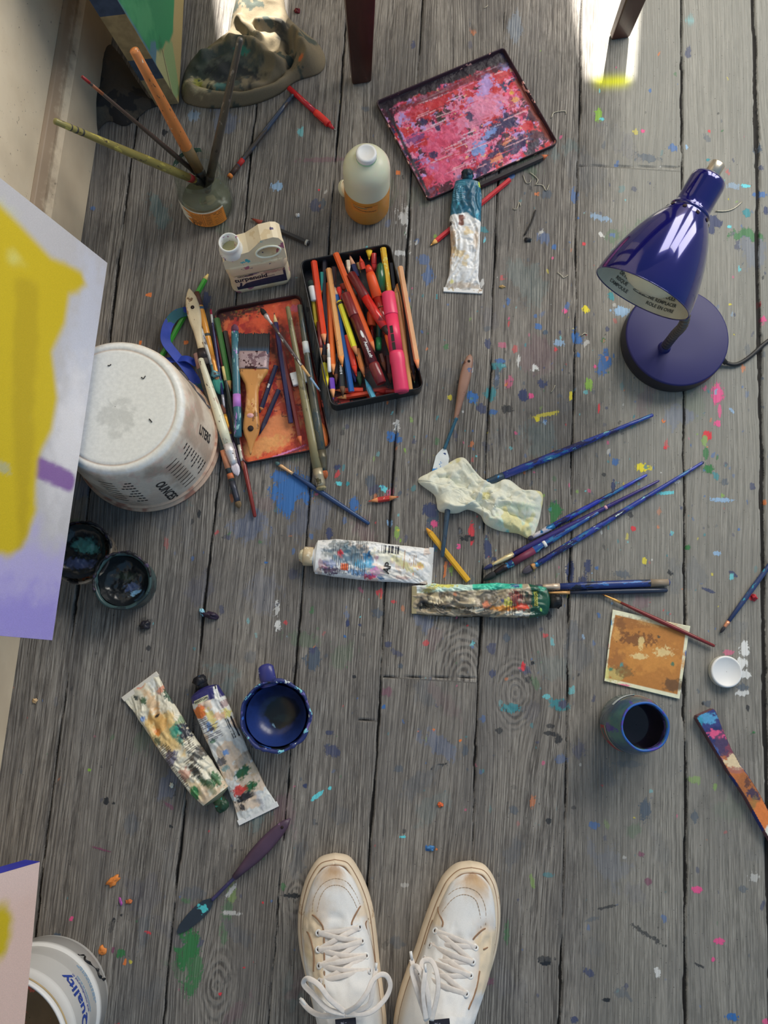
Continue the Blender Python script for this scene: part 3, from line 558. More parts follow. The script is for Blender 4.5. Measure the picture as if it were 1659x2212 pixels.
# ------------------------------------------------------------------ leaning canvases
def frame_px(a, b, up=(0, 0, 1)):                  # local frame (origin a, X to b) and the way from photo points into it
    q = frame(a, b, up); inv = q.to_matrix().transposed()
    def L(px, py, z=0.0):
        v = inv @ (P(px, py, z) - Vector(a)); return (v.x, v.y)
    return q, L
def lean(a, b, edge_px, h, th, back):
    """plane through the lower edge a-b that rises towards the wall so that its near edge runs over edge_px"""
    s = (b - a).normalized(); out = Vector((-s.y, s.x, 0)) if (Vector((-s.y, s.x, 0)).x < 0) else Vector((s.y, -s.x, 0))
    ray = P(edge_px[0], edge_px[1], 0.5) - CAM
    N = (a - CAM).cross(ray)
    phi = math.atan2(-out.dot(N), N.z)
    if phi < 0: phi += math.pi
    return s, (out * math.cos(phi) + Vector((0, 0, math.sin(phi)))).normalized(), phi
def canvas(name, label, a, b, edge_px, h, th, items, edge_col, seed=0, front=1, face_label=None, base=(0.56, 0.54, 0.56, 1)):
    s, u, phi = lean(a, b, edge_px, h, th, 0)
    n = s.cross(u)
    if n.z < 0: n = -n
    L = (b - a).length
    M3 = Matrix(((s.x, u.x, n.x), (s.y, u.y, n.y), (s.z, u.z, n.z)))
    if M3.determinant() < 0: flip = True
    else: flip = False
    t = thing(name, label, 'painting', a)
    inv = M3.inverted()
    def L2(px, py):                                # photo point -> (along lower edge, up the face)
        d = P(px, py, 0.0) - CAM; k = (a - CAM).dot(n) / d.dot(n); v = inv @ (CAM + d * k - a); return (v.x, v.y)
    def w(x, y, z): return tuple(M3 @ Vector((x, y, z)))
    nu = int(L / 0.003); nv = int(h / 0.003)
    U, V = np.meshgrid(np.linspace(0, L, nu), np.linspace(0, h, nv), indexing='ij')
    its = []
    for it in items(L2): its.append(it)
    col = marks(U, V, base, its, seed)
    R = np.array(M3); Pn = np.stack([U, V, 0 * U], -1) @ R.T
    mk('painted_face', ngrid(Pn[..., 0], Pn[..., 1], Pn[..., 2]), mat_paint('canvas_paint', 0.7, 0.35, 900), t, colors=col.reshape(-1, 4))
    em = mat('canvas_edge_' + name + str(seed), edge_col, 0.7, var=0.2)
    e = hexa([w(0, 0, -0.0008), w(L, 0, -0.0008), w(L, h, -0.0008), w(0, h, -0.0008), w(0, 0, -th), w(L, 0, -th), w(L, h, -th), w(0, h, -th)])
    mk('stretched_edge', e, em, t, smooth=False)
    return t, w, L, phi, L2
Y1, Y2 = C(190, 166, 22, 1.3), C(176, 152, 20, 1.3)
def c1_items(L):
    g = lambda *p: [L(x, y) for x, y in p]
    w_ = C(198, 196, 204); vio = C(150, 140, 195); pur = C(112, 78, 135)
    k = (L(100, 900)[0] - L(100, 1000)[0]); m = abs(k) / 100
    return [('blob', vio, *L(60, 1290), 120 * m, 260 * m, 0, 0.5, 0.5, 0.75), ('blob', C(128, 118, 185), *L(10, 1350), 70 * m, 260 * m, 0, 0.6, 0.9, 0.6), ('blob', C(175, 180, 205), *L(190, 700), 200 * m, 60 * m, 0, 0.7, 0.6, 0.5),
            ('blob', C(128, 118, 185), *L(90, 1340), 60 * m, 150 * m, 0, 0.5, 0.9, 0.5), ('blob', C(205, 196, 200), *L(150, 950), 160 * m, 60 * m, 0, 0.6, 0.4, 0.7), ('blob', C(186, 190, 120), *L(0, 560), 90 * m, 60 * m, 0, 0.6, 0.4, 0.7),
            ('stroke', pur, g((-20, 965), (60, 1000), (110, 1020), (148, 1040)), 24 * m, 6 * m, 0.2, 0.95),
            ('poly', Y1, g((-100, 330), (-10, 432), (50, 492), (110, 556), (176, 588), (186, 616), (150, 634), (140, 700), (112, 760), (124, 860), (112, 930), (80, 990), (68, 1080), (44, 1150), (0, 1190), (-100, 1200)), 13 * m),
            ('stroke', C(196, 184, 110), g((62, 900), (58, 1000), (54, 1080)), 7 * m, 7 * m, 0.3, 0.6), ('stroke', C(190, 190, 120), g((30, 560), (60, 600)), 16 * m, 16 * m, 0.3, 0.5),
            ('stroke', Y1, g((-60, 560), (20, 600), (90, 590), (140, 600), (160, 606)), 26 * m, 16 * m, 0.3),
            ('stroke', Y1, g((-100, 500), (-60, 560), (-20, 700), (-40, 900)), 40 * m, 16 * m, 0.3),
            ('stroke', Y1, g((110, 600), (95, 700), (85, 760), (95, 850), (80, 920), (60, 990), (60, 1100), (40, 1150)), 26 * m, 14 * m, 0.3),
            ('stroke', Y2, g((60, 640), (50, 800), (45, 950), (30, 1150)), 38 * m, 14 * m, 0.3), ('stroke', Y1, g((0, 650), (-5, 800), (0, 950), (10, 1160)), 40 * m, 14 * m, 0.2), ('stroke', Y1, g((-60, 650), (-60, 1150)), 50 * m, 14 * m, 0.2),
            ('blob', C(150, 150, 120), *L(8, 1010), 12 * m, 22 * m, 0, 0.4, 0.6, 0.8)]
canvas('abstract_painting', 'canvas with broad yellow strokes over lilac, leaning over the upturned bucket', P(232, 568, 0.168), P(113, 1383, 0.168), (0, 384), 0.40, 0.018, c1_items, C(40, 75, 135), 3)
def c2_items(L):
    m = abs(L(60, 1950)[0] - L(60, 2050)[0]) / 100
    return [('blob', C(208, 175, 168), *L(20, 1880), 60 * m, 300 * m, 0, 0.6, 0.3, 0.8), ('blob', Y1, *L(-8, 2020), 62 * m, 44 * m, 0, 0.3, 0.2, 1.0)]
t, w, L, phi, L2 = canvas('peach_painting', 'pale peach canvas with a blue top edge at the lower left corner', P(86, 1862, 0.19), P(46, 2290, 0.19), (0, 1887), 0.40, 0.02, c2_items, C(190, 160, 150), 5, base=C(196, 168, 158))
mk('blue_painted_end', hexa([w(-0.0006, 0, 0), w(-0.0006, 0.4, 0), w(-0.0006, 0.4, -0.02), w(-0.0006, 0, -0.02), w(-0.0002, 0, 0), w(-0.0002, 0.4, 0), w(-0.0002, 0.4, -0.02), w(-0.0002, 0, -0.02)]), mat('blue_edge_paint', C(40, 45, 150), 0.6), t, smooth=False, label='blue painted end of the canvas')
def c3_items(L):
    g = lambda *p: [L(x, y) for x, y in p]
    m = abs(L(395, 20)[0] - L(395, 120)[0]) / 100
    gr = C(38, 120, 78); cream = C(158, 142, 96); blue = C(70, 105, 120)
    return [('poly', blue, g((380, 222), (240, -20), (330, -60), (345, 130)), 2 * m), ('poly', gr, g((378, -60), (374, 70), (366, 92), (358, 90), (352, 105), (338, 108), (336, 88), (326, 90), (324, 112), (302, 72), (256, 0), (230, -50)), 1.5 * m),
            ('poly', C(150, 148, 105), g((378, 214), (345, 160), (336, 135), (338, 110), (352, 112), (366, 160)), m), ('poly', C(120, 140, 95), g((378, 218), (353, 112), (358, 95), (372, 90), (388, 200)), m),
            ('stroke', C(24, 26, 30), g((350, 108), (355, 130), (362, 160), (370, 195), (378, 216)), 1.6 * m, 0.4 * m), ('blob', C(30, 95, 62), *L(346, 98), 14 * m, 10 * m, 0, 0.3, 0.8, 0.7), ('blob', C(90, 160, 110), *L(300, 30), 30 * m, 60 * m, 30, 0.6, 0.9, 0.35),
            ('stroke', C(150, 140, 50), g((386, 215), (392, 150)), 3 * m, m, 0.5)]
t, w, L, phi, L2 = canvas('green_painting', 'deep canvas with a green wedge shape standing in the upper left corner', P(386, 222, 0.012), P(400, -60, 0.012), (254, 0), 0.42, 0.036, c3_items, C(150, 132, 92), 8, base=C(152, 135, 92))
EH = 0.42
def end_quad(y0, y1, col, nm):
    mk(nm, hexa([w(-0.0012, y0, 0), w(-0.0012, y1, 0), w(-0.0012, y1, -0.036), w(-0.0012, y0, -0.036), w(-0.0003, y0, 0), w(-0.0003, y1, 0), w(-0.0003, y1, -0.036), w(-0.0003, y0, -0.036)]), mat(nm + '_paint', col, 0.8, var=0.25, scale=90), t, smooth=False)
end_quad(0.0, 0.058, C(125, 115, 88), 'raw_linen_corner'); end_quad(0.058, 0.100, C(55, 68, 85), 'blue_patch'); end_quad(0.100, 0.185, C(132, 116, 84), 'raw_linen_patch'); end_quad(0.185, 0.30, C(50, 62, 82), 'blue_upper_patch')

# ------------------------------------------------------------------ upturned bucket
cb = P(320, 951, 0)
bt = thing('bucket', 'white plastic mixing bucket standing upside down under the yellow canvas', 'bucket', cb)
prof = [(0.1035, 0.0), (0.1055, 0.002), (0.1050, 0.005), (0.1015, 0.0065), (0.1010, 0.013), (0.1030, 0.0150), (0.1028, 0.0175), (0.1002, 0.0185), (0.0975, 0.05), (0.0945, 0.09), (0.0915, 0.13), (0.0900, 0.146), (0.0880, 0.154), (0.0830, 0.1595), (0.0780, 0.1605), (0.0765, 0.1592), (0.0755, 0.1592), (0.0740, 0.1602), (0.04, 0.1604), (0.0005, 0.1605)]
BR = lambda z: np.interp(z, [p[1] for p in prof[7:12]], [p[0] for p in prof[7:12]])
# finer rows for the dirt
pr = []
for i in range(len(prof) - 1):
    (r0, z0), (r1, z1) = prof[i], prof[i + 1]; n = max(1, int(math.hypot(r1 - r0, z1 - z0) / 0.003))
    pr += [(r0 + (r1 - r0) * j / n, z0 + (z1 - z0) * j / n) for j in range(n)]
pr.append(prof[-1])
g = lathe(pr, 220, cap=False)
v = np.array(g[0]); th = np.arctan2(v[:, 1], v[:, 0]); rr = np.hypot(v[:, 0], v[:, 1])
col = np.empty((len(v), 4)); col[:] = (0.84, 0.83, 0.79, 1)
def wash(mask, c):
    global col
    m = np.clip(mask, 0, 1)[:, None]; col = col * (1 - m) + np.array(c) * m
side = (v[:, 2] < 0.156) & (v[:, 2] > 0.0185)
wash(np.where(side, 0.85, 0), C(196, 182, 165))
wash(np.where(side, sstep(0.4, 0.7, fbm(th * 4, v[:, 2] * 30, 4)) * 0.7, 0), C(150, 132, 115))
wash(np.where(side, sstep(0.1, 0.0, v[:, 2] - 0.03) * sstep(0.45, 0.6, fbm(th * 3, v[:, 2] * 18, 9)) * 0.35, 0), C(170, 130, 105))
wash(np.where((v[:, 2] <= 0.0185), 0.75, 0), C(190, 150, 118)); wash(np.where(v[:, 2] <= 0.0185, sstep(0.55, 0.65, fbm(th * 5, v[:, 2] * 90, 19)) * 0.7, 0), C(140, 75, 60))
wash(np.where((v[:, 2] > 0.152) & (rr > 0.078), sstep(0.55, 0.62, fbm(v[:, 0] * 120, v[:, 1] * 120, 29)) * 0.15, 0), C(170, 150, 120))
wash(np.exp(-((rr - 0.0758) / 0.0009) ** 2) * (v[:, 2] > 0.15) * 0.6, C(160, 125, 95))
wash(np.where(v[:, 2] > 0.155, sstep(0.0, 0.010, 0.026 - np.hypot(v[:, 0] - 0.004, v[:, 1] + 0.012) + (fbm(v[:, 0] * 110, v[:, 1] * 110, 33, 5) - 0.5) * 0.05), 0) * 0.42, C(150, 150, 146))
wash(np.where(side & (v[:, 2] > 0.1), sstep(0.62, 0.66, fbm(th * 9, v[:, 2] * 60, 12)) * 0.2, 0), C(185, 120, 110))
mk('bucket_wall', g, mat_paint('bucket_plastic', 0.38, 0.05, 200), bt, colors=col)
for ha_, hb_, hc_ in (((305, 815), (310, 818), (314, 812)), ((240, 787), (236, 790), (233, 789)), ((322, 905), (325, 908), (328, 912))):
    mk('stuck_hair', sweep([tuple(P(x, y, 0.1612) - cb) for x, y in (ha_, hb_, hc_)], 0.0007, 6), mat('black_hair', C(40, 38, 38), 0.6), bt)
mb = mat('black_print', C(38, 36, 38), 0.6)
def bside(t_, z, off=0.0005):
    r = BR(z) + off; return (r * math.cos(t_), r * math.sin(t_), z)
def bth(px, py, z):
    p = P(px, py, z) - cb; return math.atan2(p.y, p.x)
def btext(s, size, px, py, z0):
    t0 = bth(px, py, z0)
    def fn(x, y): return bside(t0 + y / BR(z0), z0 - x)
    mk('lettering', text_geo(s, size, fn), mb, bt, smooth=False)
btext('LITERS', 0.0180, 426, 937, 0.070); btext('OUNCES', 0.0190, 351, 1043, 0.058)
V = []; Fc = []
def tick(t0, t1, z, hw):
    n = len(V); m = 6
    for i in range(m + 1):
        t_ = t0 + (t1 - t0) * i / m; V.append(bside(t_, z - hw)); V.append(bside(t_, z + hw))
    for i in range(m): Fc.append((n + 2 * i, n + 2 * i + 2, n + 2 * i + 3, n + 2 * i + 1))
def tick_rows(tA, nrow, za, zb, dirn, short=1.0):
    for i in range(nrow):
        z = za + (zb - za) * i / (nrow - 1); a = tA - 0.03 * i * dirn * 0
        k = 2 + (i % 3)
        for j in range(k): tick(a + dirn * (0.052 * j), a + dirn * (0.052 * j + 0.040), z, 0.0015)
        tick(a + dirn * 0.26, a + dirn * 0.46, z, 0.0008)
tL = bth(396, 953, 0.115); tO = bth(310, 1035, 0.11)
tick_rows(tL - 0.02, 9, 0.125, 0.035, -1); mk('graduation_marks', (V, Fc), mb, bt, smooth=False)
V = []; Fc = []
tick_rows(tO - 0.15, 8, 0.125, 0.045, -1); mk('graduation_marks', (V, Fc), mb, bt, smooth=False)
V = []; Fc = []
mk('drawn_stroke', sweep(cr([bside(0.75, 0.13), bside(0.70, 0.10), bside(0.60, 0.085), bside(0.52, 0.05), bside(0.46, 0.028)], 8), [0.0006 + 0.0022 * abs(math.sin(i * 0.35)) for i in range(33)], 6, 0.2), mat('smudge_grey', C(95, 90, 90), 0.8), bt, label='dark smudged drawing on the bucket side')
# ------------------------------------------------------------------ tall pail, lower left
cp = P(104, 2158, 0)
pl = thing('paint_pail', 'white plastic pail with blue printed text at the lower left', 'pail', cp)
pprof = [(0.074, 0.0), (0.0770, 0.002), (0.0780, 0.03), (0.0785, 0.040), (0.0815, 0.043), (0.0815, 0.051), (0.0790, 0.054), (0.0790, 0.066), (0.0770, 0.069), (0.0790, 0.073), (0.0805, 0.128), (0.0820, 0.131), (0.0808, 0.135), (0.0815, 0.156), (0.0835, 0.159), (0.0840, 0.168), (0.0825, 0.171), (0.0808, 0.170), (0.0795, 0.156), (0.0790, 0.012), (0.0005, 0.010)]
mk('pail_body', lathe(pprof, 96, cap=False), mat('pail_plastic', C(208, 213, 220), 0.35, var=0.03, scale=20), pl)
mk('paint_residue', lathe([(0.0005, 0.06), (0.078, 0.062)], 64, cap=False), mat('dried_brown_paint', C(110, 90, 65), 0.7, splats=[(C(180, 90, 70), 0.4, 60)]), pl)
mk('rim_stain', lathe([(0.0842, 0.160), (0.0842, 0.1635)], 96, cap=False), mat('tan_stain', C(168, 148, 112), 0.6), pl)
blu = mat('blue_print', C(35, 60, 140), 0.5); lblu = mat('light_blue_print', C(70, 130, 175), 0.5)
PR = lambda z: np.interp(z, [p[1] for p in pprof[:17]], [p[0] for p in pprof[:17]])
def ptext(s, size, t0, z0, m, dz=0.0):
    def fn(x, y):
        z = z0 + y; r = PR(z) + 0.0006; t_ = t0 + x / 0.08
        return (r * math.cos(t_), r * math.sin(t_), z)
    mk('lettering', text_geo(s, size, fn), m, pl, smooth=False)
ptext('l Quality', 0.024, 0.42, 0.101, blu); ptext('ne', 0.022, -0.12, 0.119, blu)
ptext('and manufactured in', 0.0058, 0.55, 0.084, blu)
ptext('manufacturers iiil ilii iiiliii', 0.0045, 0.5, 0.078, lblu)
ptext('iili iliiii ili iiliii iil iiiii iil iiil ili iiliii', 0.0040, 0.6, 0.0605, lblu); ptext('ilii iii liiii iiil iii ili iiliii iiliiii il iiilii', 0.0040, 0.55, 0.0565, lblu)
for i in range(4): ptext('iiil iliiii ii iiliii iil iii ilii iiilii iil iliii iii', 0.0036, 0.35, 0.034 - 0.006 * i, lblu)
mk('dried_drip', sweep(cr([(PR(0.03) * math.cos(a) * 1.01, PR(0.03) * math.sin(a) * 1.01, z) for a, z in ((1.0, 0.040), (0.92, 0.028), (0.86, 0.036), (0.74, 0.030), (0.62, 0.024), (0.52, 0.026), (0.42, 0.016))], 6), [0.0008 + 0.0034 * float(vn(i * 0.45, 0.0, 3)) * (1 if i not in (21, 22) else 0.1) for i in range(37)], 8, 0.5), mat('black_gloss_paint', C(28, 28, 30), 0.3), pl)
mk('blue_smear', (lambda: ngrid(*[np.array(a) for a in zip(*[[[PR(z) * math.cos(t_) * 1.008 for z in (0.02, 0.03)], [PR(z) * math.sin(t_) * 1.008 for z in (0.02, 0.03)], [0.02 + 0.001 * math.sin(t_ * 40), 0.031]] for t_ in np.linspace(1.30, 1.62, 14)])]))(), mat('blue_smear_paint', C(110, 165, 200), 0.6), pl)

# ------------------------------------------------------------------ crumpled cloths
def heap(name, label, cat, poly, cen, h, seed, base, items, rough=0.9, zoff=0.0008, rings=70, spokes=260, fold=1.0, weave=600, fr=22.0, peak=2.6, bump=0.5, ridges=(), sharp_=False):
    c = P(cen[0], cen[1], 0); pts = [P(x, y, 0) - c for x, y in poly]
    n = len(pts)
    t = [0.0]
    for i in range(n): t.append(t[-1] + (pts[(i + 1) % n] - pts[i]).length)
    sm = cr([pts[-1]] + pts + [pts[0], pts[1]], 10)[10:-10]
    dl = [0.0]
    for i in range(len(sm) - 1): dl.append(dl[-1] + (sm[i + 1] - sm[i]).length)
    bx = np.interp(np.linspace(0, dl[-1], spokes + 1)[:-1], dl, [p.x for p in sm]); by = np.interp(np.linspace(0, dl[-1], spokes + 1)[:-1], dl, [p.y for p in sm])
    f = np.linspace(0.0, 1, rings) ** 0.8
    X = np.outer(f, bx); Y = np.outer(f, by); Fr = np.repeat(f[:, None], spokes, 1)
    wx = X + (fbm(X * fr * 0.7 + 9, Y * fr * 0.7, seed + 3) - 0.5) * 0.05; wy = Y + (fbm(X * fr * 0.7, Y * fr * 0.7 + 4, seed + 5) - 0.5) * 0.05
    rid = 1 - np.abs(2 * fbm(wx * fr, wy * fr * 1.4, seed, 3) - 1) * 2.2
    rid2 = 1 - np.abs(2 * fbm(wx * fr * 2.3, wy * fr * 1.6, seed + 50, 3) - 1) * 2
    Z = h * (1 - Fr ** peak) * (0.42 + fold * (0.42 * rid + 0.16 * rid2)) + zoff + 0.004 * (1 - Fr ** 8) * (1 + rid)
    Z = np.maximum(Z, zoff)
    for (rp, rw, rh) in ridges:
        q_ = [P(x, y, h * 0.5) - c for x, y in rp]; q_ = cr(q_, 6); dm = np.full(X.shape, 1e9)
        for i_ in range(len(q_) - 1):
            ax_, ay_, bx_, by_ = q_[i_].x, q_[i_].y, q_[i_ + 1].x, q_[i_ + 1].y; L2_ = (bx_ - ax_) ** 2 + (by_ - ay_) ** 2 + 1e-12
            t_ = np.clip(((X - ax_) * (bx_ - ax_) + (Y - ay_) * (by_ - ay_)) / L2_, 0, 1); dm = np.minimum(dm, np.hypot(X - ax_ - t_ * (bx_ - ax_), Y - ay_ - t_ * (by_ - ay_)))
        Z = Z + rh * (np.exp(-dm / rw) if sharp_ else np.exp(-(dm / rw) ** 2)) * (1 - Fr ** 14)
    Z = np.maximum(Z, zoff)
    X = X + fold * 0.006 * (rid2 - 0.5) * (1 - Fr); Y = Y + fold * 0.006 * (rid - 0.5) * (1 - Fr)
    X = np.concatenate([X, X[:, :1]], 1); Y = np.concatenate([Y, Y[:, :1]], 1); Z = np.concatenate([Z, Z[:, :1]], 1)
    def L(px, py):
        p = P(px, py, h * 0.4) - c; return (p.x, p.y)
    col = marks(X, Y, base, items(L), seed)
    o = mk(name, ngrid(X, Y, Z), mat_paint('cloth_' + name + str(seed), rough, bump, weave), None, colors=col.reshape(-1, 4), loc=c)
    md = o.modifiers.new('thick', 'SOLIDIFY'); md.thickness = 0.0012; md.offset = 1
    return tag(o, label, cat)
def rag_items(L):
    m = 1 / 1543
    return [('blob', C(60, 66, 62), *L(470, 150), 90 * m, 45 * m, 0, 0.3, 0.9, 0.9), ('blob', C(36, 38, 40), *L(500, 165), 60 * m, 30 * m, 0, 0.3, 1, 0.9), ('blob', C(70, 100, 50), *L(452, 112), 8 * m, 10 * m, 0, 0.3, 0.9, 0.9),
            ('blob', C(150, 140, 112), *L(440, 190), 30 * m, 22 * m, -30, 0.3, 0.9, 0.9), ('blob', C(125, 125, 50), *L(428, 182), 10 * m, 16 * m, 0, 0.3, 0.9, 0.9), ('blob', C(40, 110, 95), *L(525, 125), 16 * m, 10 * m, 0, 0.3, 0.9, 0.8), ('blob', C(60, 110, 110), *L(478, 192), 14 * m, 8 * m, 0, 0.3, 0.9, 0.8),
            ('blob', C(180, 90, 45), *L(653, 140), 6 * m, 6 * m, 0, 0.4, 0.6, 0.8), ('blob', C(135, 122, 98), *L(580, 110), 50 * m, 20 * m, -20, 0.5, 0.6, 0.7), ('spots', C(60, 66, 60), 60, 0.66), ('blob', C(46, 46, 44), *L(610, 70), 14 * m, 28 * m, 0, 0.4, 0.6, 0.9)]
heap('paint_rag', 'crumpled olive cotton rag stained dark green beside the green painting', 'rag', [(396, 214), (398, 165), (420, 128), (455, 104), (492, 84), (505, 30), (530, -30), (600, -40), (618, 30), (645, 62), (685, 95), (702, 130), (690, 158), (640, 176), (600, 205), (545, 226), (480, 234), (425, 230)], (540, 120), 0.030, 7, C(104, 94, 76), rag_items, fr=13, peak=7, fold=0.55, ridges=[([(400, 188), (440, 208), (520, 214), (600, 188), (655, 150), (668, 120)], .011, .017), ([(430, 184), (470, 198), (530, 200), (590, 176), (630, 130), (640, 90)], .0035, -.010), ([(500, 100), (540, 110), (590, 140), (610, 150)], .007, .014), ([(560, 70), (600, 62), (640, 84), (650, 110)], .008, .018), ([(440, 125), (470, 110), (500, 112)], .008, .012), ([(520, 60), (545, 90), (560, 100)], .006, .014), ([(500, 160), (560, 165)], .018, -.012), ([(625, 60), (622, 110)], .006, -.014)])
def rag2_items(L):
    m = 1 / 1543
    return [('blob', C(86, 76, 64), *L(265, 250), 40 * m, 22 * m, 0, 0.3, 0.9, 0.8), ('blob', C(72, 68, 60), *L(210, 230), 18 * m, 50 * m, 20, 0.4, 0.5, 0.7), ('spots', C(40, 38, 38), 40, 0.55)]
heap('dark_rag', 'dark brown rag lying against the skirting below the green painting', 'rag', [(176, 195), (186, 165), (200, 120), (225, 90), (258, 120), (292, 172), (322, 214), (345, 226), (318, 238), (290, 262), (268, 272), (240, 262), (222, 270), (205, 290), (194, 282), (182, 240)], (240, 205), 0.022, 21, C(62, 56, 50), rag2_items, fr=14, fold=0.6)

# ------------------------------------------------------------------ stool at the top
woodr = mat('red_brown_wood', C(58, 27, 21), 0.35, var=0.3, scale=60, stretch=(1, 1, 0.12), bump=0.1, coat=0.2)
A = P(780, 172, 0); B = P(1338, 78, 0); dx_ = (B - A).normalized(); dy_ = Vector((-dx_.y, dx_.x, 0)); Wd = (B - A).length
st = thing('wooden_stool', 'dark red-brown wooden stool, only its two front legs in view at the top', 'stool', (A + B) / 2, Matrix(((dx_.x, dy_.x, 0), (dx_.y, dy_.y, 0), (0, 0, 1))).to_quaternion())
SH = 0.46
def leg(x, y, w0, d0, w1, d1, notch=False):
    zs = [0, 0.004, 0.2, SH]
    V = []; Fc = []
    for i, z in enumerate(zs):
        k = z / SH; a = (w0 * (1 - k) + w1 * k) / 2; b = (d0 * (1 - k) + d1 * k) / 2
        if i == 0: a *= 0.9; b *= 0.9
        V += [(x - a, y - b, z), (x + a, y - b, z), (x + a, y + b, z), (x - a, y + b, z)]
    for i in range(3):
        for j in range(4): Fc.append((4 * i + j, 4 * i + (j + 1) % 4, 4 * i + 4 + (j + 1) % 4, 4 * i + 4 + j))
    Fc += [(0, 1, 2, 3), (12, 13, 14, 15)]
    return bevel(mk('leg', (V, Fc), woodr, st, smooth=False), 0.0018)
leg(-Wd / 2, 0, 0.030, 0.016, 0.062, 0.03); leg(Wd / 2, 0, 0.030, 0.012, 0.050, 0.03)
leg(-Wd / 2 + 0.01, 0.34, 0.030, 0.02, 0.05, 0.03); leg(Wd / 2 - 0.01, 0.34, 0.030, 0.02, 0.05, 0.03)
bevel(mk('seat', box(0, 0.18, SH + 0.012, Wd + 0.03, 0.38, 0.024), woodr, st, smooth=False), 0.006)
mk('rail', box(0, 0.0, SH - 0.03, Wd - 0.03, 0.014, 0.045), woodr, st, smooth=False)

# ------------------------------------------------------------------ jars of dark paint beside the lilac canvas
def glassmat(name, c, rough=0.05, tr=1.0):
    return mat(name, c, rough, trans=tr, ior=1.45, var=0)
def open_jar(name, label, cat, base_px, r, h, wall_c, in_c, skin_c, seed, trans=0.0, fill=0.55, lip=0.002, extra=()):
    c = P(base_px[0], base_px[1], 0); t = thing(name, label, cat, c)
    wob = lambda a, z: 0.012 * math.sin(3 * a + seed) * (z / h) + 0.008 * math.sin(7 * a + 2 * seed) * (z / h)
    pr = [(r * 0.86, 0), (r * 0.94, 0.002), (r * 0.96, 0.01), (r, h * 0.5), (r * 1.0, h * 0.94), (r + lip, h * 0.97), (r + lip * 0.6, h), (r - 0.001, h), (r - 0.003, h * 0.96), (r - 0.0032, h * 0.5), (r * 0.9, 0.012), (0.0004, 0.01)]
    mk('cup_wall', lathe(pr, 72, wob=wob, cap=False), mat(name + '_wall' + str(seed), wall_c, 0.35, splats=in_c, trans=trans, bump=0.2, bscale=150, seed=seed), t)
    zf = h * fill; R = r - 0.004
    X = []; Z = []
    rr_, aa = np.meshgrid(np.linspace(0.0, 1, 26), np.linspace(0, 2 * math.pi, 73), indexing='ij')
    X = rr_ * R * np.cos(aa); Y = rr_ * R * np.sin(aa)
    Zz = zf + 0.006 * (fbm(X * 90, Y * 90, seed + 4) - 0.5) + 0.010 * rr_ ** 6 + (0.02 * (fbm(aa * 2, rr_ * 0, seed) - 0.2) * rr_ ** 8)
    col = marks(X, Y, C(22, 26, 30), skin_c, seed)
    mk('dried_paint', ngrid(X, Y, Zz), mat_paint('wet_dark_paint', 0.22, 0.6, 180, coat=0.3), t, colors=col.reshape(-1, 4))
    mk('crusted_rim', sweep([( (r + lip * 0.4) * (1 + wob(a, h)) * math.cos(a), (r + lip * 0.4) * (1 + wob(a, h)) * math.sin(a), h + 0.0005 + 0.001 * math.sin(5 * a + seed)) for a in np.linspace(0.2, 3.6, 60)], [0.0012 + 0.0018 * abs(math.sin(i * 0.7 + seed)) * abs(math.sin(i * 0.23)) for i in range(60)], 8), mat('crusted_black_paint', C(30, 30, 34), 0.5, splats=[(C(60, 50, 75), 0.4, 120)], bump=0.4), t)
    return t
m_ = 1 / 1543
open_jar('paint_cup', 'teal-stained plastic cup of nearly black paint at the front of two', 'cup', (285, 1262), 0.0375, 0.048, C(50, 70, 72), [(C(30, 42, 46), 0.5, 50)], [('blob', C(120, 165, 200), 0.014, -0.013, 0.008, 0.003, 40, 0.2, 0.9), ('blob', C(60, 75, 110), 0.008, -0.006, 0.009, 0.006, 10, 0.2, 0.9), ('blob', C(50, 62, 52), 0.0, 0.008, 0.014, 0.006, 0, 0.3, 0.8, 0.6)], 2)
open_jar('paint_tin', 'open tin of dried black and teal paint half hidden under the lilac canvas', 'tin', (196, 1202), 0.041, 0.044, C(120, 110, 98), [(C(40, 38, 40), 0.5, 40), (C(170, 90, 50), 0.2, 60)], [('blob', C(50, 95, 95), 0.004, 0.010, 0.016, 0.010, 0, 0.3, 0.9), ('blob', C(50, 60, 90), 0.0, -0.015, 0.02, 0.007, 0, 0.3, 0.9), ('blob', C(60, 110, 105), 0.015, 0.006, 0.008, 0.005, 0, 0.3, 0.9)], 6, fill=0.85)
# blue pot with a stub handle
pc = P(603, 1543, 0)
pt = thing('paint_pot', 'round dark blue pot with a stub handle, crusted with blue paint', 'pot', pc)
wob = lambda a, z: 0.014 * math.sin(9 * a + 1) * min(1, z / 0.03) + 0.01 * math.sin(14 * a)
mk('pot_bowl', lathe([(0.033, 0), (0.037, 0.003), (0.043, 0.02), (0.0455, 0.036), (0.0465, 0.042), (0.0455, 0.045), (0.0435, 0.0445), (0.042, 0.036), (0.038, 0.020), (0.032, 0.012), (0.028, 0.0105), (0.0004, 0.010)], 90, wob=wob, cap=False), mat('blue_crusted_pot', C(24, 36, 84), 0.4, splats=[(C(50, 90, 170), 0.35, 45), (C(20, 24, 34), 0.45, 30)], bump=0.5, bscale=200, seed=3), pt)
rr_, aa = np.meshgrid(np.linspace(0, 1, 30), np.linspace(0, 2 * math.pi, 73), indexing='ij')
X, Y = rr_ * 0.0395 * np.cos(aa), rr_ * 0.0395 * np.sin(aa)
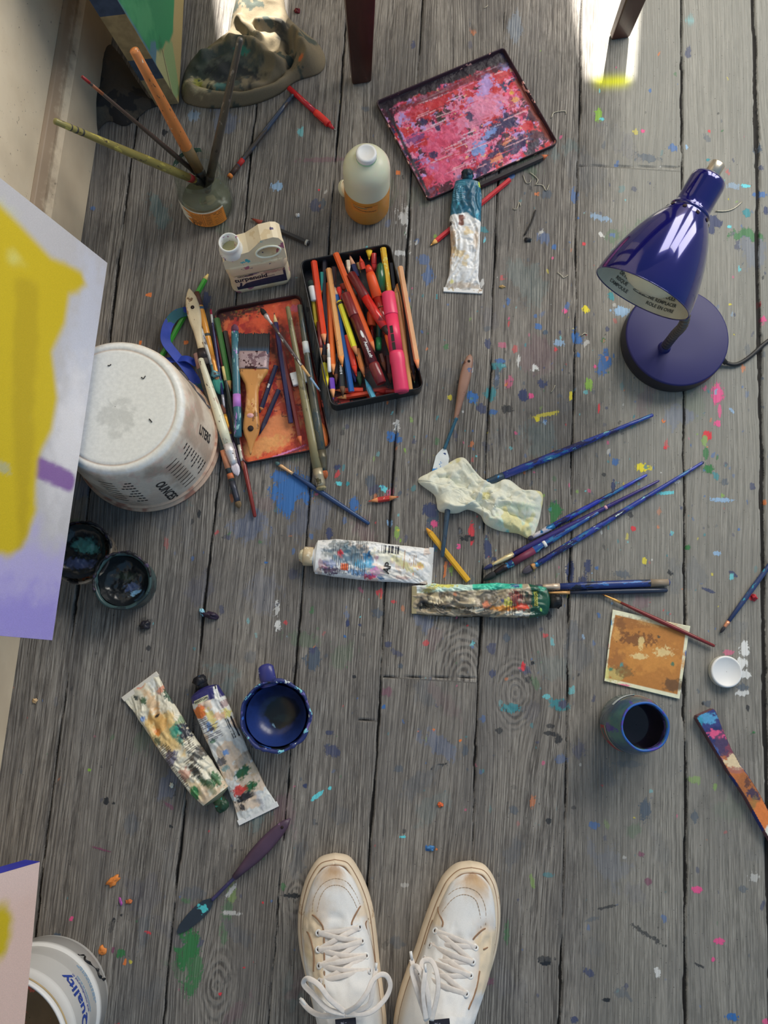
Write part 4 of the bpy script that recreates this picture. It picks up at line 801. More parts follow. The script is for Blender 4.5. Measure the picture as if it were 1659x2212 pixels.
col = marks(X, Y, C(28, 46, 100), [('blob', C(14, 18, 34), 0.004, 0.012, 0.038, 0.030, 0, 0.5, 0.6, 0.8), ('blob', C(8, 11, 14), 0.006, 0.004, 0.023, 0.020, 10, 0.08, 0.25), ('blob', C(22, 38, 40), 0.008, -0.004, 0.012, 0.005, 0, 0.4, 0.6, 0.6), ('blob', C(110, 140, 160), -0.005, -0.014, 0.003, 0.001, -40, 0.3, 0.6)], 5)
mk('wet_paint', ngrid(X, Y, 0.013 + 0.024 * rr_ ** 3.5), mat_paint('wet_blue_paint', 0.3, 0.3, 120, coat=0.1), pt, colors=col.reshape(-1, 4))
ha = math.atan2(P(580, 1440, 0).y - pc.y, P(580, 1440, 0).x - pc.x)
hp = lambda d, z: (d * math.cos(ha), d * math.sin(ha), z)
mk('handle', sweep(cr([hp(0.040, 0.034), hp(0.050, 0.036), hp(0.058, 0.036), hp(0.064, 0.034), hp(0.067, 0.030)], 6), [0.013, 0.0125, 0.0118, 0.0112, 0.011] + [0.0108] * 14 + [0.010, 0.009, 0.008, 0.006, 0.004, 0.001], 16, 0.55), mat('blue_handle', C(45, 48, 110), 0.35, splats=[(C(150, 160, 190), 0.25, 50), (C(30, 34, 70), 0.4, 60)], coat=0.2, seed=4), pt)
a_ = np.linspace(0, 2 * math.pi, 181)[:-1]
nzr = vn(a_ * 9, a_ * 0, 5) * sstep(0, .3, vn(a_ * 3, a_ * 0, 8) - .25)
T = NT('crusted_rim_paint'); c = C(34, 44, 96)
for k_, (cc, th_) in enumerate(((C(110, 175, 190), .60), (C(190, 200, 205), .66), (C(90, 80, 140), .62), (C(196, 80, 112), .71))): c = T.mix(T.ramp(T.noise(T.obj((1, 1, 1), (k_ * 3, k_, 0)), 75, 3), th_, th_ + .02), c, cc)
T.put(T.b.inputs['Base Color'], c); T.b.inputs['Roughness'].default_value = 0.5; T.bump(T.noise(T.obj(), 300, 4), 0.5)
mk('crusted_rim', sweep([(0.0452 * math.cos(a) * (1 + .014 * math.sin(9 * a + 1)), 0.0452 * math.sin(a) * (1 + .014 * math.sin(9 * a + 1)), 0.0438 + .0006 * math.sin(13 * a)) for a in a_], list(0.0014 + 0.0022 * nzr), 10, closed=True), T.m, pt)
# ------------------------------------------------------------------ jar holding four brushes
jc = P(452, 446, 0)
jt = thing('glass_jar', 'clear glass jar with an orange label holding four long brushes', 'jar', jc)
def thin_glass(name, tint, base):
    T = NT(name); T.n.remove(T.b); out = T.n['Material Output']
    lw = T.new('ShaderNodeLayerWeight'); lw.inputs[0].default_value = 0.35
    tr = T.new('ShaderNodeBsdfTransparent'); tr.inputs[0].default_value = tint
    gl = T.new('ShaderNodeBsdfGlossy'); gl.inputs[1].default_value = 0.06
    df = T.new('ShaderNodeBsdfDiffuse'); df.inputs[0].default_value = base
    m1 = T.new('ShaderNodeMixShader'); m2 = T.new('ShaderNodeMixShader')
    T.put(m1.inputs[0], T.ramp(T.noise(T.obj(), 70, 4), 0.5, 0.8, 0.02, 0.16)); T.l.new(tr.outputs[0], m1.inputs[1]); T.l.new(df.outputs[0], m1.inputs[2])
    T.put(m2.inputs[0], T.math('MULTIPLY', lw.outputs['Fresnel'], 0.3)); T.l.new(m1.outputs[0], m2.inputs[1]); T.l.new(gl.outputs[0], m2.inputs[2]); T.l.new(m2.outputs[0], out.inputs[0])
    return T.m
clear = thin_glass('clear_glass', (0.96, 0.98, 0.965, 1), C(170, 180, 170))
mk('glass_wall', lathe([(0.030, 0.0), (0.0365, 0.002), (0.039, 0.008), (0.039, 0.058), (0.037, 0.066), (0.0335, 0.072), (0.0330, 0.076), (0.0345, 0.079), (0.0330, 0.082), (0.0345, 0.085), (0.0330, 0.088), (0.0335, 0.096), (0.0320, 0.097), (0.0305, 0.096), (0.0305, 0.074), (0.0340, 0.066), (0.0362, 0.058), (0.0362, 0.009), (0.033, 0.005), (0.0004, 0.004)], 72, cap=False), clear, jt)
def curved(name, mat_, parent, r, th0, th1, z0, z1, base, items, seed=0, flip=False, nu=90, nv=40, rag=0.0):
    U, V = np.meshgrid(np.linspace(0, (th1 - th0) * r, nu), np.linspace(0, z1 - z0, nv), indexing='ij')
    col = marks(U, V, base, items, seed); th = th0 + U / r; zz = z0 + V
    zz = zz + rag * (fbm(U * 90, V * 0, seed + 2) - 0.5) * (V > (z1 - z0) * 0.9)
    return mk(name, ngrid(r * np.cos(th), r * np.sin(th), zz), mat_, parent, colors=col.reshape(-1, 4))
org = C(205, 130, 55)
curved('label', mat_paint('paper_label', 0.6, 0.1), jt, 0.0393, math.radians(-152), math.radians(-38), 0.010, 0.050, C(200, 200, 190),
       [('poly', org, [(0.022, -0.001), (0.08, -0.001), (0.08, 0.0365), (0.012, 0.0365), (0.012, 0.032), (0.024, 0.026), (0.014, 0.022), (0.026, 0.017), (0.016, 0.011)], 0.0003), ('lines', C(90, 60, 40), 0.024, 0.006, 0.040, 0.033, 0.0030, 'u', 0.45), ('rect', C(150, 90, 45), 0.041, 0.0, 0.0415, 0.036, 0.0002), ('lines', C(95, 60, 40), 0.046, 0.004, 0.056, 0.034, 0.0024, 'u', 0.5), ('lines', C(110, 70, 42), 0.060, 0.004, 0.074, 0.033, 0.0042, 'u', 0.35), ('bars', C(60, 45, 35), 0.022, 0.001, 0.036, 0.007, 0.0012, 'u'), ('stroke', C(120, 75, 45), [(0.044, 0.003), (0.044, 0.034), (0.077, 0.034), (0.077, 0.003)], 0.0003, 0.0002)], 3)
mk('murky_spirit', lathe([(0.0004, 0.0055), (0.0355, 0.0055), (0.0358, 0.022), (0.0004, 0.022)], 48, cap=False), mat('murky_liquid', C(110, 112, 92), 0.2, trans=0.3), jt)
mk('green_smear', lathe([(0.0346, 0.083), (0.0341, 0.095)], 30, cap=False) if False else (lambda G: G)(ngrid(*[np.array(a) for a in zip(*[[[0.0342 * math.cos(t_) for z in (0, 1)], [0.0342 * math.sin(t_) for z in (0, 1)], [0.086 + 0.002 * math.sin(9 * t_), 0.0965]] for t_ in np.linspace(1.5, 3.3, 24)])])), mat('green_glass_smear', C(40, 110, 90), 0.5), jt)
def along(Bt, R, tip_px):
    d = (R - Bt); best = None
    for k in range(100, 900):
        p = Bt + d * (k / 100.0); c = p - CAM; x = c.dot(_r); y = -c.dot(_u); z = -c.dot(_b)
        e = (PX + F * x / z - tip_px[0]) ** 2 + (PY + F * y / z - tip_px[1]) ** 2
        if best is None or e < best[0]: best = (e, p)
    return best[1]
def brush(label, bp, hp_, zb, zh, hcol, prof, ferr=None, bris=None, splats=(), fl=0.03, bl=0.02, br=0.003, flat=1.0, group=None, cat='paintbrush', fcol=C(150, 140, 120), pts3=None, name='paintbrush', bands=(), tipc=None, seed=0.0, scale=70):
    """brush from its bristle tip to the end of its handle; prof = handle radii (m) from ferrule to end"""
    a, b = pts3 if pts3 else (P(bp[0], bp[1], zb), P(hp_[0], hp_[1], zh))
    L = (b - a).length; q = frame(a, b); t = thing(name, label, cat, a, q, group)
    x0 = bl; x1 = bl + fl
    if bris is not None and bl > 0:
        g = lathe([(0.0003, 0.0)] + [(br * k, bl * s) for s, k in ((0.12, 0.45), (0.35, 0.85), (0.7, 1.0), (1.0, 0.8))], 14, 'X', 1.0, flat)
        mk('bristles', g, mat('bristle_%d_%d_%d' % tuple(int(c * 99) for c in bris[:3]), bris, 0.8, stretch=(0.1, 1, 1), scale=400, var=0.35, bump=0.5, bscale=900), t)
    if fl > 0 and ferr is not None:
        g = lathe([(br * 0.85, x0), (br * 0.95, x0 + fl * 0.2), (prof[0] * 1.02, x0 + fl * 0.6), (prof[0] * 1.12, x0 + fl * 0.66), (prof[0] * 1.02, x0 + fl * 0.72), (prof[0] * 1.06, x1)], 14, 'X', 1.0, 1.0)
        mk('ferrule', g, mat('ferrule_%d_%d_%d' % tuple(int(c * 99) for c in ferr[:3]), ferr, 0.4, 0.5, splats=splats[:1], seed=seed), t)
    n = len(prof); hs = x1 if ferr is not None else x0
    splats = [(a_, b_, c_ * 2.4) for a_, b_, c_ in splats]
    rad = [(prof[0] * 0.3, hs)] + [(r, hs + 0.0005 + (L - hs - 0.002) * i / (n - 1)) for i, r in enumerate(prof)] + [(prof[-1] * 0.5, L)]
    key = 'handle_%d_%d_%d_%d_%d' % (tuple(int(c * 99) for c in hcol[:3]) + (len(splats), int(seed * 10)))
    hd = mk('handle', lathe(rad, 14, 'X'), mat(key, hcol, 0.35, splats=splats, stretch=(0.35, 1, 1), scale=scale, seed=seed + 0.37, coat=0.2, bump=0.15 if splats else 0.0), t)
    for (f0, f1, bc, bn) in bands:
        r0 = np.interp(f0, np.linspace(0, 1, n), prof); r1 = np.interp(f1, np.linspace(0, 1, n), prof)
        mk(bn, lathe([(r0 * 1.03, hs + (L - hs) * f0), (r1 * 1.03, hs + (L - hs) * f1)], 14, 'X'), mat(bn + '_%d_%d_%d' % tuple(int(c * 99) for c in bc[:3]), bc, 0.5), hd)
    return t
def jar_brush(label, bt_px, rim_px, tip, **kw):
    Bt, R = P(bt_px[0], bt_px[1], 0.014), P(rim_px[0], rim_px[1], 0.098)
    return brush(label, None, None, 0, 0, pts3=(Bt, along(Bt, R, tip)), cat='paintbrush', **kw)
dk = C(52, 50, 46)
jar_brush('thick orange-brown wooden brush handle standing in the glass jar', (452, 410), (410, 332), (288, 108), hcol=C(176, 108, 58), prof=[0.0075, 0.0085, 0.0085, 0.0078, 0.0070, 0.0062, 0.0058], ferr=dk, bris=dk, fl=0.03, bl=0.02, br=0.007, splats=[(C(190, 175, 150), 0.16, 50), (C(70, 55, 40), 0.22, 90)], bands=[(0.0, 0.22, C(98, 80, 52), 'dirty_end')], seed=1)
jar_brush('thin dark brush with a red tip leaning left out of the glass jar', (447, 394), (388, 344), (177, 167), hcol=C(62, 52, 48), prof=[0.0036, 0.0036, 0.0030, 0.0024, 0.0020, 0.0017], ferr=dk, bris=dk, br=0.003, splats=[(C(150, 135, 120), 0.14, 60)], bands=[(0.85, 0.93, C(125, 75, 50), 'brown_band'), (0.95, 1.0, C(120, 28, 32), 'red_tip')], seed=2)
jar_brush('olive-yellow brush with dark rings leaning far left out of the glass jar', (456, 404), (385, 374), (112, 274), hcol=C(116, 108, 60), prof=[0.0055, 0.0062, 0.0058, 0.0050, 0.0042, 0.0036], ferr=dk, bris=dk, br=0.005, splats=[(C(150, 140, 70), 0.3, 60), (C(60, 52, 40), 0.25, 80)], bands=[(0.02, 0.06, C(130, 35, 35), 'red_band'), (0.84, 0.85, dk, 'dark_ring'), (0.875, 0.885, dk, 'dark_ring'), (0.91, 0.918, dk, 'dark_ring')], seed=3)
jar_brush('long dark grey brush leaning right out of the glass jar over the rag', (446, 418), (462, 345), (524, 84), hcol=C(70, 65, 58), prof=[0.0060, 0.0062, 0.0056, 0.0050, 0.0042, 0.0036], ferr=dk, bris=dk, br=0.006, splats=[(C(110, 105, 98), 0.25, 60), (C(40, 38, 36), 0.3, 50)], seed=4)

# ------------------------------------------------------------------ squeeze bottle of amber oil
oc = P(793, 447, 0)
ot = thing('oil_bottle', 'translucent plastic bottle half full of amber oil with a white cap', 'bottle', oc)
br_ = 0.0335
T = NT('amber_oil_bottle'); sp = T.new('ShaderNodeSeparateXYZ'); T.l.new(T.obj(), sp.inputs[0]); nz = T.noise(T.obj(), 60, 4)
c = T.mix(T.ramp(sp.outputs[2], 0.0650, 0.0658), C(214, 134, 50), C(214, 202, 176, 1.5))
c = T.mix(T.ramp(nz, 0.6, 0.75), c, C(175, 105, 45)) if False else c
T.put(T.b.inputs['Base Color'], c); T.b.inputs['Roughness'].default_value = 0.35; T.b.inputs['Transmission Weight'].default_value = 0.15
T.b.inputs['Subsurface Weight'].default_value = 0.25; T.b.inputs['Subsurface Scale'].default_value = 0.01; T.b.inputs['Subsurface Radius'].default_value = (1, 0.5, 0.2)
mk('bottle_body', lathe([(0.026, 0), (0.031, 0.0015), (br_, 0.008), (br_, 0.060), (br_, 0.100), (0.0325, 0.110), (0.028, 0.119), (0.020, 0.125), (0.0125, 0.128), (0.0120, 0.130), (0.0004, 0.130)], 64, cap=False), T.m, ot)
capw = mat('white_cap_plastic', C(225, 232, 226), 0.4, var=0.02)
mk('cap', lathe([(0.0135, 0.128), (0.0142, 0.129), (0.0142, 0.138), (0.0130, 0.1395), (0.0105, 0.1398), (0.0098, 0.1392), (0.0004, 0.1392)], 48, wob=lambda a, z: 0.012 * math.sin(24 * a) if z < 0.138 else 0, cap=False), capw, ot)
mk('green_paint_ring', lathe([(0.0144, 0.1285), (0.0145, 0.1310)], 40, cap=False), mat('pale_green_paint', C(140, 185, 150), 0.5), ot)
curved('smudge', mat_paint('bottle_smudge', 0.5), ot, br_ + 0.0004, math.radians(-128), math.radians(-58), 0.040, 0.058, C(196, 120, 44),
       [('stroke', C(60, 35, 30), [(0.005, 0.010), (0.018, 0.006), (0.038, 0.004)], 0.0007, 0.0002, 0.5), ('stroke', C(100, 110, 80), [(0.004, 0.014), (0.024, 0.013)], 0.0012, 0.0006, 0.9), ('stroke', C(70, 50, 40), [(0.022, 0.017), (0.032, 0.016)], 0.0008, 0.0003, 0.8)], 3, nv=30)
lc = P(744, 418, 0)
mk0 = thing('jar_lid', 'small round cream lid lying against the oil bottle', 'lid', lc + Vector((0, 0, 0.013)), Quaternion((0.2, 1, 0), math.radians(48)))
bevel(mk('lid_disc', lathe([(0.0004, 0), (0.0125, 0), (0.0130, 0.001), (0.0130, 0.006), (0.0118, 0.0065), (0.0115, 0.0015), (0.0004, 0.0012)], 40, cap=False), mat('cream_plastic', C(212, 196, 168), 0.45), mk0), 0.0002)

# ------------------------------------------------------------------ turpentine jug
a_, b_ = P(500, 640, 0), P(638, 612, 0)
q, L = frame_px(a_, b_)
W_ = 0.089; D_ = 0.040; Hj = 0.118
jg = thing('solvent_jug', 'dirty cream plastic solvent jug with a loop handle and a dark blue label', 'jug', a_ + (b_ - a_) * 0.5 + (q @ Vector((0, 0.0, 0))), q)
# body centred on x, front face at y = -D/2 ... offset so that the front foot runs through a_-b_
oy = D_ / 2
def rr_ring(sx, sy, r, cx=0.0, cy=0.0, z=0.0): return [(x + cx, y + cy, z) for x, y in rrect(sx, sy, r, 5)]
def stack(rings, cap=True):
    n = len(rings[0]); V = [p for R in rings for p in R]; Fc = []
    for i in range(len(rings) - 1):
        for k in range(n): Fc.append((i * n + k, i * n + (k + 1) % n, (i + 1) * n + (k + 1) % n, (i + 1) * n + k))
    if cap: Fc += [tuple(range(n)), tuple((len(rings) - 1) * n + k for k in range(n))]
    return V, Fc
zz = [(0, .90, .86), (0.003, .97, .97), (0.008, 1, 1), (0.013, 1, 1), (0.0145, .975, .955), (0.03, .975, .955), (0.05, .975, .955), (0.0575, .975, .955), (0.060, 1.0, 1.0), (0.070, 1.0, 1.0), (0.078, 1.0, 0.99), (0.082, .99, .95)]
lo = stack([rr_ring(W_ * a, D_ * b, 0.011, 0, oy, z) for z, a, b in zz])
# upper half: profile seen from the front with the dip between neck and handle, pierced by the handle hole
fr = [(-W_ / 2 + .001, 0.080), (W_ / 2 - .001, 0.080), (W_ / 2 - .001, 0.108), (W_ / 2 - .006, 0.116), (W_ / 2 - .013, 0.119), (W_ / 2 - .030, 0.118), (W_ / 2 - .040, 0.110), (W_ / 2 - .050, 0.103), (-W_ / 2 + .022, 0.101), (-W_ / 2 + .006, 0.100), (-W_ / 2 + .001, 0.094)]
hx = W_ / 2 - 0.024
hole = [(hx + 0.0155 * math.cos(t_), 0.0985 + 0.0075 * math.sin(t_)) for t_ in np.linspace(0, 2 * math.pi, 21)[:-1]]
def plate(outer, holes, y0, y1):
    loops = [[Vector((x, z, 0)) for x, z in Lp] for Lp in [outer] + holes]
    tri = tessellate_polygon(loops); fl = [v for Lp in loops for v in Lp]; n = len(fl)
    V = [(v.x, y0, v.y) for v in fl] + [(v.x, y1, v.y) for v in fl]; Fc = [tuple(t) for t in tri] + [tuple(i + n for i in reversed(t)) for t in tri]
    s = 0
    for Lp in loops:
        m = len(Lp)
        for i in range(m): Fc.append((s + i, s + (i + 1) % m, s + (i + 1) % m + n, s + i + n))
        s += m
    return V, Fc
jugm = mat('dirty_cream_plastic', C(200, 184, 156), 0.42, splats=[(C(190, 170, 136), 0.42, 16), (C(70, 60, 90), 0.16, 60), (C(150, 90, 110), 0.22, 34), (C(60, 150, 160), 0.03, 45)], scale=30, var=0.08, seed=2)
mk('jug_body', lo, jugm, jg); g = plate(fr, [hole], oy - D_ * 0.46, oy + D_ * 0.46); g = ([(x, y + (z - 0.082) * 0.35 if y < oy and z > 0.082 else y, z) for x, y, z in g[0]], g[1])
bevel(mk('jug_shoulder', g, jugm, jg, smooth=False), 0.005, 4, 25)
mk('handle_lip', sweep([(hx + 0.0170 * math.cos(t_), oy - D_ * 0.46 + (0.0165 + 0.009 * math.sin(t_)) * 0.35 - 0.0012, 0.0985 + 0.009 * math.sin(t_)) for t_ in np.linspace(0, 2 * math.pi, 41)[:-1]], 0.0016, 8, closed=True), mat('cream_plastic_lip', C(216, 206, 184), 0.42), jg)
nx_ = -W_ / 2 + 0.0158
def at_(g, x, y, z=0.0): return ([(p[0] + x, p[1] + y, p[2] + z) for p in g[0]], g[1])
mk('neck', at_(lathe([(0.0165, 0.096), (0.0166, 0.102), (0.0150, 0.106), (0.0140, 0.112), (0.0146, 0.114), (0.0143, 0.119), (0.0132, 0.1200), (0.0120, 0.119), (0.0118, 0.102), (0.0116, 0.09), (0.0004, 0.089)], 56, cap=False), nx_, oy), mat('cream_plastic_neck', C(214, 206, 196), 0.4, splats=[(C(130, 60, 110), 0.12, 90)], var=0.05), jg)
mk('solvent', at_(lathe([(0.0004, 0.0), (0.0117, 0.0)], 40, cap=False), nx_, oy, 0.101), mat('yellow_solvent', C(165, 158, 118), 0.25), jg)
fy_ = oy - D_ / 2 * 0.955 - 0.0007
def front(x, z): return (x, fy_, z)
lab = ngrid(*[np.array(a) for a in zip(*[[[x, x], [fy_, fy_], [0.0155, 0.0565]] for x in np.linspace(-W_ / 2 + 0.009, W_ / 2 - 0.008, 8)])])
U, V = np.meshgrid(np.linspace(-0.036, 0.038, 150), np.linspace(0.0155, 0.0565, 90), indexing='ij')
col = marks(U, V, C(196, 178, 150), [('poly', C(36, 38, 62), [(-0.04, 0.014), (0.04, 0.014), (0.04, 0.036), (0.012, 0.036), (-0.012, 0.0335), (-0.022, 0.031), (-0.028, 0.024), (-0.0295, 0.031), (-0.033, 0.024), (-0.040, 0.030)], 0.0003), ('poly', C(36, 38, 62), [(0.0345, 0.03), (0.04, 0.03), (0.04, 0.058), (0.0345, 0.054)], 0.0002), ('lines', C(70, 68, 95), -0.02, 0.018, 0.03, 0.033, 0.0035, 'u', 0.12), ('lines', C(60, 55, 70), -0.012, 0.037, 0.022, 0.0425, 0.0019, 'u', 0.5), ('blob', C(150, 110, 100), 0.02, 0.052, 0.016, 0.004, 0, 0.5, 0.8, 0.8), ('blob', C(90, 65, 100), -0.008, 0.055, 0.012, 0.003, 15, 0.4, 0.8, 0.8), ('stroke', C(36, 38, 62), [(-0.0295, 0.026), (-0.0285, 0.034)], 0.0016, 0.0003)], 4)
mk('label', ngrid(U, 0 * U + fy_, V), mat_paint('paper_label', 0.6, 0.1), jg, colors=col.reshape(-1, 4))
mk('lettering', text_geo('turpenoid', 0.0120, lambda x, y: (x - 0.0125, fy_ - 0.0004, y * 1.35 + 0.0440)), mat('navy_print', C(34, 32, 44), 0.6), jg, smooth=False)
mk('lettering', text_geo('ODORLESS', 0.0046, lambda x, y: (x - 0.0195, fy_ - 0.0004, y * 1.3 + 0.0535)), mat('navy_print', C(34, 32, 44), 0.6), jg, smooth=False)

# ------------------------------------------------------------------ blue glass jar at the right
gc = P(1352, 1561, 0)
bj = thing('water_jar', 'blue-green glass jar of dark paint water with a torn label', 'jar', gc)
T = NT('blue_stained_glass'); nz = T.noise(T.obj(), 22, 4); n2 = T.noise(T.obj((1, 1, 0.5), (3, 1, 0)), 60, 4)
c = T.mix(T.ramp(nz, 0.35, 0.62), C(40, 62, 82), C(62, 96, 92)); c = T.mix(T.ramp(n2, 0.60, 0.66), c, C(62, 52, 120))
T.put(T.b.inputs['Base Color'], c); T.b.inputs['Roughness'].default_value = 0.12; T.b.inputs['Coat Weight'].default_value = 0.4
gp = [(0.031, 0), (0.036, 0.002), (0.0385, 0.010), (0.0385, 0.050), (0.0365, 0.062), (0.0325, 0.071), (0.0300, 0.075), (0.0300, 0.083), (0.0308, 0.0845), (0.0300, 0.0858), (0.0285, 0.0855), (0.0275, 0.082), (0.0275, 0.074), (0.033, 0.062), (0.0352, 0.050), (0.0350, 0.008), (0.0004, 0.006)]
mk('glass_wall', lathe(gp, 80, cap=False), T.m, bj)
mk('paint_water', lathe([(0.0004, 0.047), (0.0350, 0.047)], 60, cap=False), mat('dark_violet_water', C(26, 22, 34), 0.06), bj)
mk('painted_rim', lathe([(0.0303, 0.0835), (0.0312, 0.0850), (0.0300, 0.0866), (0.0286, 0.0860), (0.0278, 0.083)], 70, wob=lambda a, z: 0.01 * math.sin(6 * a), cap=False), mat('blue_rim_paint', C(38, 85, 155), 0.4, splats=[(C(70, 60, 150), 0.5, 40)]), bj)
T = NT('violet_inner_smears'); nz = T.noise(T.obj((1, 1, 0.6)), 55, 4)
c = T.mix(T.ramp(nz, 0.45, 0.55), C(42, 34, 72), C(76, 68, 118)); T.put(T.b.inputs['Base Color'], c); T.b.inputs['Roughness'].default_value = 0.25
mk('inner_paint', lathe([(0.0349, 0.030), (0.0350, 0.050), (0.0328, 0.062), (0.0272, 0.0745), (0.0272, 0.082)], 70, cap=False), T.m, bj)
curved('torn_label', mat_paint('paper_label', 0.6, 0.1), bj, 0.0388, math.radians(95), math.radians(142), 0.040, 0.051, C(165, 175, 180), [], 3, rag=0.004)
curved('red_label', mat_paint('paper_label', 0.6, 0.1), bj, 0.0388, math.radians(-175), math.radians(-105), 0.012, 0.040, C(110, 120, 110), [('rect', C(130, 45, 50), 0.0, 0.002, 0.05, 0.020, 0.0006, 0.002), ('rect', C(55, 90, 85), 0.004, 0.006, 0.022, 0.016, 0.0005, 0.002)], 4)

# ------------------------------------------------------------------ white cap
wc = P(1563, 1451, 0)
ct = thing('bottle_cap', 'plain white round screw cap on the boards beside white paint dabs', 'cap', wc)
mk('cap_shell', lathe([(0.0205, 0), (0.0215, 0.001), (0.0215, 0.010), (0.0208, 0.0115), (0.0190, 0.0118), (0.0180, 0.0108), (0.0004, 0.0106)], 60, cap=False), mat('white_cap_plastic', C(225, 225, 218), 0.4, var=0.02), ct)
mk('knurling', lathe([(0.0217, 0.0015), (0.0217, 0.0095)], 120, wob=lambda a, z: 0.008 * math.sin(40 * a), cap=False), mat('dirty_white', C(180, 178, 168), 0.5), ct)
# ------------------------------------------------------------------ pencils and pens
def ckey(c): return '%d_%d_%d' % tuple(int(x * 199) for x in c[:3])
WOOD = C(214, 162, 108)
def stick(A, B, zA, zB):
    a, b = P(A[0], A[1], zA), P(B[0], B[1], zB)
    return a, b, (b - a).length, frame(a, b)
def pencil(label, A, B, col, zA=0.0036, zB=0.0036, r=0.0036, tip=None, wood=WOOD, splats=(), group=None, both=False, round_=False, end=None, cone=0.016, blunt=0.0, seed=0, letters=None, nolead=False, cat='pencil', name='pencil', rough=0.35):
    """A = sharpened end, B = plain end"""
    a, b, L, q = stick(A, B, zA, zB); t = thing(name, label, cat, a, q, group); tip = tip or col
    seg = 16 if round_ else 6
    x1 = L - (cone if both else 0)
    g = lathe([(r * 0.98, cone), (r, cone + 0.0008), (r, x1 - 0.0004), (r * 0.93, x1)], seg, 'X')
    o = mk('barrel', g, mat('lacquer_' + ckey(col) + ('_s%d' % seed if splats else ''), col, rough, splats=splats, coat=0.3, seed=seed, scale=80, var=0.08), t, smooth=round_)
    wm = mat('wood_' + ckey(wood), wood, 0.7, var=0.15, scale=200)
    k = r * 0.28
    mk('sharpened_wood', lathe([(k, 0.0035), (r * 0.97, cone)], seg * 2, 'X'), wm, t)
    lm = mat('lead_' + ckey(tip), tip, 0.5, var=0)
    if not nolead: mk('lead', lathe([(0.0002 + blunt, 0.0), (k * 1.02, 0.0038)], 10, 'X'), lm, t)
    if both:
        mk('sharpened_wood', lathe([(r * 0.97, L - cone), (k, L - 0.0035)], seg * 2, 'X'), wm, t)
        mk('lead', lathe([(k * 1.02, L - 0.0038), (0.0002, L)], 10, 'X'), lm, t)
    if end: mk('end_band', lathe([(r * 1.03, L - 0.006), (r * 1.03, L - 0.0025)], 12, 'X'), mat('band_' + ckey(end), end, 0.4), t)
    if letters:
        mk('lettering', text_geo(letters, 0.0042, lambda x, y: (cone + L * 0.45 + x, y, math.sqrt(max(0, r * r - y * y)) + 0.0003)), mat('white_print', C(210, 208, 200), 0.6), t, smooth=False)
    return t
def lathe_stick(name, label, cat, A, B, zA, zB, parts, group=None):
    """parts = [(part name, [(radius, x or fraction)], material, segments)]; x over 1 = from the end"""
    a, b, L, q = stick(A, B, zA, zB); t = thing(name, label, cat, a, q, group)
    for nm, pr, m, sg in parts: mk(nm, lathe([(r, x * L) for r, x in pr], sg, 'X'), m, t)
    return t, L
def c5(x, y): return (400 + x / 2.963, 460 + y / 2.963)
def cu(x, y): return (650 + x / 6.144, 520 + y / 6.144)      # upper half of the pencil tin, enlarged
def cl(x, y): return (650 + x / 6.144, 700 + y / 6.144)      # lower half

def tray(name, label, corners, zr, depth, wall_m, floor_items, base, fseed, rr=0.008, cat='tin', lip=0.0012, fm='tray_paint', bumps=0.5, relief=0.0, floorz=0.0015, rimm=None, scale_floor=1.0):
    """open shallow tin; corners of its rim TL, TR, BR, BL as photo points at height zr"""
    TL, TR, BR_, BL = [P(x, y, zr) for x, y in corners]
    o = (TL + TR + BR_ + BL) / 4; o.z = 0
    xd = ((TR - TL) + (BR_ - BL)); xd.z = 0; xd.normalize(); yd = Vector((-xd.y, xd.x, 0))
    w = ((TR - TL).length + (BR_ - BL).length) / 2; h = ((TL - BL).length + (TR - BR_).length) / 2
    M3 = Matrix(((xd.x, yd.x, 0), (xd.y, yd.y, 0), (0, 0, 1))); q = M3.to_quaternion(); inv = M3.transposed()
    t = thing(name, label, cat, o, q)
    def L2(px, py, z=zr * 0.3):
        v = inv @ (P(px, py, z) - o); return (v.x, v.y)
    rings = []
    for ex, z in ((-0.003, 0.0), (-0.0006, 0.0008), (0.0, 0.003), (0.0, zr - 0.002), (0.0008, zr - 0.0008), (0.0004, zr), (-0.0008, zr), (-0.0014, zr - 0.001), (-0.0014, 0.004), (-0.003, 0.0016)):
        rings.append([(x, y, z) for x, y in rrect(w + 2 * ex, h + 2 * ex, max(0.002, rr + ex), 7)])
    g = stack(rings, cap=False); n = len(rings[0]); g[1].append(tuple(range(n)))
    mk('tin_wall', g, wall_m, t)
    nu, nv = int(w / 0.0012), int(h / 0.0012)
    U, V = np.meshgrid(np.linspace(-w / 2 + 0.0015, w / 2 - 0.0015, nu), np.linspace(-h / 2 + 0.0015, h / 2 - 0.0015, nv), indexing='ij')
    col = marks(U, V, base, floor_items(L2), fseed)
    Z = floorz + relief * (fbm(U * 70, V * 70, fseed + 9, 5) - 0.3)
    ex = rr * 0.9                                   # keep the inlay inside the rounded corners
    cxx = np.clip(np.abs(U) - (w / 2 - rr), 0, None); cyy = np.clip(np.abs(V) - (h / 2 - rr), 0, None); rad = np.hypot(cxx, cyy); kk = np.where(rad > rr - 0.0016, (rr - 0.0016) / np.maximum(rad, 1e-6), 1.0)
    U2 = np.where(rad > rr - 0.0016, np.sign(U) * (w / 2 - rr + cxx * kk), U); V2 = np.where(rad > rr - 0.0016, np.sign(V) * (h / 2 - rr + cyy * kk), V)
    mk('painted_inside', ngrid(U2, V2, Z), mat_paint(fm, 0.45, bumps, 260), t, colors=col.reshape(-1, 4))
    return t, L2, w, h
blk = mat('black_enamel', C(32, 32, 34), 0.35, var=0.05)
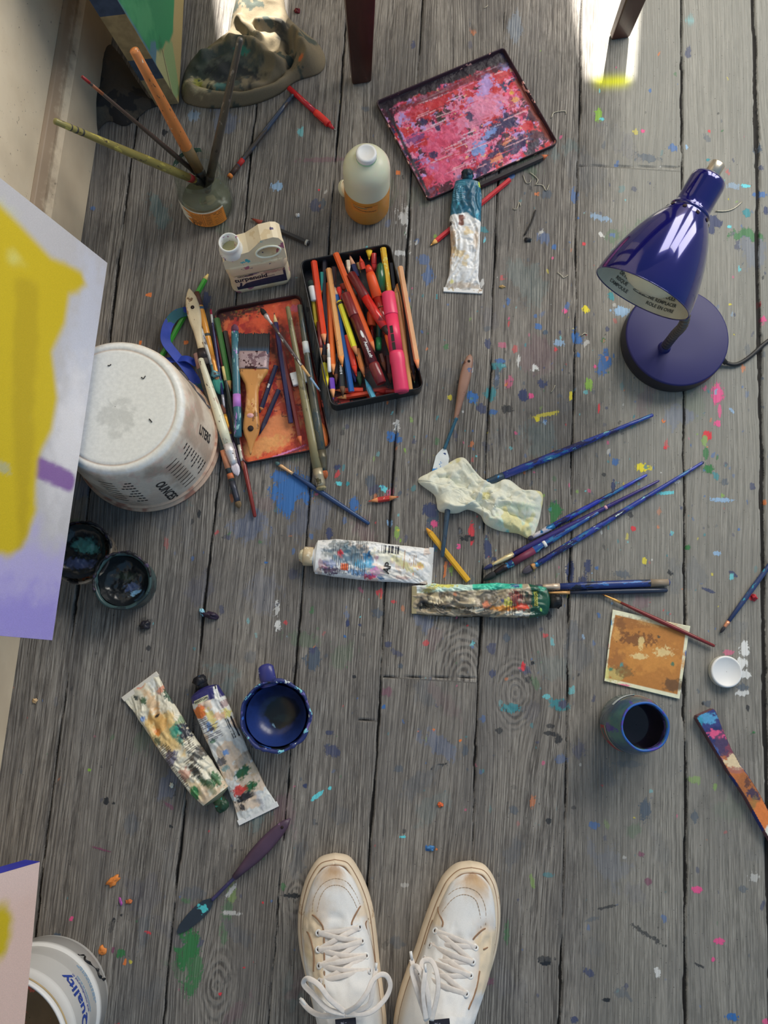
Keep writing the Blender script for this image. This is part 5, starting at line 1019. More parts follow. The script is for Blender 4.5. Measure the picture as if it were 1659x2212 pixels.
# ---- pink palette lid
def pal_items(L):
    m = 1 / 1543; r = random.Random(4); it = []
    pk, lp, rd, dr, nv, lv, bl, pu, wn = C(196, 72, 108), C(214, 120, 152), C(176, 42, 52), C(120, 28, 48), C(42, 38, 78), C(160, 130, 185), C(110, 135, 190), C(96, 50, 110), C(66, 26, 44)
    it += [('spots', pk, 60, 0.50), ('spots', lp, 150, 0.60), ('spots', nv, 110, 0.66), ('spots', C(215, 150, 120), 120, 0.70), ('spots', lp, 90, 0.58), ('spots', rd, 70, 0.60), ('spots', lv, 80, 0.66), ('spots', wn, 60, 0.63)]
    def b(c, x, y, rx, ry, an=0, al=0.95, rag=1.0): it.append(('blob', c, *L(x, y), rx * m, ry * m, an, 0.15, rag, al))
    b(pk, 960, 300, 60, 30, 20, .8); b(pk, 950, 370, 50, 30, 20, .8); b(lp, 1030, 250, 50, 30, 20, .7); b(lp, 1060, 220, 40, 24, 20, .7); b(rd, 1010, 170, 40, 20, 25); b(rd, 950, 220, 60, 16, 20); b(rd, 1080, 165, 24, 14); b(rd, 900, 240, 40, 18, 22, .8)
    for x, y, rx, ry in ((952, 250, 14, 16), (915, 262, 8, 9), (1013, 252, 10, 12), (945, 275, 6, 10), (935, 335, 12, 10), (895, 352, 14, 12)): b(nv if y != 250 else C(30, 34, 36), x, y, rx, ry, 0, .95, .7)
    b(nv, 1075, 280, 40, 18, 20); b(nv, 1120, 310, 40, 14, 25); b(nv, 1060, 345, 60, 14, 24); b(C(34, 30, 50), 1150, 320, 28, 12, 25); b(nv, 1100, 260, 20, 20); b(bl, 1035, 320, 26, 14, 20); b(bl, 1060, 285, 22, 8, 20); b(bl, 1085, 138, 14, 12, 0); b(lv, 1050, 190, 30, 12, 25); b(rd, 1140, 272, 20, 14, 0); b(C(215, 140, 80), 1114, 214, 9, 8, 0); b(C(215, 150, 60), 1105, 200, 5, 5); b(pu, 900, 300, 20, 14, 0, .8); b(rd, 920, 395, 26, 12, 20, .9); b(C(215, 120, 90), 1075, 340, 18, 9, 20); b(C(215, 120, 90), 1095, 305, 14, 6, 20); b(wn, 930, 415, 30, 10, 20, .8)
    # scraped streaks along the long edge
    for k in range(100):
        x, y = r.uniform(850, 1120), r.uniform(150, 390); s = r.uniform(14, 60)
        c = r.choice((lp, C(225, 175, 195), rd, dr, pk, C(200, 150, 160)))
        it.append(('stroke', c, [L(x, y), L(x + s, y - s * 0.42)], r.uniform(0.5, 1.6) * m, 0.4 * m, 1.2, 0.85))
    it += [('stroke', C(30, 22, 34), [L(830, 222), L(1095, 118)], 16 * m, 4 * m, 0.8), ('stroke', wn, [L(840, 245), L(1090, 140)], 8 * m, 3 * m, 1.2, 0.7), ('stroke', C(38, 34, 60), [L(1095, 118), L(1130, 165)], 13 * m, 3 * m, 0.8), ('stroke', C(130, 60, 50), [L(1120, 175), L(1190, 300)], 8 * m, 3 * m, 0.5), ('stroke', C(34, 26, 40), [L(835, 235), L(925, 420)], 4 * m, 2 * m, 0.8)]
    return it
tray('paint_palette', 'shallow tin lid used as a palette, caked in pink, red and violet paint', [(815, 214), (1092, 104), (1202, 306), (922, 436)], 0.009, 0, mat('pinkish_enamel_rim', C(50, 34, 42), 0.4, splats=[(C(205, 150, 140), 0.30, 50)]), pal_items, C(150, 44, 76), 41, rr=0.006, relief=0.004, fm='thick_palette_paint', bumps=0.9)
# ---- orange tin with the big brush
def or_items(L):
    m = 1 / 1543; r = random.Random(9); it = []
    o1, o2, rd, dk_, pk = C(196, 78, 48), C(214, 124, 78), C(160, 44, 40), C(60, 28, 30), C(190, 90, 120)
    it += [('spots', o1, 50, 0.46), ('spots', C(206, 98, 60), 90, 0.56), ('spots', rd, 80, 0.62)]
    def b(c, x, y, rx, ry, an=0, al=0.95, rag=1.0): it.append(('blob', c, *L(x, y), rx * m, ry * m, an, 0.2, rag, al))
    b(o2, 600, 930, 60, 34, 8, .9, .6); b(C(222, 140, 84), 560, 965, 60, 18, 8, .9, .6); b(dk_, 490, 680, 40, 16, 8, .95); b(dk_, 540, 668, 30, 8, 8, .9); b(o1, 580, 690, 50, 26, 8, .8, .5); b(o1, 640, 668, 20, 14, 0, .8); b(pk, 640, 665, 14, 8, 0, .7); b(dk_, 610, 760, 24, 60, 0, .7); b(dk_, 485, 790, 14, 110, 0, .7); b(rd, 640, 760, 16, 60, 0, .8); b(C(214, 120, 100), 645, 715, 12, 26, 0, .7); b(dk_, 665, 880, 12, 60, 0, .8); b(rd, 655, 940, 20, 14, 0, .8); b(C(90, 34, 60), 650, 968, 30, 6, 10, .8); b(C(205, 120, 170), 610, 980, 50, 2, 10, .9, .5)
    for k in range(60):
        x, y = r.uniform(575, 660), r.uniform(800, 900); s = r.uniform(5, 16); an = r.uniform(0, 3.14)
        it.append(('stroke', r.choice((C(205, 110, 90), C(150, 40, 48), dk_)), [L(x, y), L(x + s * math.cos(an), y + s * math.sin(an))], 1.0 * m, 0.4 * m, 0.8, 0.9))
    for k in range(50):
        x, y = r.uniform(630, 690), r.uniform(905, 965); b(rd, x, y, 3, 2, r.uniform(0, 90), .8, .6)
    for k in range(60):
        x, y = r.uniform(478, 560), r.uniform(664, 684); b(r.choice((C(120, 100, 50), dk_, C(150, 70, 50))), x, y, 3, 1.2, r.uniform(-60, 60), .8, .5)
    return it
ot2, OL, ow, oh = tray('orange_tin', 'shallow tin smeared orange-red inside, holding the wide flat brush', [(456, 672), (656, 632), (708, 966), (532, 999)], 0.010, 0, mat('dark_maroon_enamel', C(44, 26, 28), 0.4, splats=[(C(150, 60, 50), 0.2, 40)]), or_items, C(176, 66, 44), 43, rr=0.010, relief=0.0015, fm='smeared_tin_paint')
mk('orange_blob', lathe([(0.0004, 0.0), (0.010, 0.0), (0.010, 0.0012), (0.0004, 0.0016)], 24, sx=0.7, sy=1.9, cap=False), mat('orange_dried_paint', C(205, 105, 50), 0.5, bump=0.3), ot2, loc=(OL(697, 940)[0], OL(697, 940)[1], 0.0035))
mk('orange_blob', lathe([(0.0004, 0.0), (0.010, 0.0), (0.010, 0.0012), (0.0004, 0.0016)], 24, sx=0.7, sy=3.2, cap=False), mat('red_dried_paint', C(180, 66, 44), 0.5, bump=0.3), ot2, loc=(OL(681, 845)[0], OL(681, 845)[1], 0.0035))
# wide flat brush
a, b = P(549, 721, 0.016), P(541, 982, 0.014); Lb = (b - a).length; q = frame(a, b)
fb = thing('flat_brush', 'wide flat varnish brush with black-blue bristles lying in the orange tin', 'paintbrush', a, q)
hw = 0.0228; x1, x2 = 0.031, 0.055
def slabx(prof, zt, zb, wobf=None):                # prof [(x, halfwidth, halfthick)]
    rings = []
    for x, wv, tv in prof:
        rings.append([(x, wv * math.cos(t_) * (1 + 0.0), tv * math.sin(t_)) if False else (x, y, z) for t_, y, z in [(0, yy, zz_) for yy, zz_ in rrect(2 * wv, 2 * tv, min(wv, tv) * 0.9, 4)]])
    return stack(rings)
nb = 60; U, V = np.meshgrid(np.linspace(0, x1 + 0.002, 30), np.linspace(-hw, hw, nb), indexing='ij')
jag = (vn(V * 2500, V * 0, 3) - 0.5) * 0.003 * (1 - U / x1)
XX = U + jag; Zt = 0.002 + 0.0045 * (U / x1) ** 0.7 + 0.0006 * vn(V * 1800, U * 20, 8)
top = ngrid(XX, V, Zt); bot = ngrid(XX, V, -Zt)
T = NT('black_blue_bristle'); sp = T.new('ShaderNodeSeparateXYZ'); T.l.new(T.obj(), sp.inputs[0]); nz = T.noise(T.obj((30, 1100, 1)), 1.0, 3)
c = T.mix(T.ramp(T.math('ADD', sp.outputs[0], T.math('MULTIPLY', nz, 0.012)), 0.026, 0.036), C(28, 30, 34), C(42, 66, 92)); c = T.mix(T.ramp(nz, 0.5, 0.7), c, C(20, 21, 24))
T.put(T.b.inputs['Base Color'], c); T.b.inputs['Roughness'].default_value = 0.6; T.bump(nz, 0.7, 0.001)
mk('bristles', join(top, bot), T.m, fb)
fer = mk('ferrule', slabx([(x1 - 0.002, hw * 1.01, 0.0078), (x1 + 0.003, hw * 1.03, 0.0086), (x1 + 0.006, hw * 1.01, 0.0078), (x2 - 0.004, hw * 0.98, 0.0078), (x2 - 0.002, hw * 1.0, 0.0084), (x2, hw * 0.98, 0.0078)], 0, 0), mat('crusted_ferrule', C(150, 130, 132), 0.45, 0.25, splats=[(C(105, 80, 86), 0.45, 70), (C(60, 34, 38), 0.30, 60), (C(170, 50, 60), 0.10, 50)], bump=0.4), fb)
hp2 = [(x2 - 0.001, .0225, .0060), (x2 + .004, .0215, .0062), (x2 + .012, .0165, .0062), (x2 + .022, .0108, .0060), (x2 + .034, .0088, .0062), (x2 + .060, .0098, .0064), (x2 + .080, .0118, .0062), (x2 + .088, .0120, .0058), (x2 + .096, .0105, .0050), (x2 + .106, .0060, .0040), (Lb, .0008, .0030)]
hx2 = []
for i in range(len(hp2) - 1):
    for k in range(4):
        f = k / 4; hx2.append(tuple(hp2[i][j] * (1 - f) + hp2[i + 1][j] * f for j in range(3)))
hx2.append(hp2[-1])
mk('handle', slabx(hx2, 0, 0), mat('varnished_handle', C(176, 122, 66), 0.35, splats=[(C(196, 150, 96), 0.4, 30), (C(150, 60, 44), 0.14, 60), (C(120, 80, 44), 0.3, 70)], coat=0.3, stretch=(0.5, 1, 1)), fb)
mk('hanging_hole', at_(lathe([(0.0004, 0.0), (0.0042, 0.0), (0.0042, 0.0006), (0.0004, 0.0006)], 20, cap=False), x2 + 0.089, 0, 0.0058), mat('hole_dark', C(40, 28, 26), 0.8), fb)
mk('pink_dab', at_(lathe([(0.0004, 0.001), (0.0045, 0.0006), (0.005, 0)], 14, sx=0.7, cap=False), x2 + 0.070, -0.001, 0.0062), mat('pink_dab_paint', C(205, 150, 150), 0.5), fb)
# other things in and on the orange tin
NV = C(40, 38, 72)
pencil('sharpened navy pencil with a pale wooden point, lying down the middle of the orange tin', (592, 675), (628, 914), NV, 0.012, 0.010, wood=C(214, 170, 120), tip=C(40, 36, 50))
pencil('short navy pencil crossing under the middle pencil, its worn wooden end beside the brush handle', (561, 892), (596, 790), C(36, 38, 62), 0.008, 0.008, wood=C(150, 100, 60), letters='iiliiil', cone=0.008, blunt=0.0006)
pencil('short navy pencil pointing down to the lower end of the brush handle', (559, 942), (602, 842), C(38, 38, 60), 0.007, 0.008, wood=C(38, 38, 60), cone=0.02, tip=C(30, 30, 40))
pencil('dark blue-violet pencil half under the sharpened navy pencil', (630, 912), (604, 760), C(44, 46, 92), 0.005, 0.005, wood=C(44, 46, 92), cone=0.01)
pencil('maroon pencil with a brown wooden point in the lower right of the orange tin', (651, 966), (610, 760), C(96, 40, 38), 0.008, 0.008, wood=C(170, 90, 60), tip=C(120, 50, 40), r=0.0038)
pencil('green pencil inside the left edge of the orange tin', (499, 846), (468, 688), C(52, 96, 48), 0.012, 0.013, wood=C(170, 130, 80), r=0.0042)
pencil('black pencil leaning inside the orange tin just right of the green pencil', (532, 952), (486, 716), C(34, 32, 34), 0.010, 0.010, wood=C(34, 32, 34), r=0.004)
brush('thick brush handle crusted teal and violet along the left of the wide brush', (0, 0), (0, 0), 0, 0, pts3=(P(507, 700, 0.018), P(514, 945, 0.018)), hcol=C(52, 96, 110), prof=[0.0056, 0.0056, 0.0056, 0.0056, 0.0056, 0.0056], ferr=None, bris=C(100, 60, 80), fl=0.0, bl=0.012, br=0.0058, splats=[(C(130, 170, 170), 0.32, 60), (C(150, 110, 170), 0.20, 50), (C(40, 60, 90), 0.3, 40)], seed=5, bands=[(0.60, 0.72, C(165, 110, 185), 'lilac_paint_patch')])
er = P(653, 818, 0.010); ev = P(668, 815, 0.010) - er
mk_er = mk('eraser', box(0, 0, 0, 0.027, 0.020, 0.008), mat('white_eraser', C(214, 212, 210), 0.7, splats=[(C(150, 148, 150), 0.25, 60)]), None, smooth=False, loc=P(649, 816, 0.0085), quat=frame(P(630, 822, 0), P(668, 812, 0)))
tag(bevel(mk_er, 0.0015), 'white rectangular eraser in the orange tin, crossed by a grey brush handle', 'eraser')
GB = [(C(120, 118, 100), 0.35, 60), (C(60, 58, 48), 0.3, 70), (C(150, 148, 140), 0.12, 90)]
brush('grey-beige brush lying over the eraser with its thick white-crusted end on the boards', (695, 1060), (621, 662), 0.006, 0.018, hcol=C(122, 114, 84), prof=[0.0072, 0.0068, 0.0064, 0.0056, 0.0048, 0.0040, 0.0034], ferr=C(160, 150, 128), bris=C(140, 130, 100), fl=0.026, bl=0.006, br=0.0075, splats=[(C(84, 78, 60), 0.35, 50), (C(196, 190, 170), 0.14, 60)], seed=6)
brush('dark grey-green brush along the right edge of the orange tin', (703, 1035), (647, 658), 0.006, 0.019, hcol=C(74, 74, 64), prof=[0.0066, 0.0068, 0.0062, 0.0056, 0.0048, 0.0042, 0.0036], ferr=C(84, 80, 68), bris=C(150, 80, 48), fl=0.03, bl=0.012, br=0.005, splats=[(C(48, 60, 64), 0.4, 40), (C(170, 170, 160), 0.15, 60)], bands=[(0.66, 0.74, C(196, 204, 206), 'white_paint_patch')], seed=7)
brush('thin black-tipped brush lying diagonally across the orange tin', (563, 666), (692, 846), 0.026, 0.026, hcol=C(70, 60, 62), prof=[0.0019, 0.0024, 0.0026, 0.0024, 0.0020, 0.0016, 0.0013], ferr=C(170, 160, 160), bris=C(26, 26, 28), fl=0.018, bl=0.012, br=0.004, splats=[(C(206, 200, 190), 0.3, 70)], bands=[(0.62, 0.78, C(190, 150, 100), 'bare_wood'), (0.80, 0.97, C(120, 150, 180), 'blue_paint')], seed=8)

# ------------------------------------------------------------------ black tin full of pencils
zr = 0.030
def in_items(L): return [('spots', C(60, 20, 24), 60, 0.6), ('rect', C(176, 60, 52), -0.06, -0.2, 0.02, -0.092, 0.003, 0.0), ('spots', C(20, 20, 24), 90, 0.58)]
tray('pencil_tin', 'deep black tin packed with coloured pencils and pens', [(652, 562), (846, 526), (912, 836), (711, 880)], zr, 0, blk, in_items, C(34, 30, 34), 51, rr=0.010, fm='tin_floor')
def pz(label, A, B, col, zA, zB, **kw): return pencil(label, A, B, col, zA, zB, **kw)
RO, OR, TN = C(206, 62, 34), C(224, 96, 38), C(212, 146, 92)
tsp = [(C(90, 60, 40), 0.13, 110)]
pz('glossy vermilion pencil, leftmost full-length one in the black tin', cl(318, 280), cu(172, 272), RO, 0.020, 0.030, r=0.0046, tip=C(205, 70, 40), wood=C(196, 130, 92))
pz('orange pencil standing under the speckled tan pencil at the left of the black tin', cl(430, 680), cu(372, 560), OR, 0.018, 0.018, r=0.0044, wood=C(210, 130, 80), tip=C(170, 90, 50))
pz('tan pencil speckled with dark paint, orange-tipped, third from the left in the black tin', cl(552, 575), cu(368, 372), TN, 0.023, 0.024, r=0.0044, splats=[(C(110, 80, 90), 0.22, 130)], seed=3, wood=C(220, 130, 70), tip=C(220, 110, 50))
pz('cobalt blue pencil between the speckled tan and the yellow pencil', cu(445, 590), cl(672, 900), C(34, 84, 150), 0.020, 0.016, r=0.0042, wood=C(210, 170, 140), tip=C(40, 60, 110))
pz('bright yellow pencil with its number end up in the black tin', cl(750, 438), cu(512, 800), C(220, 192, 48), 0.026, 0.026, r=0.0044, wood=C(180, 120, 80), tip=C(60, 50, 40), end=C(60, 52, 40))
pz('long plain orange pencil lying diagonally across the top of the black tin', cl(985, 378), cu(462, 168), C(222, 84, 36), 0.026, 0.034, r=0.0045, wood=C(190, 110, 70), tip=C(90, 50, 40))
pz('orange pencil ending just right of the yellow pencil', cl(846, 712), cl(748, 330), C(208, 118, 58), 0.018, 0.020, r=0.0042, wood=C(176, 110, 70))
pz('scarlet crayon-shaped pencil between the blue and the yellow pencil', cl(740, 700), cl(610, 150), C(200, 56, 40), 0.014, 0.018, r=0.0046, wood=C(200, 56, 40), tip=C(200, 56, 40), round_=True)
pz('scarlet pencil end beside the cobalt blue one near the top of the tin', cu(530, 790), cu(506, 620), C(196, 48, 44), 0.020, 0.022, r=0.0040, wood=C(196, 48, 44))
pz('teal stub at the upper left of the black tin', cu(290, 812), cu(276, 420), C(44, 128, 120), 0.012, 0.020, r=0.0034, wood=C(180, 120, 70), tip=C(30, 110, 110))
pz('black pencil running down beside the vermilion one', cl(312, 560), cu(312, 260), C(44, 40, 48), 0.010, 0.018, r=0.0042, wood=C(110, 80, 62), tip=C(60, 52, 48))
pz('dark violet-black pencil under the orange pencil at the left', cl(375, 390), cu(335, 560), C(56, 46, 62), 0.014, 0.014, r=0.0040, wood=C(56, 46, 62))
pz('yellow pencil low at the left edge of the black tin', cl(352, 868), cl(305, 520), C(222, 184, 46), 0.016, 0.014, r=0.0040, wood=C(222, 184, 46), tip=C(60, 40, 40))
pz('yellow pencil against the upper left wall of the black tin', cu(212, 1200), cu(168, 800), C(214, 170, 48), 0.016, 0.018, r=0.0036, wood=C(214, 170, 48))
pz('violet pencil with a bare wooden point at the lower left of the black tin', cl(430, 1010), cl(402, 720), C(104, 66, 168), 0.012, 0.012, r=0.0044, wood=C(200, 140, 96), tip=C(80, 50, 130))
pz('brown pencil low between the orange and the lettered black pencil', cl(466, 810), cl(480, 400), C(66, 44, 42), 0.008, 0.010, r=0.0040, wood=C(120, 80, 60))
pz('black pencil with white lettering at the lower left of the black tin', cl(560, 975), cl(525, 500), C(44, 46, 46), 0.013, 0.014, r=0.0046, wood=C(90, 66, 50), letters='B EWN', tip=C(50, 44, 40))
pz('navy blue pencil beside the cobalt one at the bottom of the tin', cl(726, 800), cl(680, 560), C(44, 44, 96), 0.009, 0.009, r=0.0042, wood=C(44, 44, 96), nolead=True)
pz('dark green pencil butt near the bottom of the black tin', cl(790, 850), cl(770, 640), C(40, 66, 44), 0.009, 0.009, r=0.0050, wood=C(40, 66, 44), nolead=True)
pz('sky blue stub pointing to the lower wall of the black tin', cl(850, 725), cl(965, 985), C(84, 160, 190), 0.012, 0.016, r=0.0042, wood=C(84, 160, 190), seed=2, splats=[(C(150, 160, 160), 0.2, 120)])
pz('small scarlet crayon lying crosswise at the lower left of the tin', cl(448, 880), cl(826, 878), C(196, 62, 40), 0.0075, 0.0075, r=0.0044, wood=C(190, 110, 70))
pz('scarlet crayon lying crosswise against the lower wall of the tin', cl(455, 985), cl(905, 918), C(206, 70, 44), 0.006, 0.006, r=0.0040, wood=C(214, 140, 90), tip=C(180, 60, 40))
pz('dark red crayon lying crosswise at the lower right of the tin', cl(975, 900), cl(1250, 900), C(150, 36, 34), 0.006, 0.006, r=0.0042, wood=C(150, 36, 34))
pz('left of the two plain cedar pencils at the right side of the black tin', cu(1255, 570), cl(1446, 880), TN, 0.018, 0.020, r=0.0046, splats=tsp, seed=4, wood=C(212, 150, 104), tip=C(190, 70, 40), round_=True)
pz('right of the two plain cedar pencils at the right side of the black tin', cl(1510, 790), cu(1300, 575), C(206, 140, 86), 0.014, 0.018, r=0.0042, splats=tsp, seed=5, wood=C(120, 80, 56), tip=C(90, 120, 90), round_=True)
pz('long half-tan half-black pencil leaning over the right wall of the black tin', cl(1560, 620), cu(1318, 345), C(204, 150, 112), 0.030, 0.034, r=0.0040, wood=C(200, 130, 90), tip=C(44, 40, 80))
pz('black pencil alongside the long tan one at the right wall', cl(1500, 700), cu(1345, 540), C(36, 34, 40), 0.020, 0.022, r=0.0040, wood=C(36, 34, 40))
pz('terracotta-ended pencil near the upper right corner of the black tin', cu(1262, 900), cu(1198, 300), C(40, 36, 38), 0.012, 0.022, r=0.0042, wood=C(40, 36, 38), cone=0.03)
pz('gold-flecked yellow pencil with its end at the upper right of the black tin', cu(1200, 900), cu(1090, 95), C(206, 158, 48), 0.016, 0.032, r=0.0044, splats=[(C(230, 210, 120), 0.3, 120)], seed=6, wood=C(206, 158, 48))
pz('navy pencil with a bare point at the top middle of the black tin', cu(644, 178), cu(740, 480), C(36, 38, 72), 0.022, 0.014, r=0.0044, wood=C(190, 140, 110), tip=C(120, 60, 60))
pz('grey-white pencil stub just left of the navy point', cu(640, 460), cu(622, 260), C(196, 184, 164), 0.020, 0.024, r=0.0032, wood=C(196, 184, 164), cone=0.012)
pz('orange-red point next to a wooden stub at the top of the black tin', cu(782, 200), cu(830, 380), C(190, 62, 44), 0.022, 0.016, r=0.0040, wood=C(200, 70, 44), cone=0.010)
pz('short bare wooden stub near the top of the black tin', cu(795, 430), cu(758, 290), C(170, 130, 80), 0.012, 0.016, r=0.0030, wood=C(170, 130, 80), cone=0.008)
pz('yellow rounded stub at the top of the black tin', cu(905, 262), cu(905, 128), C(222, 166, 40), 0.022, 0.026, r=0.0048, wood=C(222, 166, 40), round_=True, cone=0.013)
pz('crimson crayon beside the yellow stub at the top of the tin', cu(975, 460), cu(966, 168), C(160, 38, 40), 0.014, 0.022, r=0.0042, wood=C(160, 38, 40), round_=True)
pz('brown pencil beneath the dark red marker', cl(885, 600), cu(770, 710), C(90, 46, 42), 0.010, 0.012, r=0.0042, wood=C(90, 46, 42))
pz('dark brown pencil end at the upper left of the black tin', cu(440, 700), cu(432, 350), C(62, 40, 38), 0.012, 0.018, r=0.0040, wood=C(62, 40, 38))
pz('dusky brown pencil pointing down right of the dark red marker', cl(1130, 650), cl(1060, 400), C(112, 66, 52), 0.012, 0.012, r=0.0040, wood=C(120, 74, 56), tip=C(50, 40, 40))
pz('dark maroon pencil point beside the pink marker', cl(1190, 800), cl(1150, 420), C(72, 34, 36), 0.008, 0.010, r=0.0042, wood=C(90, 50, 44))
pz('terracotta pencil end next to the scarlet one near the top', cu(585, 690), cu(548, 565), C(176, 74, 48), 0.012, 0.018, r=0.0040, wood=C(176, 74, 48), cone=0.006)
lathe_stick('mechanical_pencil', 'thin dark red mechanical lead pencil at the far left inside the black tin', 'pencil', cl(266, 420), cu(236, 1080), 0.018, 0.020, [('barrel', [(0.0030, 0.22), (0.0034, 0.3), (0.0034, 1.0)], mat('maroon_plastic', C(110, 44, 40), 0.3), 14), ('cone', [(0.0008, 0.0), (0.0012, 0.05), (0.003, 0.22)], mat('brass_wood', C(190, 130, 90), 0.5), 12)])
lathe_stick('paintbrush', 'white-ended slim brush between the two orange pencils at the left', 'paintbrush', cl(378, 640), cl(362, 260), 0.024, 0.022, [('white_end', [(0.0016, 0.0), (0.0027, 0.02), (0.0027, 0.5)], mat('white_lacquer', C(214, 208, 200), 0.4), 12), ('handle', [(0.0026, 0.5), (0.0022, 0.98), (0.001, 1.0)], mat('white_red_speckle', C(205, 196, 188), 0.4, splats=[(C(200, 70, 40), 0.5, 60)]), 12)])
lathe_stick('label_brush', 'small white-collared brush with dark bristles against the upper left wall', 'paintbrush', cu(124, 520), cu(176, 800), 0.026, 0.024, [('bristles', [(0.0012, 0.0), (0.0050, 0.10), (0.0048, 0.32)], mat('greenish_dark_bristle', C(40, 52, 48), 0.8), 12), ('collar', [(0.0046, 0.30), (0.0050, 0.34), (0.0046, 0.97), (0.003, 1.0)], mat('white_lacquer', C(214, 208, 200), 0.4), 12)])
# markers and pens
mr = mat('dark_red_plastic', C(104, 34, 38), 0.3, coat=0.3, var=0.04)
t, L_ = lathe_stick('marker_pen', 'fat dark red marker with white oval and lettering in the black tin', 'marker', cu(585, 700), cl(1068, 790), 0.030, 0.028, [('cap', [(0.0050, 0.0), (0.0075, 0.01), (0.0078, 0.25), (0.0078, 0.255)], mr, 24), ('barrel', [(0.0070, 0.255), (0.0070, 0.78)], mat('dark_red_barrel', C(84, 30, 34), 0.3, coat=0.3), 24), ('end_section', [(0.0070, 0.78), (0.0079, 0.80), (0.0080, 0.9), (0.0076, 0.995), (0.006, 1.0)], mr, 24), ('pocket_clip', [(0.0001, 0.99), (0.0001, 0.995)], mr, 4)])
wp = mat('white_print', C(210, 208, 200), 0.6)
mk('lettering', text_geo('AensuLofr', 0.0062, lambda x, y: (L_ * 0.645 + x, y - 0.0002, math.sqrt(0.0072 ** 2 - y * y) + 0.0002)), wp, t, smooth=False)
mk('white_oval', ([(L_ * 0.475 + 0.006 * math.cos(a_), 0.0018 * math.sin(a_), math.sqrt(0.0072 ** 2 - (0.0018 * math.sin(a_)) ** 2) + 0.0003) for a_ in np.linspace(0, 6.2, 24)], [tuple(range(24))]), wp, t, smooth=False)
t, L_ = lathe_stick('highlighter', 'pink chisel marker with a black label strip at the right of the black tin', 'marker', cu(1155, 690), cl(1340, 905), 0.036, 0.030, [('cap', [(0.0085, 0.0), (0.0098, 0.01), (0.0104, 0.225), (0.0104, 0.23)], mat('pink_cap', C(222, 56, 92), 0.35, var=0.04), 26), ('barrel', [(0.0098, 0.23), (0.0100, 0.60)], mat('pink_barrel', C(206, 50, 84), 0.35, var=0.04), 26), ('end_section', [(0.0100, 0.60), (0.0108, 0.63), (0.0112, 0.69), (0.0104, 0.73), (0.0108, 0.98), (0.0100, 1.0)], mat('pink_cap', C(222, 56, 92), 0.35), 26)])
for k in range(3):
    x0 = L_ * (0.355 + 0.083 * k)
    mk('label_strip', ngrid(*[np.array(a) for a in zip(*[[[x, x], [y0, y1], [math.sqrt(0.0103 ** 2 - y0 * y0) + .0001, math.sqrt(0.0103 ** 2 - y1 * y1) + .0001]] for x in np.linspace(x0, x0 + L_ * 0.075, 4) for y0, y1 in [(-0.0052, -0.0008)]])]), blk, t)
t, L_ = lathe_stick('felt_pen', 'dark maroon capped pen ending in scarlet above the metal ring', 'pen', cu(655, 430), cl(1180, 160), 0.034, 0.036, [('cap', [(0.0040, 0.0), (0.0068, 0.02), (0.0070, 0.38), (0.0070, 0.385)], mat('dark_maroon_cap', C(92, 24, 30), 0.3, coat=0.3), 22), ('barrel', [(0.0066, 0.385), (0.0068, 0.66), (0.0058, 0.86)], mat('scarlet_barrel', C(176, 36, 32), 0.25, coat=0.4, splats=[(C(110, 24, 26), 0.4, 20)]), 22), ('nib_section', [(0.0056, 0.86), (0.0030, 0.97), (0.001, 1.0)], mat('black_nib', C(40, 30, 32), 0.4), 14)])
t, L_ = lathe_stick('felt_pen', 'orange-capped translucent red pen in the upper middle of the black tin', 'pen', cu(888, 330), cl(1235, 400), 0.034, 0.030, [('cap_tip', [(0.0030, 0.0), (0.0048, 0.03), (0.0056, 0.09)], mat('scarlet_cap', C(196, 56, 32), 0.3), 18), ('cap', [(0.0062, 0.09), (0.0070, 0.14), (0.0078, 0.37)], mat('orange_cap', C(206, 76, 36), 0.45, var=0.06), 22), ('barrel', [(0.0068, 0.37), (0.0066, 0.78)], mat('clear_red_barrel', C(124, 30, 26), 0.12, coat=0.7), 20), ('end_section', [(0.0056, 0.78), (0.0060, 0.80), (0.0064, 0.98), (0.0058, 1.0)], mat('bright_orange', C(226, 88, 40), 0.35), 18)])
mk('metal_ring', lathe([(0.0074, 0.485 * L_), (0.0080, 0.488 * L_), (0.0074, 0.492 * L_)], 24, 'X'), mat('tarnished_brass', C(96, 78, 52), 0.35, 0.8), t)
t, L_ = lathe_stick('felt_pen', 'dark green capped pen at the upper right of the black tin', 'pen', cu(1058, 300), cl(1030, 350), 0.026, 0.020, [('cap', [(0.0030, 0.0), (0.0056, 0.03), (0.0072, 0.14), (0.0070, 0.33)], mat('dark_green_cap', C(28, 78, 50), 0.25, coat=0.4), 22), ('barrel', [(0.0040, 0.33), (0.0042, 0.86)], mat('green_clear_barrel', C(24, 58, 44), 0.2, coat=0.4), 16), ('end_section', [(0.0046, 0.86), (0.0044, 0.98), (0.003, 1.0)], mat('mid_green', C(36, 110, 66), 0.3), 16)])
t, L_ = lathe_stick('felt_pen', 'orange-red pen cap with a fine clear tip in the middle of the tin', 'pen', cu(930, 940), cl(952, 235), 0.020, 0.016, [('cap', [(0.0050, 0.0), (0.0062, 0.06), (0.0070, 0.46), (0.0066, 0.48)], mat('orange_cap', C(206, 76, 36), 0.45), 20), ('tip_section', [(0.0030, 0.48), (0.0022, 0.85), (0.0006, 1.0)], mat('clear_red_barrel', C(124, 30, 26), 0.12, coat=0.7), 14)])

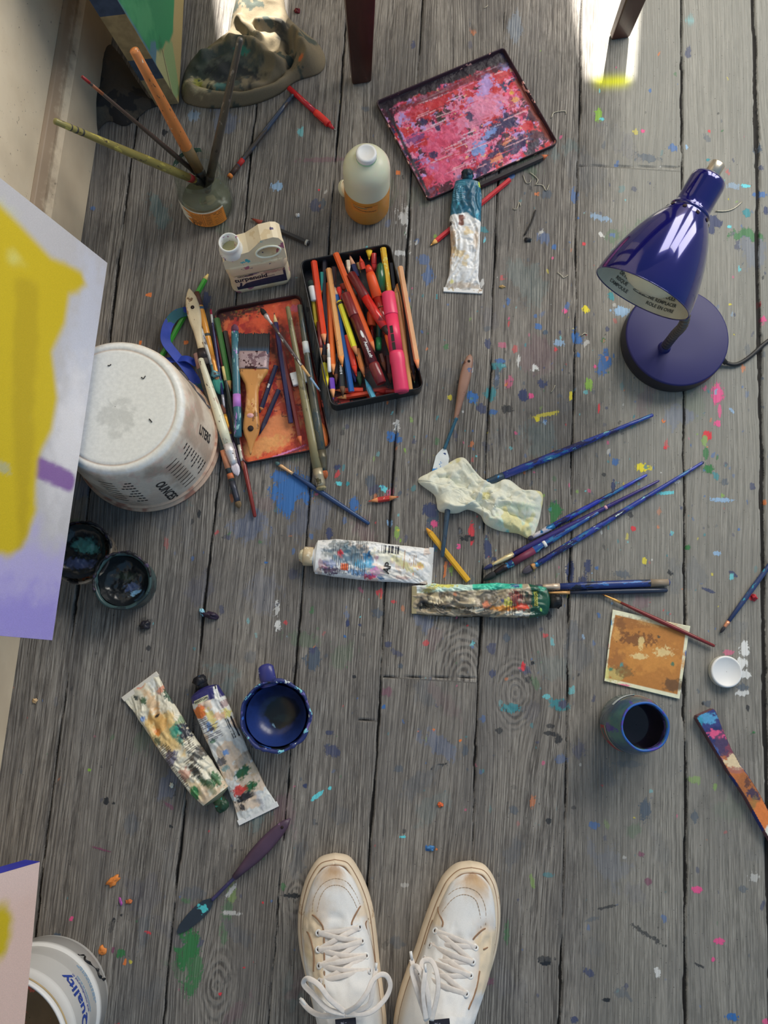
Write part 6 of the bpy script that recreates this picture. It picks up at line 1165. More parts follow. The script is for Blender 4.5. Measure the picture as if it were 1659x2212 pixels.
# ------------------------------------------------------------------ loose pencils and pens on the boards
pencil('black pencil with a rust-red point behind the solvent jug', (541, 471), (668, 526), C(44, 42, 44), r=0.0042, wood=C(130, 60, 48), tip=C(40, 34, 36), end=C(170, 170, 165), cone=0.02)
pencil('green pencil with a fresh wooden point under the blue strap', (452, 588), (347, 772), C(58, 138, 52), r=0.0040, wood=C(222, 176, 112), cone=0.013, nolead=True)
pencil('long red pencil passing under the teal and white paint tube', (929, 531), (1101, 388), C(176, 44, 52), r=0.0040, wood=C(206, 150, 84), tip=C(206, 150, 84), cone=0.012)
pencil('dark pencil with an orange-brown point along the lower edge of the palette lid', (1186, 334), (1030, 404), C(38, 34, 38), 0.005, 0.005, r=0.0048, wood=C(176, 98, 64), tip=C(120, 60, 40), cone=0.012)
pencil('mustard yellow pencil stub between the dark brush and the white tube', (918, 1137), (1012, 1255), C(224, 152, 42), r=0.0041, wood=C(216, 140, 50), tip=C(200, 120, 50), cone=0.012, nolead=True)
pencil('short red crayon sharpened at both ends', (795, 1083), (862, 1073), C(176, 52, 46), r=0.0040, wood=C(190, 122, 80), tip=C(170, 50, 44), both=True, cone=0.014, splats=[(C(214, 150, 140), 0.2, 120)], seed=8, cat='crayon', name='crayon')
rd1 = mat('clear_red_plastic', C(170, 30, 40), 0.25, coat=0.5, var=0.03)
t, L_ = lathe_stick('mechanical_pencil', 'red plastic mechanical pencil poking out from under the rag', 'pencil', (726, 283), (624, 190), 0.0045, 0.006, [('tip', [(0.0005, 0.0), (0.0012, 0.04), (0.0015, 0.05)], mat('steel', C(120, 110, 110), 0.3, 0.9), 10), ('nose_cone', [(0.0018, 0.05), (0.0042, 0.16)], rd1, 16), ('grip', [(0.0052, 0.16), (0.0054, 0.22), (0.0054, 0.38), (0.0048, 0.44)], mat('orange_red_grip', C(214, 50, 44), 0.5), 18), ('barrel', [(0.0042, 0.44), (0.0042, 1.0)], rd1, 16)])
mk('pocket_clip', sweep([(0.20 * L_, 0.0056, 0.002), (0.25 * L_, 0.0066, 0.0035), (0.36 * L_, 0.0066, 0.0035)], 0.0009, 6), mat('dark_red_clip', C(120, 30, 34), 0.3), t)
# ------------------------------------------------------------------ squeezed paint tubes
def paint_tube(label, cap_px, end_px, prof, base, items, cap_m, seed, cap_r=0.0075, neck_r=0.0065, crumple=1.0, crimp=0.010, texts=(), crust=None, cap_len=0.012, shoulder_m=None, band=None, zc=0.010, crimp_col=None):
    """prof = [(fraction, half width, height, sideways offset)] from shoulder to crimp"""
    a, b = P(cap_px[0], cap_px[1], zc), P(end_px[0], end_px[1], 0.003)
    a.z = b.z = 0; L = (b - a).length; q = frame(a, b); inv = q.to_matrix().transposed()
    t = thing('paint_tube', label, 'paint tube', a, q)
    x0 = cap_len + 0.005
    def L2(px, py, z=0.012):
        v = inv @ (P(px, py, z) - a); return (v.x, v.y)
    fr_ = [p[0] for p in prof]
    def pf(k, f): return np.interp(f, fr_, [p[k] for p in prof])
    nu, nv = 170, 110
    X, A = np.meshgrid(np.linspace(x0, L, nu), np.linspace(0, 2 * math.pi, nv), indexing='ij')
    f = (X - x0) / (L - x0)
    w = pf(1, f); h = pf(2, f); off = pf(3, f)
    e = 0.75
    cy = np.sign(np.cos(A)) * np.abs(np.cos(A)) ** e; cz = np.sign(np.sin(A)) * np.abs(np.sin(A)) ** e
    Y = off + w * cy; Z = h / 2 + h / 2 * cz
    sx_ = X * 55; sy_ = Y * 75
    wr = fbm(sx_ + 3 * fbm(sx_ * .6, sy_ * .6, seed), sy_, seed + 1, 4); rid = 1 - np.abs(2 * wr - 1) * 2.6
    ridl = 1 - np.abs(2 * fbm(X * 22, Y * 130 + 1.5 * np.sin(X * 40), seed + 7, 3) - 1) * 2.4
    up_ = np.clip(np.sin(A), 0, 1) ** 0.6
    Z = Z + crumple * up_ * (0.0020 * (rid - 0.4) + 0.0020 * (ridl - 0.4)) * sstep(0.0, 0.08, f) * (1 - 0.5 * sstep(0.9, 1, f))
    Y = Y + crumple * 0.0016 * (fbm(X * 70, A * 0.6, seed + 3) - 0.5) * sstep(0, 0.1, f)
    Z = np.maximum(Z, 0.0004)
    col = marks(X, Y, base, items(L2), seed)
    mk('tube_body', ngrid(X, Y, Z), mat_paint('foil_tube_paint', 0.38, 0.35, 300, coat=0.15), t, colors=col.reshape(-1, 4))
    def top(x, y):
        i = int(np.clip((x - x0) / (L - x0) * (nu - 1), 0, nu - 1)); js = np.argsort(np.abs(Y[i] - y) + (Z[i] < Z[i].max() * 0.4) * 1.0)[:3]
        return Z[i][js].max() + 0.0006
    w1, h1, o1 = prof[-1][1:]
    cc = crimp_col or base
    cm = mat('crimp_%s' % ckey(cc), cc, 0.45, var=0.08, splats=[(C(150, 130, 110), 0.25, 60)])
    bevel(mk('crimp_fold', box(L - crimp * 0.3, o1, h1 * 0.5 + 0.0004, crimp * 0.7, 2.02 * w1, h1 + 0.0014), cm, t, smooth=False), 0.0005)
    sm = shoulder_m or mat('foil_tube_shoulder_%s' % ckey(base), base, 0.4, var=0.05)
    w0, h0, o0 = prof[0][1:]
    rg = []
    for xx, kw, kh in ((x0 + 0.001, 1, 1), (x0 - 0.002, 0.86, 0.9), (x0 - 0.004, 0.5, 0.62), (x0 - 0.005, neck_r / w0, 2 * neck_r / h0), (cap_len * 0.7, neck_r / w0, 2 * neck_r / h0)):
        rg.append([(xx, o0 + w0 * kw * math.cos(t_), h0 / 2 + h0 / 2 * kh * math.sin(t_)) for t_ in np.linspace(0, 2 * math.pi, 33)[:-1]])
    mk('shoulder', stack(rg), sm, t)
    g = lathe([(cap_r * 0.5, 0.0), (cap_r * 0.9, 0.0004), (cap_r, 0.002), (cap_r, cap_len)], 36, 'X', wob=lambda an, z: 0.03 * math.sin(18 * an) + (0.10 * vn(an * 2, z * 300, seed) if crust else 0))
    mk('screw_cap', at_(g, 0, o0, max(h0 / 2, cap_r)), cap_m, t)
    if crust:
        G = []
        rs_ = random.Random(seed)
        g = lathe([(0.0002, -0.007), (0.006, -0.0055), (0.009, -0.001), (0.0085, 0.004), (0.005, 0.008), (0.0003, 0.0085)], 40, 'X', wob=lambda an, z: 0.5 * (vn(an * 2.5 + 4, z * 500, seed) - 0.5) + 0.35 * (vn(an * 6, z * 1100, seed + 3) - 0.5))
        mk('dried_crust', at_(g, 0.001, o0, max(h0 / 2, cap_r) + 0.001), crust, t)
    for s, size, px, py, rot, tm in texts:
        x_, y_ = L2(px, py); ca_, sa_ = math.cos(math.radians(rot)), math.sin(math.radians(rot))
        mk('lettering', text_geo(s, size, lambda x, y: (x_ + x * ca_ - y * sa_, y_ + x * sa_ + y * ca_, top(x_ + x * ca_ - y * sa_, y_ + x * sa_ + y * ca_))), tm, t, smooth=False)
    return t
m = 1 / 1543
wh = C(216, 212, 202)
def tA(L):
    g = lambda *p: [L(x, y) for x, y in p]
    teal = C(28, 88, 112)
    return [('spots', C(196, 180, 150), 30, 0.60), ('blob', C(160, 128, 90), *L(973, 530), 10 * m, 40 * m, 90, 0.4, 0.6, 0.8), ('blob', C(150, 132, 112), *L(1000, 612), 46 * m, 8 * m, 90, 0.5, 0.7, 0.7), ('blob', C(150, 122, 88), *L(1028, 520), 6 * m, 24 * m, 90, 0.5, 0.6, 0.6), ('blob', C(196, 190, 120), *L(977, 604), 4 * m, 4 * m, 0, .4, .5, .9),
            ('poly', teal, g((940, 370), (1070, 370), (1070, 484), (1036, 480), (1022, 476), (1010, 466), (1004, 463), (994, 467), (940, 468)), 1.2 * m), ('blob', C(20, 60, 84), *L(1012, 430), 14 * m, 28 * m, 90, 0.5, 0.5, 0.6), ('blob', C(60, 150, 175), *L(1030, 468), 4 * m, 10 * m, 90, 0.3, 0.7, 0.7), ('blob', C(60, 150, 175), *L(988, 448), 3 * m, 8 * m, 70, 0.3, 0.8, 0.7), ('blob', C(160, 180, 60), *L(1037, 402), 5 * m, 8 * m, 90, 0.2, 1.0),
            ('stroke', C(170, 180, 130), g((984, 391), (1012, 389), (1036, 398)), 1.4 * m, 0.5 * m, 1.0), ('lines', C(90, 150, 170), L(982, 396)[0], -0.022, L(982, 440)[0], L(998, 396)[1] if False else -0.004, 0.0032, 'v', 0.32), ('rect', C(120, 80, 70), L(996, 470)[0], L(996, 470)[1] - .004, L(996, 490)[0], L(996, 470)[1] + .004, .0002), ('bars', wh, L(996, 473)[0], -.02, L(996, 489)[0], .02, 0.0011, 'u') if False else ('blob', C(60, 50, 50), *L(970, 484), 4 * m, 6 * m, 90, .2, .9)]
paint_tube('paint tube with glossy teal top half and creased white lower half', (1010, 376), (1000, 631), [(0, .019, .022, 0), (0.12, .0225, .022, 0), (0.36, .0235, .019, -.001), (0.6, .0215, .016, .0008), (0.85, .022, .008, .0), (0.94, .026, .0045, 0), (1, .0290, .0018, 0)], wh, tA, mat('dark_teal_cap', C(24, 52, 66), 0.3, splats=[(C(40, 90, 110), 0.3, 50)]), 61, crust=mat('dark_teal_crust', C(22, 42, 56), 0.35, bump=0.4), shoulder_m=mat('teal_foil', C(30, 84, 104), 0.3), crumple=1.1, texts=[('S', 0.007, 974, 486, 90, mb)])
def tB(L):
    g = lambda *p: [L(x, y) for x, y in p]; it = []
    def b(c, x, y, rx, ry, al=.92, rag=1.0, an=0): it.append(('blob', c, *L(x, y), rx * m, ry * m, an, 0.18, rag, al))
    it.append(('spots', C(190, 175, 165), 40, 0.64))
    b(C(80, 92, 96), 735, 1190, 30, 18, .7); b(C(50, 100, 125), 760, 1200, 30, 22, .8); b(C(70, 80, 84), 770, 1188, 40, 16, .5); b(C(170, 40, 55), 736, 1198, 7, 7); b(C(20, 105, 150), 797, 1206, 10, 14); b(C(34, 60, 96), 800, 1200, 6, 5); b(C(60, 150, 190), 790, 1222, 20, 10, .8); b(C(205, 110, 180), 812, 1238, 12, 9); b(C(165, 30, 70), 800, 1246, 14, 7); b(C(150, 60, 90), 812, 1206, 6, 6, .6); b(C(60, 30, 66), 712, 1234, 20, 7, .9); b(C(120, 60, 90), 700, 1222, 10, 10, .6); b(C(90, 110, 160), 716, 1220, 14, 8, .6); b(C(44, 90, 130), 822, 1248, 8, 5); b(C(60, 120, 170), 775, 1238, 24, 6, .8)
    b(C(205, 190, 130), 870, 1218, 26, 8, .8, 1.0, -30); b(C(196, 165, 90), 905, 1222, 9, 7, .9); b(C(150, 90, 60), 907, 1224, 3, 3); b(C(205, 130, 90), 893, 1240, 1.5, 5, .9, .2); b(C(175, 170, 160), 845, 1240, 60, 8, .6); b(C(150, 110, 100), 868, 1248, 16, 4, .6); b(C(205, 195, 165), 840, 1200, 34, 14, .5); b(C(210, 90, 50), 745, 1228, 1, 1)
    it.append(('rect', C(205, 88, 42), *[v for v in (L(737, 1228)[0], L(752, 1219)[1] - .010, L(752, 1228)[0], L(752, 1219)[1])], .0003, 0.001))
    for x0, x1, yc, hh in ((720, 736, 1195, 18), (758, 794, 1200, 36), (725, 792, 1228, 12)):
        it.append(('lines', C(60, 64, 70), L(x0, yc)[0], L(x0, yc)[1] - hh * m, L(x1, yc)[0], L(x0, yc)[1] + hh * m, 0.0028, 'v', 0.3))
    it.append(('bars', C(40, 40, 46), L(820, 1186)[0], L(820, 1186)[1] - 9 * m, L(864, 1186)[0], L(820, 1186)[1] + 9 * m, 0.0009, 'u'))
    it.append(('lines', C(150, 90, 50), L(873, 1210)[0], L(873, 1210)[1] - 22 * m, L(877, 1210)[0], L(873, 1210)[1] + 22 * m, 0.004, 'v', 0.5))
    it.append(('lines', C(160, 120, 80), L(885, 1210)[0], L(885, 1210)[1] - 12 * m, L(902, 1210)[0], L(885, 1210)[1] + 12 * m, 0.0028, 'v', 0.3))
    return it
paint_tube('white paint tube smeared pink and turquoise, blobbed cap to the left', (655, 1200), (934, 1225), [(0, .0235, .026, -.001), (0.15, .0262, .026, 0), (0.45, .0275, .022, .0), (0.7, .0262, .014, 0.0), (0.92, .0250, .005, .001), (1, .0265, .0018, .001)], C(218, 214, 214), tB, mat('tan_translucent_cap', C(176, 158, 128), 0.3, splats=[(C(205, 190, 170), 0.3, 60)]), 62, cap_r=0.0125, neck_r=.011, crust=mat('cream_turquoise_crust', C(206, 192, 166), 0.5, splats=[(C(80, 160, 180), 0.25, 60), (C(190, 140, 90), 0.3, 80)], bump=0.4), cap_len=0.014, crumple=0.9, texts=[('AP', 0.013, 837, 1228, 78, mb)])
def tC(L):
    g = lambda *p: [L(x, y) for x, y in p]; it = []
    def b(c, x, y, rx, ry, al=.92, rag=.9, an=0): it.append(('blob', c, *L(x, y), rx * m, ry * m, an, 0.18, rag, al))
    it.append(('spots', C(100, 92, 80), 40, 0.56)); it.append(('spots', C(190, 178, 150), 50, 0.62))
    tq = C(60, 175, 150)
    it.append(('poly', C(175, 200, 190), g((900, 1250), (1060, 1250), (1060, 1274), (900, 1280)), 2 * m)); it.append(('poly', tq, g((1020, 1250), (1130, 1250), (1125, 1272), (1060, 1275), (1020, 1274)), 2 * m)); it.append(('poly', C(24, 72, 56), g((1135, 1250), (1200, 1250), (1200, 1350), (1140, 1350), (1146, 1280)), 1.5 * m))
    b(C(40, 60, 110), 1110, 1266, 10, 5); b(C(36, 150, 130), 1085, 1264, 18, 6, .7); b(C(190, 185, 80), 960, 1264, 24, 5); b(C(150, 140, 60), 925, 1272, 16, 7, .8); b(C(215, 215, 205), 905, 1270, 14, 8, .8); b(C(30, 30, 34), 915, 1302, 16, 12); b(C(30, 34, 30), 930, 1310, 26, 5, .9); b(C(205, 105, 50), 982, 1284, 4, 4, 1, .4); b(C(60, 56, 48), 1000, 1290, 20, 3, .7, .6, 30); b(C(110, 104, 92), 1020, 1285, 60, 9, .6); b(C(44, 44, 34), 1005, 1314, 50, 3, .9, .5); b(C(190, 185, 170), 1030, 1318, 14, 5, .9); b(C(130, 40, 40), 1112, 1292, 14, 12, .8); b(C(190, 60, 40), 1125, 1312, 14, 7, .95); b(C(205, 130, 50), 1085, 1315, 26, 5, .9); b(C(190, 190, 60), 1095, 1303, 10, 8, .7); b(C(50, 70, 120), 1083, 1298, 4, 4, .9); b(C(200, 120, 90), 1048, 1308, 8, 7, .8); b(C(200, 200, 190), 1120, 1326, 26, 5, .9); b(C(36, 60, 50), 1135, 1284, 4, 6)
    for x0, x1, y0, y1 in ((1094, 1140, 1278, 1300), (935, 950, 1294, 1312), (990, 1012, 1312, 1322), (1090, 1110, 1300, 1330)):
        it.append(('lines', C(60, 44, 40), min(L(x0, y0)[0], L(x1, y0)[0]), min(L(x0, y0)[1], L(x0, y1)[1]), max(L(x0, y0)[0], L(x1, y0)[0]), max(L(x0, y0)[1], L(x0, y1)[1]), 0.0036, 'v', 0.32))
    it.append(('rect', C(190, 190, 90), L(1158, 1300)[0], L(1154, 1295)[1] - .010, L(1151, 1300)[0], L(1154, 1295)[1] + .010, .0002))
    b(C(60, 150, 130), 1170, 1268, 8, 8, .8); b(C(130, 170, 80), 1165, 1318, 2, 4, .9)
    return it
paint_tube('flattened paint tube, turquoise top edge, dark green cap end to the right', (1205, 1300), (890, 1296), [(0, .0195, .024, 0), (0.12, .0232, .024, 0), (0.3, .0235, .022, -.001), (0.6, .0225, .018, 0), (0.85, .0222, .010, -.0005), (1, .0190, .004, 0)], C(150, 138, 118), tC, mat('black_rubber_cap', C(26, 26, 28), 0.4), 63, crust=mat('black_crust', C(24, 24, 26), 0.4, bump=0.5), shoulder_m=mat('dark_green_foil', C(26, 72, 58), 0.35), crumple=1.9, cap_r=.0085, texts=[('WINTON', 0.0046, 1154.5, 1297, -90, mat('dark_green_print', C(24, 40, 34), 0.5))], crimp_col=C(140, 130, 100))
def tD(L):
    it = []
    def b(c, x, y, rx, ry, al=.92, rag=.9, an=0): it.append(('blob', c, *L(x, y), rx * m, ry * m, an, 0.18, rag, al))
    it.append(('spots', C(196, 176, 150), 40, 0.60))
    b(C(205, 168, 105), 360, 1580, 50, 32, .85, .6); b(C(214, 150, 80), 345, 1560, 24, 18, .7); b(C(196, 150, 96), 330, 1520, 28, 10, .6); b(C(190, 110, 80), 345, 1490, 7, 14, .8); b(C(196, 100, 84), 298, 1484, 5, 8, .8); b(C(50, 80, 50), 307, 1515, 8, 6, .95); b(C(40, 50, 46), 290, 1508, 6, 4, .95); b(C(36, 70, 52), 363, 1500, 14, 9, .95, .9); b(C(30, 44, 50), 376, 1512, 10, 9, .95); b(C(60, 110, 70), 390, 1560, 8, 30, .7, .8, 25); b(C(30, 36, 52), 398, 1580, 17, 14, .98); b(C(50, 140, 120), 380, 1578, 12, 12, .8); b(C(40, 110, 100), 392, 1598, 12, 5, .8); b(C(215, 120, 50), 342, 1582, 7, 7, .9); b(C(90, 130, 190), 308, 1554, 5, 6, .8); b(C(60, 80, 60), 342, 1600, 10, 6, .8); b(C(60, 60, 100), 370, 1640, 12, 20, .8, 1.0, 30); b(C(34, 40, 38), 425, 1665, 14, 10, .95); b(C(36, 36, 40), 432, 1628, 12, 20, .85, .9); b(C(150, 80, 56), 404, 1672, 14, 12, .7, 1.1); b(C(196, 176, 140), 425, 1700, 20, 12, .9); b(C(44, 110, 60), 424, 1712, 16, 9, .98, .4, -40); b(C(36, 74, 44), 452, 1690, 18, 8, .95, .6, 30); b(C(40, 96, 54), 470, 1680, 16, 8, .9); b(C(120, 120, 90), 462, 1704, 10, 6, .8); b(C(196, 200, 205), 320, 1468, 30, 8, .7); b(C(54, 44, 40), 340, 1546, 3, 6, 1, .1, 0)
    for (x, y) in ((362, 1622), (412, 1610), (420, 1650), (370, 1660), (395, 1690)):
        cx, cy = L(x, y); it.append(('lines', C(60, 48, 40), cx - .010, cy - .007, cx + .010, cy + .007, 0.0018, 'v', 0.35))
    return it
paint_tube('ochre-stained paint tube with a green neck, left of the navy-ended tube', (483, 1742), (300, 1479), [(0, .0200, .024, 0), (0.12, .0230, .025, .001), (0.35, .0240, .024, .002), (0.6, .0245, .018, .0015), (0.85, .0255, .009, .0), (1, .0285, .002, 0)], C(205, 194, 176), tD, mat('green_smeared_cap', C(40, 62, 46), 0.4, splats=[(C(60, 170, 160), 0.2, 60)]), 64, crust=mat('green_dark_crust', C(30, 60, 44), 0.4, bump=0.4), shoulder_m=mat('grey_green_neck', C(90, 96, 80), 0.4, splats=[(C(40, 96, 54), 0.5, 40)]), crumple=1.2, crimp_col=C(196, 190, 180))
def tE(L):
    g = lambda *p: [L(x, y) for x, y in p]; it = []; nav = C(38, 36, 92)
    def b(c, x, y, rx, ry, al=.92, rag=.9, an=0): it.append(('blob', c, *L(x, y), rx * m, ry * m, an, 0.18, rag, al))
    it.append(('spots', C(205, 180, 160), 40, 0.60))
    it.append(('poly', nav, g((405, 1480), (462, 1480), (468, 1508), (405, 1524)), 0.6 * m)); it.append(('poly', nav, g((466, 1470), (485, 1465), (492, 1500), (478, 1506)), 0.6 * m)); it.append(('poly', nav, g((405, 1520), (424, 1560), (448, 1630), (476, 1660), (440, 1660)), 0.8 * m))
    cx, cy = L(438, 1512); it.append(('rect', C(214, 206, 160), cx - .0030, cy - .0100, cx + .0030, cy + .0100, .0002))
    b(C(215, 104, 40), 434, 1538, 13, 14, .98, .5); b(C(205, 180, 90), 462, 1552, 22, 8, .8); b(C(205, 190, 90), 492, 1540, 9, 8, .8); b(C(215, 150, 110), 478, 1545, 8, 12, .7); b(C(80, 130, 190), 455, 1570, 9, 6, .8); b(C(80, 130, 190), 489, 1624, 6, 6, .9); b(C(50, 50, 60), 461, 1574, 4, 6, .9); b(C(36, 100, 60), 462, 1600, 5, 7, .8); b(C(150, 124, 96), 530, 1640, 12, 22, .7, .6, 20); b(C(190, 160, 120), 545, 1660, 12, 22, .7); b(C(40, 56, 76), 478, 1645, 8, 12, .8); b(C(80, 140, 150), 487, 1660, 5, 10, .7); b(C(30, 84, 48), 524, 1668, 10, 16, .98, .7, 20); b(C(30, 90, 50), 540, 1700, 8, 17, .98, .7, 10); b(C(190, 50, 40), 516, 1708, 10, 15, .95, 1.0); b(C(30, 26, 28), 528, 1722, 8, 20, .98, .6, 0); b(C(30, 28, 34), 522, 1744, 8, 5, .95); b(C(200, 140, 140), 470, 1700, 10, 10, .2); b(C(120, 60, 70), 487, 1520, 7, 8, .6); b(C(175, 172, 176), 560, 1730, 18, 5, .7)
    for x0, y0, w_, h_ in ((440, 1572, .016, .010), (465, 1580, .010, .010)):
        cx, cy = L(x0, y0); it.append(('lines', C(70, 60, 80), cx - w_, cy - h_, cx + w_, cy + h_, 0.0026, 'v', 0.3))
    cx, cy = L(508, 1568); it.append(('bars', C(44, 40, 44), cx - .014, cy - .007, cx + .014, cy + .007, .0011, 'v'))
    return it
paint_tube('paint tube with a navy label end and white crimp beside the blue pot', (432, 1468), (559, 1762), [(0, .0200, .024, 0), (0.10, .0228, .025, 0), (0.35, .0228, .022, -.0005), (0.6, .0222, .017, 0), (0.85, .0240, .008, .0), (1, .0285, .002, 0)], C(214, 204, 196), tE, mat('black_rubber_cap', C(26, 26, 28), 0.4), 65, crust=mat('black_blue_crust', C(26, 26, 32), 0.4, splats=[(C(50, 90, 130), 0.2, 80)], bump=0.5), shoulder_m=mat('navy_foil', C(40, 38, 88), 0.35), crumple=0.9, texts=[('WINTON', 0.0046, 438, 1512, 90, mat('dark_navy_print', C(30, 28, 50), 0.5)), ('1', 0.009, 468, 1483, 84, mb)], crimp_col=C(218, 216, 214))

# ------------------------------------------------------------------ bundle of brushes left of the orange tin
def ca(x, y): return (340 + x / 7.54, 580 + y / 7.54)
def cb_(x, y): return (380 + x / 7.54, 840 + y / 7.54)
def B_(label, bp, hp_, zb, zh, hcol, prof, **kw): return brush(label, bp, hp_, zb, zh, hcol, prof, **kw)
g_ = 'brushes bundled beside the orange tin'
# paddle-handled flat brush
a, b = P(*ca(520, 335), 0.020), P(*ca(760, 1560), 0.020); Lp = (b - a).length
pb = thing('paintbrush', 'brush with a broad cream paddle handle and a hole, topmost of the bundle', 'paintbrush', a, frame(a, b), g_)
pr_ = [(0, .001, .002), (.006, .0045, .0035), (.014, .0078, .004), (.026, .0098, .0042), (.040, .0100, .0044), (.052, .0088, .0045), (.066, .0062, .0045), (.082, .0048, .0042), (.1, .0042, .0038), (Lp * .82, .0052, .0040)]
mk('handle', slabx(pr_, 0, 0), mat('chipped_cream_handle', C(206, 182, 150), 0.55, splats=[(C(120, 92, 66), 0.24, 90), (C(176, 130, 100), 0.2, 50)], bump=0.3), pb)
mk('hanging_hole', at_(lathe([(0.0004, 0.0), (0.0028, 0.0), (0.0028, 0.0005), (0.0004, 0.0005)], 16, cap=False), .031, 0, .0042), mat('hole_dark', C(40, 28, 26), 0.8), pb)
mk('ferrule', slabx([(Lp * .80, .0058, .0044), (Lp * .93, .0068, .0038)], 0, 0), mat('black_tarnish', C(50, 44, 44), 0.4, 0.4, splats=[(C(180, 170, 160), 0.15, 80)]), pb)
mk('bristles', slabx([(Lp * .93, .0066, .0036), (Lp, .0070, .0016)], 0, 0), mat('stiff_grey_bristle', C(70, 64, 60), 0.8, stretch=(0.1, 1, 1), scale=400), pb)
B_('brush with a white chipped handle end and a teal fanned head', ca(1040, 2060), ca(672, 890), 0.008, 0.018, C(176, 172, 164), [.0034, .0034, .0036, .0038, .0036, .0034], ferr=C(88, 130, 140), bris=C(58, 132, 118), fl=.020, bl=.026, br=.0092, flat=0.45, splats=[(C(70, 60, 60), 0.32, 80), (C(60, 90, 130), 0.2, 60)], group=g_, seed=11)
B_('brush with an orange barrel and brown end, right of the paddle handle', ca(985, 1850), ca(640, 385), 0.010, 0.016, C(206, 134, 50), [.0042, .0048, .0052, .0056, .0052, .0046, .0036], ferr=C(190, 130, 66), bris=C(150, 110, 80), fl=.03, bl=.01, br=.005, splats=[(C(52, 62, 70), 0.16, 40)], bands=[(0.78, 1.0, C(92, 60, 50), 'brown_end'), (0.72, 0.76, C(56, 84, 110), 'blue_band'), (0.30, 0.34, C(60, 62, 60), 'dark_band')], group=g_, seed=12)
B_('thick cream-white handle brush with a pale splayed tip, lying across the bundle', cb_(1010, 1420), ca(700, 1460), 0.010, 0.026, C(206, 196, 172), [.0068, .0072, .0070, .0064, .0056, .0048, .0040], ferr=C(206, 196, 196), bris=C(190, 180, 192), fl=.030, bl=.018, br=.0062, flat=.5, splats=[(C(96, 82, 72), 0.20, 130), (C(170, 150, 130), 0.2, 60)], group=g_, seed=13)
B_('dark grey-green brush with copper-coloured stretches, ending lowest beside the bucket', cb_(1035, 1945), ca(640, 1390), 0.006, 0.016, C(58, 62, 60), [.0044, .0048, .0052, .0054, .0054, .0050], ferr=C(60, 62, 72), bris=C(104, 86, 62), fl=.03, bl=.010, br=.0046, splats=[(C(84, 104, 96), 0.3, 40), (C(40, 40, 42), 0.35, 60)], bands=[(0.02, 0.06, C(170, 96, 60), 'copper_band'), (0.10, 0.24, C(196, 130, 96), 'copper_paint'), (0.88, 1.0, C(140, 108, 100), 'pinkish_end')], group=g_, seed=14)
B_('slim navy brush with a crimson tip and white ring', cb_(800, 400), ca(868, 668), 0.010, 0.012, C(40, 42, 84), [.0022, .0024, .0024, .0022, .0018, .0015], ferr=C(150, 150, 160), bris=C(90, 60, 60), fl=.02, bl=.008, br=.002, splats=[(C(150, 150, 190), 0.2, 90)], bands=[(0.94, 1.0, C(150, 40, 66), 'crimson_tip'), (0.84, 0.94, C(206, 206, 206), 'white_band')], group=g_, seed=15)
B_('long maroon-handled brush whose end sticks out below the orange tin', ca(940, 980), cb_(1290, 2090), 0.010, 0.005, C(110, 38, 34), [.0026, .0028, .0034, .0036, .0034, .0030, .0026], ferr=C(110, 50, 60), bris=C(60, 36, 44), fl=.05, bl=.012, br=.0028, splats=[(C(70, 30, 34), 0.2, 60)], group=g_, seed=16)
B_('thin brush with an amber front section and violet-black handle', cb_(740, 250), cb_(1045, 1270), 0.012, 0.006, C(58, 42, 62), [.0026, .0028, .0028, .0024, .0022], ferr=C(214, 148, 60), bris=C(96, 56, 44), fl=.030, bl=.016, br=.0035, splats=[(C(120, 70, 60), 0.3, 60)], group=g_, seed=17)
B_('black brush with a white-banded ferrule and small brown head', cb_(1125, 1375), ca(1070, 1600), 0.006, 0.014, C(44, 48, 46), [.0028, .0034, .0036, .0030, .0024], ferr=C(206, 196, 180), bris=C(120, 76, 54), fl=.024, bl=.018, br=.0034, bands=[(0.82, 1.0, C(206, 180, 120), 'cream_end')], group=g_, seed=18)
# blue strap
stm = mat('blue_painted_strap', C(34, 58, 150), 0.55, splats=[(C(30, 84, 96), 0.45, 26), (C(36, 90, 50), 0.16, 22)], bump=0.15)
pts = [ca(520, 690) + (0.006,), ca(330, 740) + (0.010,), ca(210, 860) + (0.012,), ca(145, 1010) + (0.014,), ca(140, 1190) + (0.012,), ca(280, 1390) + (0.008,), ca(450, 1590) + (0.005,), ca(600, 1800) + (0.004,), ca(740, 2060) + (0.003,), cb_(520, 240) + (0.003,)]
sp_ = thing('strap', 'flat blue painted strap looping under the brush bundle', 'strap', P(380, 750, 0))
o_ = P(380, 750, 0)
def ribbon(pts, w, th_, tw):
    c = cr([P(*p) - o_ for p in pts], 10); rings = []
    for i, p in enumerate(c):
        t_ = (c[min(i + 1, len(c) - 1)] - c[max(i - 1, 0)]).normalized(); s = t_.cross(Vector((0, 0, 1))).normalized()
        an = tw(i / (len(c) - 1)); s = (s * math.cos(an) + Vector((0, 0, 1)) * math.sin(an)).normalized(); u_ = s.cross(t_)
        rings.append([tuple(p + s * w * a_ + u_ * th_ * b_) for a_, b_ in ((-1, -1), (1, -1), (1, 1), (-1, 1))])
    return stack(rings)
mk('strap_loop', ribbon(pts, .0072, .0006, lambda f: 0.45 * math.sin(f * 3.2)), stm, sp_, smooth=False)
mk('strap_end', ribbon([ca(-40, 1540) + (0.003,), ca(140, 1500) + (0.004,), ca(330, 1480) + (0.006,), ca(480, 1470) + (0.011,), ca(640, 1560) + (0.006,)], .0058, .0006, lambda f: 0.5), stm, sp_, smooth=False)

